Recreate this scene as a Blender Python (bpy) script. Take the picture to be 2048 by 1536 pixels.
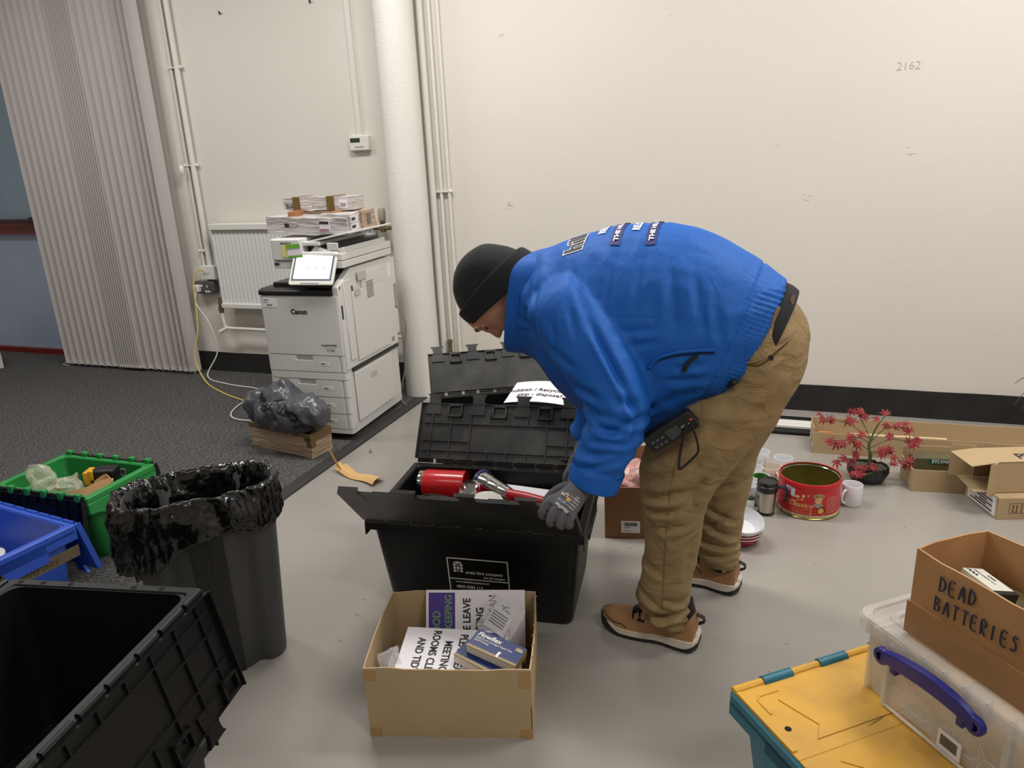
import bpy, bmesh, math, random
from mathutils import Vector, Matrix, Euler, noise
random.seed(7)
PI = math.pi
R = math.radians
for o in list(bpy.data.objects):
    bpy.data.objects.remove(o)
SC = bpy.context.scene
COL = SC.collection

# ---------------------------------------------------------------- camera
def make_camera():
    F, yaw, pitch, roll = 1464.05, R(20.296), R(17.357), R(2.674)
    f = Vector((-math.sin(yaw) * math.cos(pitch), math.cos(yaw) * math.cos(pitch), -math.sin(pitch)))
    rt = Vector((math.cos(yaw), math.sin(yaw), 0))
    dn = f.cross(rt)
    x = rt * math.cos(roll) + dn * math.sin(roll)
    y = -(-rt * math.sin(roll) + dn * math.cos(roll))
    m = Matrix(((x.x, y.x, -f.x, 0), (x.y, y.y, -f.y, 0), (x.z, y.z, -f.z, 1.5), (0, 0, 0, 1)))
    cd = bpy.data.cameras.new('camera')
    cd.sensor_width = 36
    cd.lens = F / 2048 * 36
    cd.clip_start = 0.02
    c = bpy.data.objects.new('camera', cd)
    COL.objects.link(c)
    c.matrix_world = m
    SC.camera = c
make_camera()

# ---------------------------------------------------------------- world and room lighting
w = bpy.data.worlds.new('world')
SC.world = w
w.use_nodes = True
w.node_tree.nodes['Background'].inputs[0].default_value = (0.9, 0.92, 1.0, 1)
w.node_tree.nodes['Background'].inputs[1].default_value = 0.05
SC.view_settings.view_transform = 'Standard'
SC.view_settings.look = 'None'
SC.view_settings.gamma = 1
SC.view_settings.use_curve_mapping = False
SC.view_settings.exposure = -0.08
CEIL = 3.4
def lamp(x, y, sx, sy, power, col=(1.0, 0.975, 0.935)):
    l = bpy.data.lights.new('ceiling_lamp', 'AREA')
    l.shape = 'RECTANGLE'
    l.size, l.size_y = sx, sy
    l.energy = power
    l.color = col
    o = bpy.data.objects.new('ceiling_lamp', l)
    o.location = (x, y, CEIL - 0.07)
    COL.objects.link(o)
for x, y, p in ((-4.2, 2.6, 44), (-1.6, 2.9, 58), (1.2, 2.9, 62), (-4.2, -0.4, 8), (-1.2, 0.2, 12), (1.6, 0.2, 44)):
    lamp(x, y, 1.5, 0.35, p)

# ---------------------------------------------------------------- helpers: materials
def srgb(c):
    if isinstance(c, str):
        c = tuple(int(c[i:i + 2], 16) for i in (0, 2, 4))
    return tuple(((v / 255 + 0.055) / 1.055) ** 2.4 if v > 10 else v / 255 / 12.92 for v in c) + (1,)
MATS = {}
def mat(name, col=(128, 128, 128), rough=0.5, metal=0.0, bump=0, bscale=200, vary=0, vscale=6, col2=None, alpha=1, trans=0,
        emit=None, estr=1, coat=0, spec=0.5, stretch=None, detail=3, bdist=0.002, sheen=0, vramp=(0.35, 0.65)):
    if name in MATS:
        return MATS[name]
    m = bpy.data.materials.new(name)
    MATS[name] = m
    m.use_nodes = True
    nt = m.node_tree
    b = nt.nodes['Principled BSDF']
    c = srgb(col)
    b.inputs['Base Color'].default_value = c
    b.inputs['Roughness'].default_value = rough
    b.inputs['Metallic'].default_value = metal
    b.inputs['Specular IOR Level'].default_value = spec
    b.inputs['Alpha'].default_value = alpha
    b.inputs['Transmission Weight'].default_value = trans
    b.inputs['Coat Weight'].default_value = coat
    b.inputs['Sheen Weight'].default_value = sheen
    if emit:
        b.inputs['Emission Color'].default_value = srgb(emit)
        b.inputs['Emission Strength'].default_value = estr
    if bump or vary:
        tc = nt.nodes.new('ShaderNodeTexCoord')
        mp = nt.nodes.new('ShaderNodeMapping')
        nt.links.new(tc.outputs['Object'], mp.inputs[0])
        if stretch:
            mp.inputs['Scale'].default_value = stretch
    if bump:
        n = nt.nodes.new('ShaderNodeTexNoise')
        n.inputs['Scale'].default_value = bscale
        n.inputs['Detail'].default_value = detail
        bp = nt.nodes.new('ShaderNodeBump')
        bp.inputs['Strength'].default_value = bump
        bp.inputs['Distance'].default_value = bdist
        nt.links.new(mp.outputs[0], n.inputs['Vector'])
        nt.links.new(n.outputs[0], bp.inputs['Height'])
        nt.links.new(bp.outputs[0], b.inputs['Normal'])
    if vary:
        n2 = nt.nodes.new('ShaderNodeTexNoise')
        n2.inputs['Scale'].default_value = vscale
        n2.inputs['Detail'].default_value = 5
        rp = nt.nodes.new('ShaderNodeMapRange')
        rp.inputs[1].default_value, rp.inputs[2].default_value = vramp
        mx = nt.nodes.new('ShaderNodeMix')
        mx.data_type = 'RGBA'
        c2 = srgb(col2) if col2 else tuple(v * 0.7 for v in c[:3]) + (1,)
        mx.inputs[6].default_value = c
        mx.inputs[7].default_value = c2
        ml = nt.nodes.new('ShaderNodeMath')
        ml.operation = 'MULTIPLY'
        ml.inputs[1].default_value = vary
        nt.links.new(mp.outputs[0], n2.inputs['Vector'])
        nt.links.new(n2.outputs[0], rp.inputs[0])
        nt.links.new(rp.outputs[0], ml.inputs[0])
        nt.links.new(ml.outputs[0], mx.inputs[0])
        nt.links.new(mx.outputs[2], b.inputs['Base Color'])
    return m

# ---------------------------------------------------------------- helpers: geometry
def rrect(hw, hd, r, z, n=4):
    r = max(min(r, hw * 0.999, hd * 0.999), 1e-4)
    pts = []
    for cx, cy, a0 in ((hw - r, -hd + r, -90), (hw - r, hd - r, 0), (-hw + r, hd - r, 90), (-hw + r, -hd + r, 180)):
        for i in range(n + 1):
            a = R(a0 + 90 * i / n)
            pts.append(Vector((cx + r * math.cos(a), cy + r * math.sin(a), z)))
    return pts
def circ(c, r, n=24, axis='Z', ry=None):
    c = Vector(c)
    ry = r if ry is None else ry
    out = []
    for i in range(n):
        a = 2 * PI * i / n
        p, q = r * math.cos(a), ry * math.sin(a)
        out.append(c + (Vector((p, q, 0)) if axis == 'Z' else Vector((0, p, q)) if axis == 'X' else Vector((q, 0, p))))
    return out
class MB:
    def __init__(s):
        s.v, s.f, s.m = [], [], []
        s.cur = 0
        s.M = None
    def add(s, vs, fs):
        k = len(s.v)
        s.v += [tuple(s.M @ Vector(v)) if s.M is not None else tuple(v) for v in vs]
        s.f += [tuple(i + k for i in f) for f in fs]
        s.m += [s.cur] * len(fs)
        return s
    def box(s, x0, x1, y0, y1, z0, z1):
        vs = [(x, y, z) for z in (z0, z1) for y in (y0, y1) for x in (x0, x1)]
        return s.add(vs, [(0, 2, 3, 1), (4, 5, 7, 6), (0, 1, 5, 4), (2, 6, 7, 3), (0, 4, 6, 2), (1, 3, 7, 5)])
    def loft(s, rings, cap0=True, cap1=True, closed=True, loop=False):
        n = len(rings[0])
        vs = [p for r in rings for p in r]
        fs = []
        k = len(rings)
        for i in range(k if loop else k - 1):
            for j in range(n if closed else n - 1):
                a, b = i * n + j, i * n + (j + 1) % n
                i2 = (i + 1) % k
                fs.append((a, b, i2 * n + (j + 1) % n, i2 * n + j))
        if cap0: fs.append(tuple(reversed(range(n))))
        if cap1: fs.append(tuple(range((k - 1) * n, k * n)))
        return s.add(vs, fs)
    def lathe(s, prof, n=28, c=(0, 0, 0), cap0=True, cap1=True):
        return s.loft([circ((c[0], c[1], c[2] + z), max(r, 1e-4), n) for r, z in prof], cap0, cap1)
    def tube(s, pts, rad, n=8, cap=True, flat=1.0):
        pts = [Vector(p) for p in pts]
        if not isinstance(rad, (list, tuple)):
            rad = [rad] * len(pts)
        rings = []
        up = None
        for i, p in enumerate(pts):
            t = (pts[min(i + 1, len(pts) - 1)] - pts[max(i - 1, 0)]).normalized()
            if up is None:
                up = Vector((0, 0, 1)) if abs(t.z) < 0.9 else Vector((1, 0, 0))
            a = t.cross(up)
            if a.length < 1e-5: a = Vector((1, 0, 0))
            a.normalize()
            up = a.cross(t).normalized()
            rings.append([p + (a * math.cos(2 * PI * k / n) * flat + up * math.sin(2 * PI * k / n)) * rad[i] for k in range(n)])
        return s.loft(rings, cap, cap)
    def prism(s, pts, z0, z1):
        n = len(pts)
        vs = [(p[0], p[1], z0) for p in pts] + [(p[0], p[1], z1) for p in pts]
        return s.add(vs, [tuple(reversed(range(n))), tuple(range(n, 2 * n))] + [(i, (i + 1) % n, n + (i + 1) % n, n + i) for i in range(n)])
    def ball(s, c, r, n=12, sc=(1, 1, 1)):
        c = Vector(c)
        rings = []
        for i in range(n + 1):
            t = PI * i / n
            rr = max(math.sin(t), 1e-3)
            rings.append([c + Vector((r * sc[0] * rr * math.cos(2 * PI * k / (2 * n)), r * sc[1] * rr * math.sin(2 * PI * k / (2 * n)), -r * sc[2] * math.cos(t))) for k in range(2 * n)])
        return s.loft(rings)
    def slab(s, p, u, v, t):
        # a thin sheet: corner p, edges u and v, thickness t along its normal
        p, u, v = Vector(p), Vector(u), Vector(v)
        n = u.cross(v).normalized() * t
        vs = [p, p + u, p + u + v, p + v, p + n, p + u + n, p + u + v + n, p + v + n]
        return s.add(vs, [(3, 2, 1, 0), (4, 5, 6, 7), (0, 1, 5, 4), (1, 2, 6, 5), (2, 3, 7, 6), (3, 0, 4, 7)])
    def build(s, name, mats, parent=None, smooth=35, bevel=0, sub=0, seg=2, solid=0):
        me = bpy.data.meshes.new(name)
        me.from_pydata(s.v, [], s.f)
        if not isinstance(mats, (list, tuple)): mats = [mats]
        for m in mats: me.materials.append(m)
        me.polygons.foreach_set('material_index', s.m)
        finish(me, smooth)
        o = bpy.data.objects.new(name, me)
        COL.objects.link(o)
        if parent is not None: o.parent = parent
        if solid:
            md = o.modifiers.new('solid', 'SOLIDIFY'); md.thickness = solid
        if bevel:
            md = o.modifiers.new('bevel', 'BEVEL'); md.width = bevel; md.segments = seg; md.limit_method = 'ANGLE'; md.angle_limit = R(40)
            md.harden_normals = False
        if sub:
            md = o.modifiers.new('sub', 'SUBSURF'); md.levels = sub; md.render_levels = sub
        return o
def finish(me, smooth=35, normals=True):
    bm = bmesh.new()
    bm.from_mesh(me)
    if normals: bmesh.ops.recalc_face_normals(bm, faces=bm.faces)
    if smooth:
        for f in bm.faces: f.smooth = True
        lim = R(smooth)
        for e in bm.edges:
            e.smooth = len(e.link_faces) == 2 and e.calc_face_angle(0) < lim
    bm.to_mesh(me)
    bm.free()
def empty(name, label, cat, loc=(0, 0, 0), rz=0, group=None, rot=None):
    o = bpy.data.objects.new(name, None)
    o.empty_display_size = 0.05
    COL.objects.link(o)
    o.location = loc
    o.rotation_euler = rot if rot else (0, 0, rz)
    return tag(o, label, cat, group)
def tag(o, label=None, cat=None, group=None, kind=None):
    if label: o['label'] = label
    if cat: o['category'] = cat
    if group: o['group'] = group
    if kind: o['kind'] = kind
    return o
def struct(o):
    o['kind'] = 'structure'
    return o
def place(o, loc=(0, 0, 0), rz=0, rot=None):
    o.location = loc
    o.rotation_euler = rot if rot else (0, 0, rz)
    return o
def copy_tree(o, parent=None):
    c = o.copy()
    COL.objects.link(c)
    if parent is not None: c.parent = parent
    for ch in list(o.children): copy_tree(ch, c)
    return c
def axes(o, x, y):
    x = Vector(x).normalized(); y = Vector(y)
    z = x.cross(y).normalized(); y = z.cross(x)
    return Matrix(((x.x, y.x, z.x, o[0]), (x.y, y.y, z.y, o[1]), (x.z, y.z, z.z, o[2]), (0, 0, 0, 1)))
def text(s, size, m, parent, loc=(0, 0, 0), rot=(R(90), 0, 0), bold=0.0, name='lettering', align='LEFT', sx=1, spacing=1, M=None, depth=0.0003, shear=0, warp=None, label=None):
    cu = bpy.data.curves.new(name, 'FONT')
    cu.body = s
    cu.size = size
    cu.offset = bold * size
    cu.align_x = align
    cu.extrude = depth
    cu.space_character = spacing
    cu.shear = shear
    cu.resolution_u = 3
    t = bpy.data.objects.new(name, cu)
    COL.objects.link(t)
    dg = bpy.context.evaluated_depsgraph_get()
    me = bpy.data.meshes.new_from_object(t.evaluated_get(dg))
    bpy.data.objects.remove(t)
    me.name = name
    if warp:
        tb = bmesh.new(); tb.from_mesh(me)
        bmesh.ops.triangulate(tb, faces=tb.faces)
        for _ in range(4):
            le = [e for e in tb.edges if e.calc_length() > max(0.004, size * 0.16)]
            if not le or len(tb.verts) > 6000: break
            bmesh.ops.subdivide_edges(tb, edges=le, cuts=1)
            bmesh.ops.triangulate(tb, faces=tb.faces)
        tb.to_mesh(me); tb.free()
    for v in me.vertices:
        v.co.x *= sx
        if M is not None: v.co = M @ v.co
        if warp: v.co = warp(v.co)
    me.materials.clear()
    me.materials.append(m)
    o = bpy.data.objects.new(name, me)
    COL.objects.link(o)
    o.parent = parent
    if M is None and warp is None:
        o.location = loc
        o.rotation_euler = rot
    if label: o['label'] = label
    return o
def catmull(rows, k=3):
    # rows of equal-length tuples, k steps between
    out = []
    n = len(rows)
    for i in range(n - 1):
        p0, p1, p2, p3 = rows[max(i - 1, 0)], rows[i], rows[i + 1], rows[min(i + 2, n - 1)]
        for j in range(k):
            t = j / k
            out.append(tuple(0.5 * (2 * b + (c - a) * t + (2 * a - 5 * b + 4 * c - d) * t * t + (3 * b - a - 3 * c + d) * t ** 3) for a, b, c, d in zip(p0, p1, p2, p3)))
    out.append(tuple(rows[-1]))
    return out
def body_rings(rows, k=3, n=32, scale=1.0, e=1.0):
    rings = []
    for cx, cy, cz, ax, az, ry in catmull(rows, k):
        r = []
        for i in range(n):
            a = 2 * PI * i / n
            c, s_ = math.cos(a), math.sin(a)
            c = math.copysign(abs(c) ** e, c); s_ = math.copysign(abs(s_) ** e, s_)
            r.append(Vector((cx + ax * c * scale, cy + ry * s_ * scale, cz + az * c * scale)))
        rings.append(r)
    return rings
def chain_rings(pts, rad, n=12, k=3):
    rows = catmull([tuple(p) + (r,) for p, r in zip(pts, rad)], k)
    P = [Vector(r[:3]) for r in rows]
    mb = MB()
    mb.tube(P, [r[3] for r in rows], n)
    return mb
def merge_remesh(mb, name, m, parent, voxel=0.008, smooth_it=4, fn=None, sfac=0.6):
    me = bpy.data.meshes.new(name)
    me.from_pydata(mb.v, [], mb.f)
    finish(me, 0)
    o = bpy.data.objects.new(name, me)
    COL.objects.link(o)
    md = o.modifiers.new('r', 'REMESH'); md.mode = 'VOXEL'; md.voxel_size = voxel; md.adaptivity = 0
    md = o.modifiers.new('s', 'SMOOTH'); md.factor = sfac; md.iterations = smooth_it
    dg = bpy.context.evaluated_depsgraph_get()
    m2 = bpy.data.meshes.new_from_object(o.evaluated_get(dg))
    bpy.data.objects.remove(o)
    m2.name = name
    if fn:
        co = [v.co.copy() for v in m2.vertices]
        no = [v.normal.copy() for v in m2.vertices]
        for v, c, n in zip(m2.vertices, co, no): v.co = fn(c, n)
    for p in m2.polygons: p.use_smooth = True
    m2.materials.clear()
    for mm in (m if isinstance(m, (list, tuple)) else [m]): m2.materials.append(mm)
    o = bpy.data.objects.new(name, m2)
    COL.objects.link(o)
    if parent is not None: o.parent = parent
    return o
def sstep(a, b, x):
    t = min(max((x - a) / (b - a), 0), 1)
    return t * t * (3 - 2 * t)
def seg_dist(x, z, s):
    x1, z1, x2, z2 = s[:4]
    dx, dz = x2 - x1, z2 - z1
    L2 = dx * dx + dz * dz
    t = ((x - x1) * dx + (z - z1) * dz) / L2
    tc = min(max(t, 0), 1)
    d = ((x - x1) * dz - (z - z1) * dx) / math.sqrt(L2)
    e = math.hypot(x - (x1 + dx * tc), z - (z1 + dz * tc))
    return d, e, t
def crumple(p, s, amp):
    q = Vector(p) * s
    return noise.noise_vector(q) * amp + noise.noise_vector(q * 2.7) * amp * 0.45

# ---------------------------------------------------------------- shared materials
M_WALL = mat('painted_wall', (224, 219, 211), 0.75, bump=0.25, bscale=45, bdist=0.003, vary=0.25, vscale=1.3, col2=(215, 210, 201))
M_COLUMN = mat('painted_masonry', (226, 223, 217), 0.6, bump=0.5, bscale=70, bdist=0.004)
M_WHITE = mat('white_gloss_paint', (224, 222, 215), 0.4)
M_PVC = mat('white_plastic', (226, 224, 218), 0.35)
M_BLACKPAINT = mat('black_band_paint', (26, 25, 25), 0.7, bump=0.3, bscale=25, vary=0.5, vscale=9, col2=(44, 42, 41))
M_BLK = mat('black_crate_plastic', (13, 13, 13), 0.45, bump=0.1, bscale=300, vary=0.4, vscale=7, col2=(20, 20, 20), spec=0.35)
M_BLK2 = mat('dusty_black_plastic', (24, 24, 25), 0.38, bump=0.15, bscale=300, vary=0.9, vscale=7, col2=(60, 59, 57), spec=0.45)
M_CARD = mat('brown_cardboard', (186, 161, 124), 0.8, bump=0.15, bscale=120, vary=0.4, vscale=5, col2=(172, 147, 110))
M_CARD2 = mat('dark_cardboard', (150, 108, 74), 0.8, bump=0.15, bscale=120, vary=0.4, vscale=5, col2=(138, 98, 66))
M_PAPER = mat('white_paper', (236, 232, 238), 0.6)
M_INK = mat('black_ink', (22, 20, 24), 0.6)
M_METAL = mat('brushed_steel', (190, 184, 174), 0.28, metal=1, bump=0.1, bscale=60, stretch=(1, 1, 12))
M_CHROME = mat('chrome', (205, 205, 205), 0.12, metal=1)
M_PRN = mat('printer_plastic', (216, 215, 212), 0.45)
M_PRN2 = mat('printer_plastic_grey', (188, 186, 182), 0.45)
M_DARK = mat('dark_gap', (52, 50, 48), 0.6)
# ================================================================ the room
X0, X1, Y0, WY = -7.2, 3.2, -2.6, 4.36
def floor_mat():
    m = mat('grey_vinyl', (158, 153, 147), 0.28, bump=0.12, bscale=30, bdist=0.003, vary=0.55, vscale=2.3, col2=(148, 143, 137))
    return m
f = struct(MB().box(X0, X1, Y0, 4.9, -0.05, 0).build('floor', floor_mat(), smooth=0))
def carpet_mat():
    m = bpy.data.materials.new('charcoal_carpet')
    m.use_nodes = True
    nt = m.node_tree; b = nt.nodes['Principled BSDF']
    tc = nt.nodes.new('ShaderNodeTexCoord')
    mp = nt.nodes.new('ShaderNodeMapping'); mp.inputs['Scale'].default_value = (0.45, 1, 1); mp.inputs['Rotation'].default_value = (0, 0, R(-35))
    n = nt.nodes.new('ShaderNodeTexNoise'); n.inputs['Scale'].default_value = 130; n.inputs['Detail'].default_value = 4
    rp = nt.nodes.new('ShaderNodeValToRGB')
    rp.color_ramp.elements[0].position = 0.36; rp.color_ramp.elements[0].color = srgb((34, 34, 36))
    rp.color_ramp.elements[1].position = 0.68; rp.color_ramp.elements[1].color = srgb((108, 106, 104))
    bp = nt.nodes.new('ShaderNodeBump'); bp.inputs['Strength'].default_value = 0.8; bp.inputs['Distance'].default_value = 0.004
    nt.links.new(tc.outputs['Object'], mp.inputs[0]); nt.links.new(mp.outputs[0], n.inputs['Vector'])
    nt.links.new(n.outputs[0], rp.inputs[0]); nt.links.new(rp.outputs[0], b.inputs['Base Color'])
    nt.links.new(n.outputs[0], bp.inputs['Height']); nt.links.new(bp.outputs[0], b.inputs['Normal'])
    b.inputs['Roughness'].default_value = 0.95
    return m
CX = -2.19
struct(MB().box(X0, CX, Y0, 4.6, 0, 0.008).build('floor_carpet', carpet_mat(), smooth=0))
struct(MB().box(CX, CX + 0.075, Y0, 4.2, 0, 0.009).build('floor_trim', mat('rubber_edge', (52, 51, 50), 0.6), smooth=0))
# back wall with the door opening behind the blind
DX0, DX1, DZ = -6.9, -4.42, 3.0
wb = MB()
wb.box(DX1, X1, WY, WY + 0.3, 0, CEIL)
wb.box(X0, DX0, WY, WY + 0.3, 0, CEIL)
wb.box(DX0, DX1, WY, WY + 0.3, DZ, CEIL)
struct(wb.build('wall_back', M_WALL, smooth=0))
struct(MB().box(X0 - 0.1, X0, Y0, 4.9, 0, CEIL).build('wall_left', M_WALL, smooth=0))
struct(MB().box(X1, X1 + 0.1, Y0, 4.9, 0, CEIL).build('wall_right', M_WALL, smooth=0))
struct(MB().box(X0, X1, Y0 - 0.1, Y0, 0, CEIL).build('wall_front', M_WALL, smooth=0))
struct(MB().box(X0, X1, Y0, 4.9, CEIL, CEIL + 0.1).build('ceiling', mat('ceiling_paint', (225, 222, 216), 0.8), smooth=0))
# black painted band at the foot of the wall, slightly wavy upper edge
mb = MB()
def band(x0, x1, z0=0.0, z1=0.158):
    n = int((x1 - x0) / 0.05)
    top, bot = [], []
    for i in range(n + 1):
        x = x0 + (x1 - x0) * i / n
        top.append((x, z1 + noise.noise(Vector((x * 3, 0, 1))) * 0.004))
        bot.append((x, z0))
    vs = [(x, WY - 0.006, z) for x, z in bot] + [(x, WY - 0.006, z) for x, z in top] + [(x, WY + 0.002, z) for x, z in top]
    k = n + 1
    mb.add(vs, [(i, i + 1, k + i + 1, k + i) for i in range(n)] + [(k + i, k + i + 1, 2 * k + i + 1, 2 * k + i) for i in range(n)])
band(-4.42, X1)
struct(mb.build('baseboard_back', M_BLACKPAINT, smooth=0))
# lamps' housings on the ceiling
for x, y in ((-4.2, 2.6), (-1.6, 2.9), (1.2, 2.9), (-4.2, -0.4), (-1.2, 0.2), (1.6, 0.2)):
    struct(MB().box(x - 0.8, x + 0.8, y - 0.22, y + 0.22, CEIL - 0.06, CEIL).build('ceiling_trim', M_PVC, smooth=0))
# column
mb = MB()
rg = []
for i in range(41):
    z = CEIL * i / 40
    r = []
    for j in range(48):
        a = 2 * PI * j / 48
        rr = 0.12 + noise.noise(Vector((math.cos(a) * 2, math.sin(a) * 2, z * 2))) * 0.002
        r.append(Vector((-2.182 + rr * math.cos(a), 4.20 + rr * math.sin(a), z)))
    rg.append(r)
mb.loft(rg)
struct(mb.build('column', M_COLUMN))
# door behind the blind
M_RED = mat('red_brown_gloss', (118, 34, 28), 0.3)
dr = struct(bpy.data.objects.new('door_1', None)); COL.objects.link(dr); dr['label'] = 'red framed double door with dark blue panes, behind the vertical blind'
mb = MB()
DY = 4.50
for x0, x1 in ((-6.9, -6.82), (-5.66, -5.58), (-5.55, -5.47), (-4.5, -4.42)):
    mb.box(x0, x1, DY, DY + 0.06, 0, DZ)
mb.box(-6.9, -4.42, DY, DY + 0.06, 0, 0.055); mb.box(-6.9, -4.42, DY, DY + 0.06, DZ - 0.08, DZ)
mb.box(-6.9, -4.42, DY - 0.02, DY + 0.06, 1.05, 1.17)
mb.build('door_frame', M_RED, dr, bevel=0.004)
mb = MB(); mb.box(-6.82, -5.5, DY + 0.03, DY + 0.04, 0.055, 1.05); mb.box(-5.5, -4.5, DY + 0.03, DY + 0.04, 0.055, 1.05)
mb.build('lower_pane', mat('blue_pane', (168, 184, 208), 0.3, bump=0.2, bscale=2, bdist=0.02, vary=0.5, vscale=2, col2=(150, 166, 192)), dr, smooth=0)
mb = MB(); mb.box(-6.82, -4.5, DY + 0.03, DY + 0.04, 1.17, DZ - 0.08)
mb.build('upper_pane', mat('dark_pane', (146, 168, 186), 0.22, vary=0.5, vscale=1.5, col2=(130, 150, 168)), dr, smooth=0)
mb = MB(); mb.tube([(-6.75, DY - 0.07, 1.16), (-5.72, DY - 0.07, 1.16)], 0.016, 10); mb.box(-5.78, -5.7, DY - 0.07, DY, 1.13, 1.19)
mb.build('push_bar', mat('dark_bar', (48, 24, 24), 0.4), dr)
# vertical blind
bl = empty('vertical_blind', 'tall grey fabric vertical blind hanging over the red framed door', 'blind', (0, 4.23, 0))
mb = MB()
def slat(x, ang, wd=0.089, z0=0.045, z1=2.93):
    n = 6; vs = []
    for z in (z0, z1):
        for i in range(n + 1):
            t = -0.5 + i / n
            b_ = 0.012 * math.cos(t * PI)
            vs.append((x + t * wd * math.cos(ang) - b_ * math.sin(ang), t * wd * math.sin(ang) + b_ * math.cos(ang), z))
    mb.add(vs, [(i, i + 1, n + 2 + i, n + 1 + i) for i in range(n)])
xs = []
x = -5.40
while x < -4.86: xs.append((x, R(34))); x += 0.072
while x < -4.62: xs.append((x, R(48))); x += 0.024
while x < -4.26: xs.append((x, R(36))); x += 0.075
while x < -4.12: xs.append((x, R(50))); x += 0.05
for x, a in xs: slat(x, a)
mb.build('slats', mat('blind_fabric', (188, 181, 179), 0.85, bump=0.3, bscale=600, vary=0.3, vscale=400, col2=(172, 165, 163)), bl, solid=0.0015, smooth=60)
mb = MB(); mb.box(-5.5, -4.1, -0.03, 0.03, 2.93, 2.98); mb.build('head_rail', M_PVC, bl)
mb = MB()
for x, a in xs:
    mb.M = Matrix.Translation((x, 0, 0)) @ Matrix.Rotation(a, 4, 'Z'); mb.box(-0.043, 0.043, -0.004, 0.004, 0.035, 0.062)
mb.M = None
mb.build('weights', mat('blind_weight', (190, 184, 180), 0.6), bl)
pts = []
for i, (x, a) in enumerate(xs):
    pts.append((x - 0.035 * math.cos(a), -0.035 * math.sin(a) - 0.005, 0.05))
    pts.append((x + 0.02 * math.cos(a), -0.01, 0.028))
MB().tube([(-5.40, -0.03, 0.02), (-5.45, -0.05, 0.03)] + pts + [(-4.14, -0.03, 0.0), (-4.12, -0.05, -0.02)], 0.002, 5).build('bottom_chain', M_PVC, bl)
# cord with weight
cd = empty('blind_cord', 'thin blind cord with a round white weight hanging beside the wall pipes', 'cord', (-4.0, 4.3, 0))
MB().tube([(0.03, 0, 2.93), (0.0, -0.01, 2.1), (-0.005, -0.01, 1.52)], 0.0022, 6).tube([(0.05, 0, 2.93), (0.03, -0.01, 2.1), (0.005, -0.01, 1.52)], 0.0022, 6).build('cord', M_WHITE, cd)
MB().lathe([(0.004, 1.54), (0.016, 1.525), (0.02, 1.50), (0.016, 1.475), (0.004, 1.46)], 16).build('weight', M_PVC, cd)

# ---- pipes, trunking and boxes on the wall
def pipe(name, label, x, z0, z1, r, y=None, group=None, square=False):
    y = WY - r - 0.006 if y is None else y
    m = MB()
    if square: m.box(x - r, x + r, WY - 2 * r * 0.7, WY, z0, z1)
    else: m.tube([(x, y, z0), (x, y, z1)], r, 12)
    o = m.build(name, M_WHITE)
    return tag(o, label, 'pipe' if not square else 'trunking', group)
pipe('conduit_pipe', 'thin white conduit running down to the upper socket, beside the blind', -3.985, 0.82, CEIL, 0.010)
pipe('conduit_pipe', 'wide white conduit running down to the upper socket, nearer the radiator', -3.925, 0.82, CEIL, 0.019)
pipe('cable_trunking', 'narrow square white trunking running down to the thermostat', -2.565, 1.66, CEIL, 0.017, square=True)
pipe('wall_pipe', 'white pipe closest to the column, of the three right of it', -2.075, 0.02, CEIL, 0.022)
pipe('wall_pipe', 'middle white pipe of the three right of the column, ending in a valve', -2.02, 0.2, CEIL, 0.011)
pipe('wall_pipe', 'thin white outer pipe of the three right of the column', -1.965, 0.02, CEIL, 0.011)
def clip(x0, x1, z, lab):
    m = MB(); m.box(x0, x1, WY - 0.03, WY, z - 0.005, z + 0.005)
    for x in (x0, x1): m.ball((x, WY - 0.02, z), 0.013, 8)
    tag(m.build('pipe_clip', M_PVC), lab, 'clip', 'pipe clips on the wall')
for z, l in ((2.17, 'upper white clip over the two conduits beside the blind'), (1.53, 'middle white clip over the two conduits beside the blind'), (0.93, 'lowest white clip on the thin conduit beside the blind')):
    clip(-4.0, -3.9 if z > 1 else -3.96, z, l)
clip(-2.09, -1.955, 1.30, 'white clip across the pipes right of the column')
# valve at the foot of the middle pipe
v = empty('pipe_valve', 'old brass and cream valve at the foot of the middle pipe right of the column', 'valve', (-2.02, WY - 0.05, 0.16))
M_BRASS = mat('dull_brass', (128, 112, 84), 0.45, metal=0.7, bump=0.4, bscale=90)
MB().lathe([(0.014, -0.02), (0.022, 0), (0.022, 0.03), (0.012, 0.035), (0.012, 0.07), (0.024, 0.075), (0.024, 0.1), (0.013, 0.105), (0.013, 0.16), (0.018, 0.165), (0.018, 0.185), (0.008, 0.19)], 12).box(-0.03, 0.03, -0.012, 0.05, -0.16, -0.02).build('valve_body', M_BRASS, v)
MB().tube([(-0.03, -0.02, 0.085), (0.03, -0.02, 0.085)], 0.014, 10).build('tap', mat('cream_plastic', (220, 210, 180), 0.5), v)
# thermostat
t = empty('thermostat', 'white wall thermostat with a dark display at the end of the trunking', 'thermostat', (-2.57, WY - 0.018, 1.615))
MB().box(-0.073, 0.073, -0.018, 0.018, -0.045, 0.048).build('case', M_PVC, t, bevel=0.006)
MB().box(-0.058, 0.012, -0.0195, -0.018, 0.006, 0.032).build('display', mat('lcd', (58, 66, 56), 0.3), t)
m = MB()
for i in range(4): m.tube([(-0.02 + i * 0.017, -0.018, -0.022), (-0.02 + i * 0.017, -0.022, -0.022)], 0.004, 10)
m.build('buttons', mat('grey_button', (110, 110, 108), 0.5), t)
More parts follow.
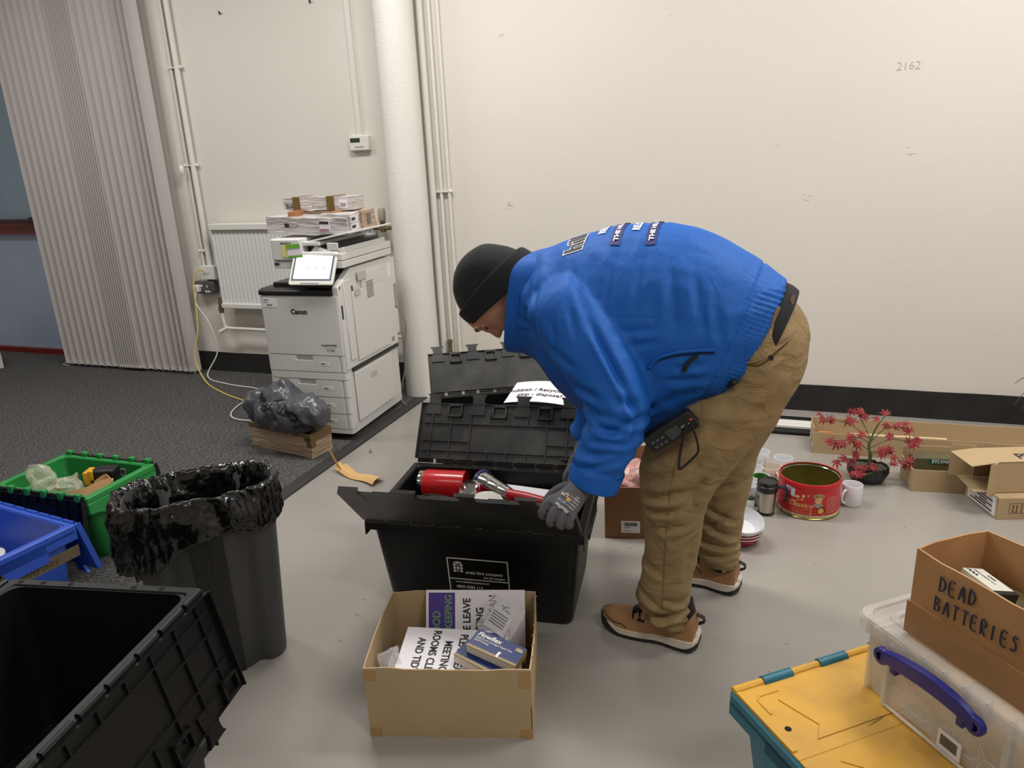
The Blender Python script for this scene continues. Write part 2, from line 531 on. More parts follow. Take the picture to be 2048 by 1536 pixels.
# radiator
r = empty('radiator', 'white ribbed panel radiator on the wall behind the printer', 'radiator', (0, 4.27, 0))
m = MB()
n = 190; x0, x1 = -3.80, -2.50
prof = []
for i in range(n + 1):
    x = x0 + (x1 - x0) * i / n
    ph = (i % 5) / 5
    prof.append((x, -0.004 - 0.003 * math.cos(2 * PI * ph)))
zs = ((0.545, 0.0), (0.575, 1), (1.065, 1), (1.09, 0.0))
m.add([(x, y * k - (0.006 if k == 0 else 0), z) for z, k in zs for x, y in prof], [(j * (n + 1) + i, j * (n + 1) + i + 1, (j + 1) * (n + 1) + i + 1, (j + 1) * (n + 1) + i) for j in range(3) for i in range(n)])
m.box(x0, x1, 0.0, 0.05, 0.54, 1.1)
m.build('panel', mat('radiator_enamel', (224, 224, 222), 0.35), r, smooth=30)
m = MB().box(x0 - 0.006, x1 + 0.006, -0.025, 0.06, 1.085, 1.128)
m.box(x0 - 0.006, x1 + 0.006, -0.02, 0.055, 0.525, 0.56)
m.build('end_caps', M_WHITE, r, bevel=0.005)
for bx in (-3.6, -2.75): MB().box(bx, bx + 0.05, 0.05, 0.083, 0.6, 1.0).build('bracket', M_WHITE, r)
m = MB().tube([(-3.83, 0.0, 0.60), (-3.83, 0.0, 0.53)], [0.012, 0.014], 10).tube([(-3.83, 0, 0.53), (-3.83, 0, 0.49)], 0.018, 8)
m.build('lockshield_valve', M_BRASS, r)
m = MB().tube([(-3.83, 0, 0.49), (-3.82, 0, 0.40), (-3.81, 0.0, 0.375), (-3.78, 0, 0.372), (-2.3, 0, 0.36)], 0.012, 10)
m.tube([(-3.86, -0.02, 0.345), (-3.80, 0.0, 0.375)], 0.014, 8)
m.build('supply_pipe', M_WHITE, r)
m = MB().tube([(-2.50, 0.02, 1.085), (-2.42, 0.0, 1.085), (-2.36, 0.0, 1.085)], 0.013, 10).lathe([(0.018, 1.06), (0.022, 1.075), (0.018, 1.1), (0.014, 1.115), (0.02, 1.12), (0.02, 1.13)], 12, (-2.42, 0, 0))
m.build('valve_body', M_BRASS, r)
m = MB().lathe([(0.018, 1.13), (0.024, 1.14), (0.025, 1.19), (0.021, 1.21), (0.008, 1.215)], 20, (-2.42, 0, 0))
m.build('thermostatic_head', mat('aged_plastic', (176, 166, 146), 0.5), r)
# sockets
s = empty('data_socket', 'white surface mounted data socket with a yellow cable plugged in', 'socket', (-3.93, WY - 0.03, 0.775))
MB().box(-0.062, 0.062, -0.03, 0.03, -0.048, 0.05).build('box', M_PVC, s, bevel=0.003)
m = MB()
for x in (-0.03, 0.005): m.box(x - 0.01, x + 0.01, -0.032, -0.03, -0.012, 0.004)
m.build('port', M_PRN2, s)
s = empty('power_socket', 'dark grey double power socket under the white data socket', 'socket', (-3.985, WY - 0.03, 0.665))
MB().box(-0.088, 0.088, -0.03, 0.03, -0.045, 0.045).build('faceplate', mat('grey_metalclad', (82, 82, 84), 0.45), s, bevel=0.008)
for x, z in ((0.02, -0.028), (0.045, -0.028), (-0.015, 0.015)): MB().box(x - 0.009, x + 0.009, -0.033, -0.03, z - 0.007, z + 0.007).build('switch', M_PVC, s)
MB().box(0.028, 0.036, -0.033, -0.03, 0.0, 0.02).build('indicator', M_PVC, s)
pg = empty('power_plug', 'white three pin plug in the dark double socket', 'plug', (-4.035, WY - 0.075, 0.66))
MB().box(-0.026, 0.026, -0.018, 0.018, -0.026, 0.028).build('plug_body', M_PVC, pg, bevel=0.007)
MB().box(-0.012, 0.012, -0.021, -0.0175, -0.012, 0.012).build('fuse_cover', M_PRN2, pg)
# cables
def cable(name, label, pts, r, col, cat='cable'):
    rows = catmull([tuple(p) for p in pts], 6)
    return tag(MB().tube(rows, r, 8).build(name, mat(name + '_sheath', col, 0.45), smooth=60), label, cat)
cable('network_cable', 'yellow network cable looping from the white socket down onto the carpet', [(-3.945, 4.29, 0.79), (-3.975, 4.24, 0.80), (-4.0, 4.22, 0.68), (-3.97, 4.16, 0.4), (-3.99, 4.1, 0.18), (-3.85, 4.02, 0.03), (-3.6, 3.88, 0.014), (-3.38, 3.78, 0.014), (-3.15, 3.70, 0.014), (-2.9, 3.66, 0.014), (-2.7, 3.7, 0.014)], 0.0055, (214, 192, 108))
cable('mains_cable', 'white mains cable running from the plug across the carpet to the printer', [(-4.035, 4.27, 0.635), (-4.03, 4.25, 0.55), (-3.93, 4.24, 0.4), (-3.9, 4.24, 0.2), (-3.95, 4.15, 0.03), (-3.7, 4.05, 0.015), (-3.4, 4.0, 0.015), (-3.25, 3.93, 0.015), (-3.28, 3.72, 0.015), (-3.2, 3.5, 0.015), (-3.05, 3.42, 0.015), (-2.8, 3.48, 0.015), (-2.6, 3.6, 0.015)], 0.005, (222, 222, 220))
cable('printer_power_cable', 'grey cable hanging from the back of the printer beside the column', [(-2.27, 3.975, 0.64), (-2.235, 4.0, 0.632), (-2.20, 4.0, 0.605), (-2.172, 4.0, 0.51), (-2.19, 4.0, 0.38), (-2.205, 4.0, 0.22), (-2.245, 3.98, 0.06), (-2.20, 3.93, 0.015), (-2.16, 3.90, 0.014)], 0.005, (128, 124, 116))
# pencil mark and scuffs on the wall: part of the wall itself
M_SC = mat('wall_scuff', (176, 168, 160), 0.8)
for x, z, s_, k in ((0.60, 1.44, 0.05, 3), (0.121, 1.211, 0.03, 4), (-1.587, 1.207, 0.04, 5), (-0.63, 2.19, 0.03, 2), (-1.587, 2.15, 0.03, 3), (-1.4, 2.4, 0.03, 2), (-0.04, 1.5, 0.02, 2)):
    m = MB()
    for i in range(k):
        a = random.uniform(-0.6, 0.6); dx = random.uniform(-s_, s_) * 0.5; dz = random.uniform(-0.6, 0.6) * s_
        u = Vector((math.cos(a), 0, math.sin(a))) * s_ * random.uniform(0.4, 1)
        m.slab((x + dx, WY - 0.0005, z + dz), u, (-u.z * 0.05, 0, u.x * 0.05), 0.0004)
    struct(m.build('wall_back_scuff', M_SC, smooth=0))
o = text('2162', 0.055, mat('pencil', (186, 178, 170), 0.8), None, (0.50, WY - 0.001, 1.815), (R(90), 0, 0), bold=-0.012)
o.name = 'wall_back_pencil_number'; struct(o)
m = MB()
for x, z in ((-3.524, 2.463), (-2.833, 2.46)): m.tube([(x, WY, z), (x + 0.01, WY - 0.02, z + 0.01)], 0.006, 6)
struct(m.build('wall_back_fixing', M_DARK))
M_FS = mat('floor_scuff_grey', (112, 108, 102), 0.6)
for x, y, a, l_, w_ in ((-0.47, 2.30, 0.9, 0.06, 0.002), (-1.33, 1.95, 0.3, 0.03, 0.002), (-1.30, 1.86, -0.4, 0.045, 0.003), (-1.28, 1.72, 1.2, 0.012, 0.006), (-1.52, 2.05, 0.6, 0.02, 0.002), (-0.48, 2.55, 0.1, 0.018, 0.004), (0.20, 2.62, 0.2, 0.008, 0.007), (0.05, 1.95, 0.2, 0.006, 0.006), (0.55, 3.0, 0.7, 0.010, 0.008), (-1.75, 2.55, 0.4, 0.03, 0.003), (-1.62, 2.35, 1.8, 0.02, 0.003), (-0.66, 1.93, 0.1, 0.12, 0.0012), (0.1, 2.1, -0.5, 0.02, 0.002)):
    u = Vector((math.cos(a), math.sin(a), 0)) * l_; n_ = Vector((-math.sin(a), math.cos(a), 0)) * w_
    c_ = Vector((x, y, 0.0006))
    struct(MB().add([c_ - u / 2, c_ - n_ / 2, c_ + u / 2, c_ + n_ / 2], [(0, 1, 2, 3)]).build('floor_scuff', M_FS, smooth=0))
# white panel edge standing against the left end
p = tag(MB().box(-6.15, -5.965, 4.02, 4.06, 0.01, 0.5).build('panel_board', M_PVC, bevel=0.003), 'white board edge standing on the carpet at the far left of the door', 'board')
# ================================================================ the printer and what is on and beside it
P = empty('office_printer', 'large white multifunction printer on castors with a lit tablet screen, in front of the radiator', 'printer', (-2.43, 3.605, 0), 0.04)
W2, D2 = 0.243, 0.322
def rbox(m, x0, x1, y0, y1, z0, z1, r=0.012):
    cx, cy = (x0 + x1) / 2, (y0 + y1) / 2
    rings = []
    for z in (z0, z1):
        rings.append([p + Vector((cx, cy, 0)) for p in rrect((x1 - x0) / 2, (y1 - y0) / 2, r, z, 4)])
    return m.loft(rings)
m = MB(); rbox(m, -W2 + 0.003, W2 - 0.004, -D2 + 0.006, D2, 0.045, 0.83, 0.014)
m.build('cabinet', M_PRN, P)
# drawer fronts
def front(name, z0, z1, notch=True, label=None):
    m = MB()
    g = 0.0025
    if notch:
        a, b_ = -W2 + 0.38 * 2 * W2, -W2 + 0.58 * 2 * W2
        rbox(m, -W2, a, -D2 - 0.006, -D2 + 0.04, z0 + g, z1 - g)
        rbox(m, b_, W2 - 0.03, -D2 - 0.006, -D2 + 0.04, z0 + g, z1 - g)
        rbox(m, W2 - 0.034, W2, -D2 - 0.006, -D2 + 0.06, z0 + g, z1 - g, 0.016)
        m.box(a - 0.01, b_ + 0.01, -D2 - 0.006, -D2 + 0.02, z0 + g, z1 - 0.03)
    else:
        rbox(m, -W2, W2, -D2 - 0.006, -D2 + 0.05, z0 + g, z1 - g, 0.016)
    o = m.build(name, M_PRN, P)
    if notch:
        MB().box(a, b_, -D2 + 0.005, -D2 + 0.008, z1 - 0.032, z1 - g).build('handle_recess', M_PRN2, o)
    if label:
        MB().box(0.09, 0.15, -D2 - 0.0068, -D2 - 0.006, (z0 + z1) / 2 - 0.009, (z0 + z1) / 2 + 0.011).build('sticker', M_PAPER, o)
        text(label, 0.013, M_INK, o, (0.095, -D2 - 0.0072, (z0 + z1) / 2 - 0.003), bold=0.01)
    return o
front('base_panel', 0.047, 0.075, False)
front('paper_drawer', 0.075, 0.165, True, 'ME2: 4')
front('paper_drawer', 0.165, 0.262, True, 'ME2: 3')
front('paper_drawer', 0.262, 0.362, True, 'ME2: 2')
front('trim_panel', 0.362, 0.405, False)
front('paper_drawer', 0.405, 0.50, True, 'ME2: 1')
fd = front('front_door', 0.50, 0.828, False)
text('Canon', 0.038, mat('logo_black', (20, 20, 20), 0.4), fd, (-0.055, -D2 - 0.0068, 0.73), bold=0.03)
text('imageRUNNER', 0.015, M_INK, fd, (0.11, -D2 - 0.0068, 0.555), bold=0.01)
text('ADVANCE DX', 0.010, M_PRN2, fd, (0.13, -D2 - 0.0068, 0.541))
text('C3826i', 0.010, M_INK, fd, (0.16, -D2 - 0.0068, 0.527))
MB().lathe([(0.004, 0), (0.004, 0.0006)], 12).build('red_dot', mat('dot_red', (150, 30, 50), 0.4), fd).matrix_local = Matrix.Translation((0.148, -D2 - 0.0062, 0.53)) @ Matrix.Rotation(R(90), 4, 'X')
MB().box(-W2 + 0.018, -W2 + 0.11, -D2 - 0.0072, -D2 - 0.006, 0.765, 0.815).build('asset_sticker', M_PAPER, fd)
text('LEASED BY', 0.008, M_INK, fd, (-W2 + 0.022, -D2 - 0.0078, 0.803)); text('T 0330 123', 0.007, M_INK, fd, (-W2 + 0.022, -D2 - 0.0078, 0.79)); text('0042158', 0.010, M_INK, fd, (-W2 + 0.042, -D2 - 0.0078, 0.774), bold=0.02)
# black top band and tray
M_BT = mat('printer_black', (30, 29, 31), 0.35)
m = MB(); rings = []
for y, z0, z1 in ((-D2 - 0.010, 0.836, 0.850), (-D2 - 0.006, 0.83, 0.858), (-D2 + 0.02, 0.829, 0.866), (0.1, 0.829, 0.868)):
    rings.append([Vector((-W2, y, z0)), Vector((W2 - 0.035, y, z0)), Vector((W2 - 0.035, y, z1)), Vector((-W2, y, z1))])
m.loft(rings).build('output_band', M_BT, P, bevel=0.004)
MB().box(-0.19, W2 - 0.04, -D2 + 0.06, 0.25, 0.866, 0.89).box(0.05, W2 - 0.035, -D2 + 0.012, 0.25, 0.866, 0.935).build('output_tray', M_BT, P, bevel=0.004)
# right side body with sloped shoulder
m = MB()
m.M = Matrix(((0, 0, 1, 0), (1, 0, 0, 0), (0, 1, 0, 0), (0, 0, 0, 1)))
m.prism([(-D2 + 0.002, 0.415), (D2, 0.415), (D2, 0.955), (-0.17, 0.955), (-D2 + 0.002, 0.875)], W2 - 0.036, W2 + 0.004)
m.M = None
sd = m.build('side_cover', M_PRN, P, bevel=0.006)
MB().box(-0.02, W2 - 0.03, 0.0, D2, 0.86, 0.965).build('inner_housing', M_PRN2, P, bevel=0.004)
m = MB(); m.box(W2 + 0.004, W2 + 0.012, -0.19, 0.20, 0.44, 0.83); m.box(W2 + 0.004, W2 + 0.012, -0.08, 0.20, 0.83, 0.915); m.box(W2 + 0.004, W2 + 0.010, -0.27, -0.2, 0.46, 0.9)
sp = m.build('side_door', M_PRN, P, bevel=0.004)
m = MB()
for i in range(9): m.box(W2 + 0.0121, W2 + 0.0128, -0.03, 0.05, 0.765 + i * 0.011, 0.769 + i * 0.011)
for i in range(3): m.box(W2 + 0.0042, W2 + 0.005, 0.235, 0.27, 0.445 + i * 0.010, 0.449 + i * 0.01)
m.build('vent_slots', M_DARK, sp)
MB().box(W2 + 0.012, W2 + 0.020, -0.125, -0.03, 0.875, 0.925).box(W2 + 0.012, W2 + 0.018, -0.17, -0.11, 0.80, 0.84).build('side_latch', M_PRN2, sp, bevel=0.004)
MB().box(W2 + 0.0041, W2 + 0.006, -0.185, -0.17, 0.79, 0.86).box(W2 + 0.0042, W2 + 0.006, -0.31, -0.295, 0.70, 0.775).box(W2 + 0.0042, W2 + 0.006, -0.31, -0.303, 0.86, 0.88).build('side_slot', M_DARK, sp)
m = MB(); m.box(W2 + 0.0, W2 + 0.008, -0.25, 0.2, 0.10, 0.385)
lp = m.build('lower_side_panel', M_PRN, P, bevel=0.003)
MB().box(W2 + 0.0075, W2 + 0.0085, -0.075, 0.0, 0.30, 0.335).build('handle_recess', M_PRN2, lp)
MB().box(W2 - 0.01, W2 + 0.006, -0.26, D2 - 0.01, 0.395, 0.413).build('side_gap', M_DARK, P)
MB().box(W2 - 0.05, W2 + 0.0, D2, D2 + 0.045, 0.78, 0.94).build('rear_cover', M_PRN, P, bevel=0.004)
MB().box(W2 - 0.05, W2 - 0.005, D2, D2 + 0.05, 0.47, 0.62).build('rear_cover', M_PRN, P, bevel=0.004)
MB().box(W2 + 0.0042, W2 + 0.005, 0.255, 0.295, 0.84, 0.92).build('sticker', M_PAPER, P)
# scanner and feeder
m = MB(); rbox(m, -0.165, 0.262, -0.27, 0.31, 0.968, 1.005, 0.012); sc = m.build('scanner_base', M_PRN, P, bevel=0.003)
m = MB(); rbox(m, -0.165, 0.262, -0.27, 0.31, 1.008, 1.045, 0.012); m.build('scanner_lid', M_PRN, P, bevel=0.003)
m = MB(); rbox(m, -0.167, 0.02, -0.275, 0.3, 1.008, 1.125, 0.016); fe = m.build('document_feeder', M_PRN, P, bevel=0.008)
text('PRINTER 03', 0.013, M_INK, fe, (-0.10, -0.2765, 1.098), bold=0.02)
MB().box(-0.155, -0.125, -0.2722, -0.271, 0.985, 0.998).build('logo_mark', M_DARK, sc)
MB().slab((-0.095, -0.277, 1.03), (0.075, 0, -0.004), (0.004, 0, 0.065), 0.0006).build('sticky_note', mat('yellow_note', (222, 216, 142), 0.7), fe)
o = MB().slab((-0.055, -0.279, 1.028), (0.085, 0, 0.006), (-0.006, 0, 0.065), 0.0006).build('sticky_label', M_PAPER, fe)
MB().slab((-0.062, -0.281, 1.074), (0.085, 0, 0.006), (-0.002, 0, 0.021), 0.0006).slab((-0.055, -0.281, 1.024), (0.09, 0, 0.006), (-0.001, 0, 0.012), 0.0006).build('green_stripe', mat('green_tab', (112, 176, 62), 0.6), o)
MB().slab((0.0, -0.24, 1.09), (0.30, 0, 0.055), (0, 0.50, 0), 0.010).box(0.0, 0.12, -0.25, 0.27, 1.085, 1.105).build('feed_tray', M_PRN, P, bevel=0.003)
m = MB(); m.M = Matrix(((1, 0, 0, 0), (0, 0, 1, 0), (0, 1, 0, 0), (0, 0, 0, 1)))
m.prism([(0.05, 1.045), (0.255, 1.045), (0.255, 1.075), (0.17, 1.055), (0.11, 1.07), (0.09, 1.085)], -0.24, 0.25)
m.M = None
m.build('delivery_tray', M_PRN, P, bevel=0.003)
MB().box(0.02, 0.20, -0.2, 0.27, 1.045, 1.085).build('feeder_shadow_slot', M_BT, P)
MB().box(0.17, 0.235, -0.255, -0.245, 1.06, 1.10).build('paper_guide', M_PRN, P, bevel=0.003)
# tablet screen
tb = bpy.data.objects.new('control_screen', None); COL.objects.link(tb); tb.parent = P
bpy.data.objects.remove(tb)
TM = axes((0.105, -D2 - 0.035, 0.895), (1, 0.03, 0), (0.03, 0.10, 0.16))
m = MB(); m.M = TM
rg = [[p + Vector((0, 0.095, 0)) for p in rrect(0.132, 0.095, 0.012, z)] for z in (-0.012, 0.0)]
m.loft(rg); sc = m.build('control_screen', M_PVC, P, bevel=0.003)
m = MB(); m.M = TM; m.box(-0.118, 0.118, 0.024, 0.178, 0.0, 0.0012); b = m.build('screen_border', mat('screen_border', (92, 104, 118), 0.3), sc)
m = MB(); m.M = TM; m.box(-0.108, 0.108, 0.032, 0.170, 0.0012, 0.0018)
m.build('display', mat('lit_display', (235, 240, 240), 0.3, emit=(236, 242, 244), estr=0.75), sc)
m = MB(); m.M = TM
for i in range(3): m.box(-0.03 + i * 0.045, -0.012 + i * 0.045, 0.09, 0.093, 0.0018, 0.0022); 
m.box(-0.06, 0.05, 0.006, 0.010, 0.0, 0.001)
m.build('screen_marks', mat('screen_grey', (120, 126, 130), 0.4), sc)
MB().tube([(0.12, -D2 + 0.10, 0.90), (0.12, -D2 + 0.05, 0.95)], 0.02, 10).build('screen_arm', M_BT, P)
m = MB()
for x in (-0.2, 0.19):
    for y in (-0.24, 0.25): m.tube([(x - 0.012, y, 0.0345), (x + 0.012, y, 0.0345)], 0.026, 14); m.box(x - 0.016, x + 0.016, y - 0.02, y + 0.02, 0.035, 0.05)
m.build('castors', M_BT, P)

# ---- shrink-wrapped cartons on the feeder
M_WRAP = mat('stretch_wrapped_white', (208, 203, 201), 0.22, bump=0.9, bscale=26, bdist=0.012, stretch=(0.5, 1, 3), vary=0.6, vscale=18, col2=(170, 164, 160), detail=5)
M_WRAPB = mat('stretch_wrapped_brown', (176, 146, 118), 0.25, bump=0.8, bscale=24, bdist=0.01, stretch=(0.4, 0.4, 4), vary=0.6, vscale=20, col2=(200, 182, 165), detail=5)
M_TAPE = mat('brown_parcel_tape', (112, 92, 52), 0.25)
def wobble(o, amp, s, seed=0):
    for v in o.data.vertices:
        v.co += noise.noise_vector(v.co * s + Vector((seed, 0, 0))) * amp
def gridbox(m, w, d, h, n=(10, 5, 3), z0=0):
    # box with subdivided faces so that it can be crumpled a little
    def face(o, u, v, a, b_):
        vs = [Vector(o) + Vector(u) * i / a + Vector(v) * j / b_ for j in range(b_ + 1) for i in range(a + 1)]
        m.add(vs, [(j * (a + 1) + i, j * (a + 1) + i + 1, (j + 1) * (a + 1) + i + 1, (j + 1) * (a + 1) + i) for j in range(b_) for i in range(a)])
    x, y = w / 2, d / 2
    nx, ny, nz = n
    face((-x, -y, z0), (w, 0, 0), (0, 0, h), nx, nz); face((x, y, z0), (-w, 0, 0), (0, 0, h), nx, nz)
    face((x, -y, z0), (0, d, 0), (0, 0, h), ny, nz); face((-x, y, z0), (0, -d, 0), (0, 0, h), ny, nz)
    face((-x, -y, z0 + h), (w, 0, 0), (0, d, 0), nx, ny); face((-x, y, z0), (w, 0, 0), (0, -d, 0), nx, ny)
    return m
def weld(o, dist=1e-4, smooth=50):
    bm = bmesh.new(); bm.from_mesh(o.data)
    bmesh.ops.remove_doubles(bm, verts=bm.verts, dist=dist)
    bm.to_mesh(o.data); bm.free(); finish(o.data, smooth)
c = empty('wrapped_carton', 'large stretch-wrapped bundle of a white and a brown carton lying on the printer feeder', 'box', (-2.40, 3.545, 1.148), 0.03, rot=(R(3), R(1.5), 0.04))
m = MB(); gridbox(m, 0.49, 0.15, 0.088); m.M = None
o = m.build('white_carton', M_WRAP, c, smooth=0); weld(o); wobble(o, 0.010, 14)
for v in o.data.vertices: v.co.y -= 0.07
m = MB(); gridbox(m, 0.40, 0.15, 0.105); o2 = m.build('brown_carton', M_WRAPB, c, smooth=0); weld(o2); wobble(o2, 0.008, 14, 3)
for v in o2.data.vertices: v.co.y += 0.08; v.co.x += 0.06
m = MB(); gridbox(m, 0.18, 0.11, 0.10); o3 = m.build('end_carton', M_WRAP, c, smooth=0); weld(o3); wobble(o3, 0.006, 14, 3)
for v in o3.data.vertices: v.co.y -= 0.075; v.co.x += 0.168; v.co.z += 0.004
F0 = -0.1535
def lab(par, x0, x1, z0, z1, m_, y=F0, nm='printed_label'): return MB().box(x0, x1, y - 0.002, y + 0.004, z0, z1).build(nm, m_, par)
M_LINK = mat('label_ink', (58, 50, 66), 0.5)
lab(o, -0.125, -0.10, 0.036, 0.058, M_LINK)
text('KATUN', 0.018, mat('faded_ink', (110, 108, 112), 0.5), o, (-0.095, F0 - 0.003, 0.043), bold=0.02); text('PERFORMANCE', 0.007, M_LINK, o, (-0.095, F0 - 0.003, 0.033))
l = lab(o, 0.088, 0.148, 0.022, 0.074, M_PAPER); lab(l, 0.09, 0.146, 0.058, 0.072, M_LINK, F0 - 0.001); lab(l, 0.09, 0.146, 0.024, 0.032, mat('pink_ink', (176, 110, 140), 0.5), F0 - 0.001)
l = lab(o3, 0.09, 0.125, 0.024, 0.08, M_PAPER, -0.137); lab(l, 0.102, 0.116, 0.03, 0.07, mat('pink_ink'), -0.138)
for z in (0.02, 0.06):
    MB().box(0.2605, 0.2625, -0.125, -0.045, z, z + 0.036).build('end_label', M_PAPER, o3)
    MB().box(0.2625, 0.263, -0.115, -0.075, z + 0.010, z + 0.026).build('barcode', M_LINK, o3)
MB().box(0.2615, 0.2625, 0.06, 0.10, 0.025, 0.085).build('printed_mark', mat('faint_print', (120, 112, 104), 0.5), o2)
for x in (-0.11, 0.13): MB().box(x - 0.022, x + 0.022, -0.1, 0.155, 0.086, 0.111).build('parcel_tape', mat('orange_tape', (168, 116, 78), 0.3), c)
c = empty('wrapped_carton', 'small flat wrapped carton with two bands of brown tape, topmost on the printer', 'box', (-2.40, 3.60, 1.256), 0.02)
m = MB(); gridbox(m, 0.43, 0.13, 0.072); o = m.build('carton', M_WRAP, c, smooth=0); weld(o); wobble(o, 0.006, 16, 9)
for x in (-0.13, 0.085): MB().box(x - 0.024, x + 0.024, -0.069, 0.069, -0.002, 0.076).build('parcel_tape', M_TAPE, c, bevel=0.003)
MB().box(0.14, 0.19, -0.0675, -0.066, 0.012, 0.055).build('printed_label', M_PAPER, c); text('250', 0.024, M_LINK, c, (0.145, -0.0685, 0.02)); text('ELK', 0.03, M_LINK, c, (-0.2, -0.0675, 0.015), bold=0.02); text('Za Tonerservice', 0.014, M_LINK, c, (-0.03, -0.0685, 0.02))
# ---- wrapped box on the carpet with a grey mailing bag on it
c = empty('wrapped_box', 'clear-wrapped brown cardboard box on the carpet in front of the printer, under the grey bag', 'box', (-2.475, 3.13, 0.008), -0.20)
m = MB(); gridbox(m, 0.47, 0.15, 0.135); o = m.build('carton', M_WRAPB, c, smooth=0); weld(o); wobble(o, 0.007, 14, 5)
m = MB().box(-0.237, 0.237, -0.078, -0.05, 0.112, 0.139).box(0.19, 0.24, -0.079, 0.078, 0.095, 0.139).box(0.205, 0.242, -0.079, -0.045, 0.062, 0.12)
m.build('parcel_tape', M_TAPE, c, bevel=0.002)
M_GBAG = mat('grey_polythene', (80, 81, 87), 0.28, bump=0.8, bscale=9, bdist=0.03, vary=0.3, vscale=8, col2=(70, 71, 76))
m = MB()
m.ball((-0.19, 0.0, 0.09), 0.08, 12, (1.1, 1.1, 1.05)).ball((-0.05, 0.02, 0.12), 0.095, 12, (1.2, 1.0, 1.05)).ball((0.15, 0.0, 0.095), 0.09, 12, (1.3, 1.1, 1.0)).ball((0.0, -0.03, 0.075), 0.08, 12, (3.0, 1.2, 0.95)).ball((-0.03, 0.04, 0.20), 0.045, 10)
def fb(c_, n_):
    q = c_ * 7
    f_ = (0.4 - abs(noise.noise(q))) * -0.045 + (0.4 - abs(noise.noise(q * 2.1 + Vector((4, 4, 4))))) * -0.022
    r_ = c_ - n_ * f_ + noise.noise_vector(c_ * 9) * 0.008
    r_.z = max(r_.z, 0.0)
    return r_
gb = merge_remesh(m, 'mailing_bag', M_GBAG, None, 0.006, 12, fb)
place(gb, (-2.455, 3.10, 0.146), -0.22); tag(gb, 'crumpled grey polythene mailing bag resting on the wrapped brown box', 'bag')
def wrap_on(o, M, off=0.003, d=(0, 1, 0)):
    # lays flat lettering onto the surface of mesh object o (local frame): rays go along d
    from mathutils.bvhtree import BVHTree
    bv = BVHTree.FromPolygons([v.co for v in o.data.vertices], [p.vertices[:] for p in o.data.polygons])
    d = Vector(d).normalized()
    def f(co):
        p = M @ co
        hit = bv.ray_cast(p - d * 0.4, d)
        if hit[0] is not None: return hit[0] - d * off
        return p
    return f
M_NAVY = mat('navy_print', (14, 14, 30), 0.6)
text('CarrierPack', 0.072, M_NAVY, gb, warp=wrap_on(gb, axes((0.20, 0, 0.125), (-1, 0, 0.18), (-0.18, 0, -1))), bold=0.02, depth=0)
text('5kg', 0.055, M_NAVY, gb, warp=wrap_on(gb, axes((0.23, 0, 0.068), (-1, 0, -0.05), (0, 0, -1))), bold=0.02, depth=0)
# ---- strip of brown paper and a bolt on the vinyl floor
m = MB()
pts = [(-1.765, 2.83, 0.012), (-1.83, 2.86, 0.006), (-1.92, 2.875, 0.002), (-1.99, 2.90, 0.01), (-2.04, 2.92, 0.03)]
rows = catmull(pts, 5); vs = []
for i, p in enumerate(rows):
    t = i / (len(rows) - 1); wd = 0.04 * (1 - 0.5 * t)
    for k in range(5):
        q = (k / 4 - 0.5) * 2
        vs.append((p[0] + q * 0.01, p[1] + q * wd, p[2] + 0.018 * (1 - q * q) + 0.003))
m.add(vs, [(i * 5 + k, i * 5 + k + 1, (i + 1) * 5 + k + 1, (i + 1) * 5 + k) for i in range(len(rows) - 1) for k in range(4)])
m.add([(-2.08, 2.93, 0.003), (-1.93, 2.87, 0.004), (-1.95, 2.92, 0.012), (-2.05, 3.0, 0.008)], [(0, 1, 2, 3)])
m.add([(-1.99, 2.88, 0.01), (-2.02, 2.90, 0.01), (-2.10, 2.93, 0.11), (-2.09, 2.93, 0.115)], [(0, 1, 2, 3)])
tag(m.build('cardboard_strip', mat('tan_card', (214, 172, 112), 0.6), solid=0.0015), 'curled strip of tan card lying on the floor at the carpet edge', 'card strip')
b = tag(MB().lathe([(0.004, 0), (0.009, 0.001), (0.009, 0.006), (0.004, 0.007), (0.004, 0.02)], 8).build('screw', M_METAL), 'tiny metal screw standing on the grey floor near the carpet edge', 'screw'); place(b, (-2.01, 3.18, 0.0))
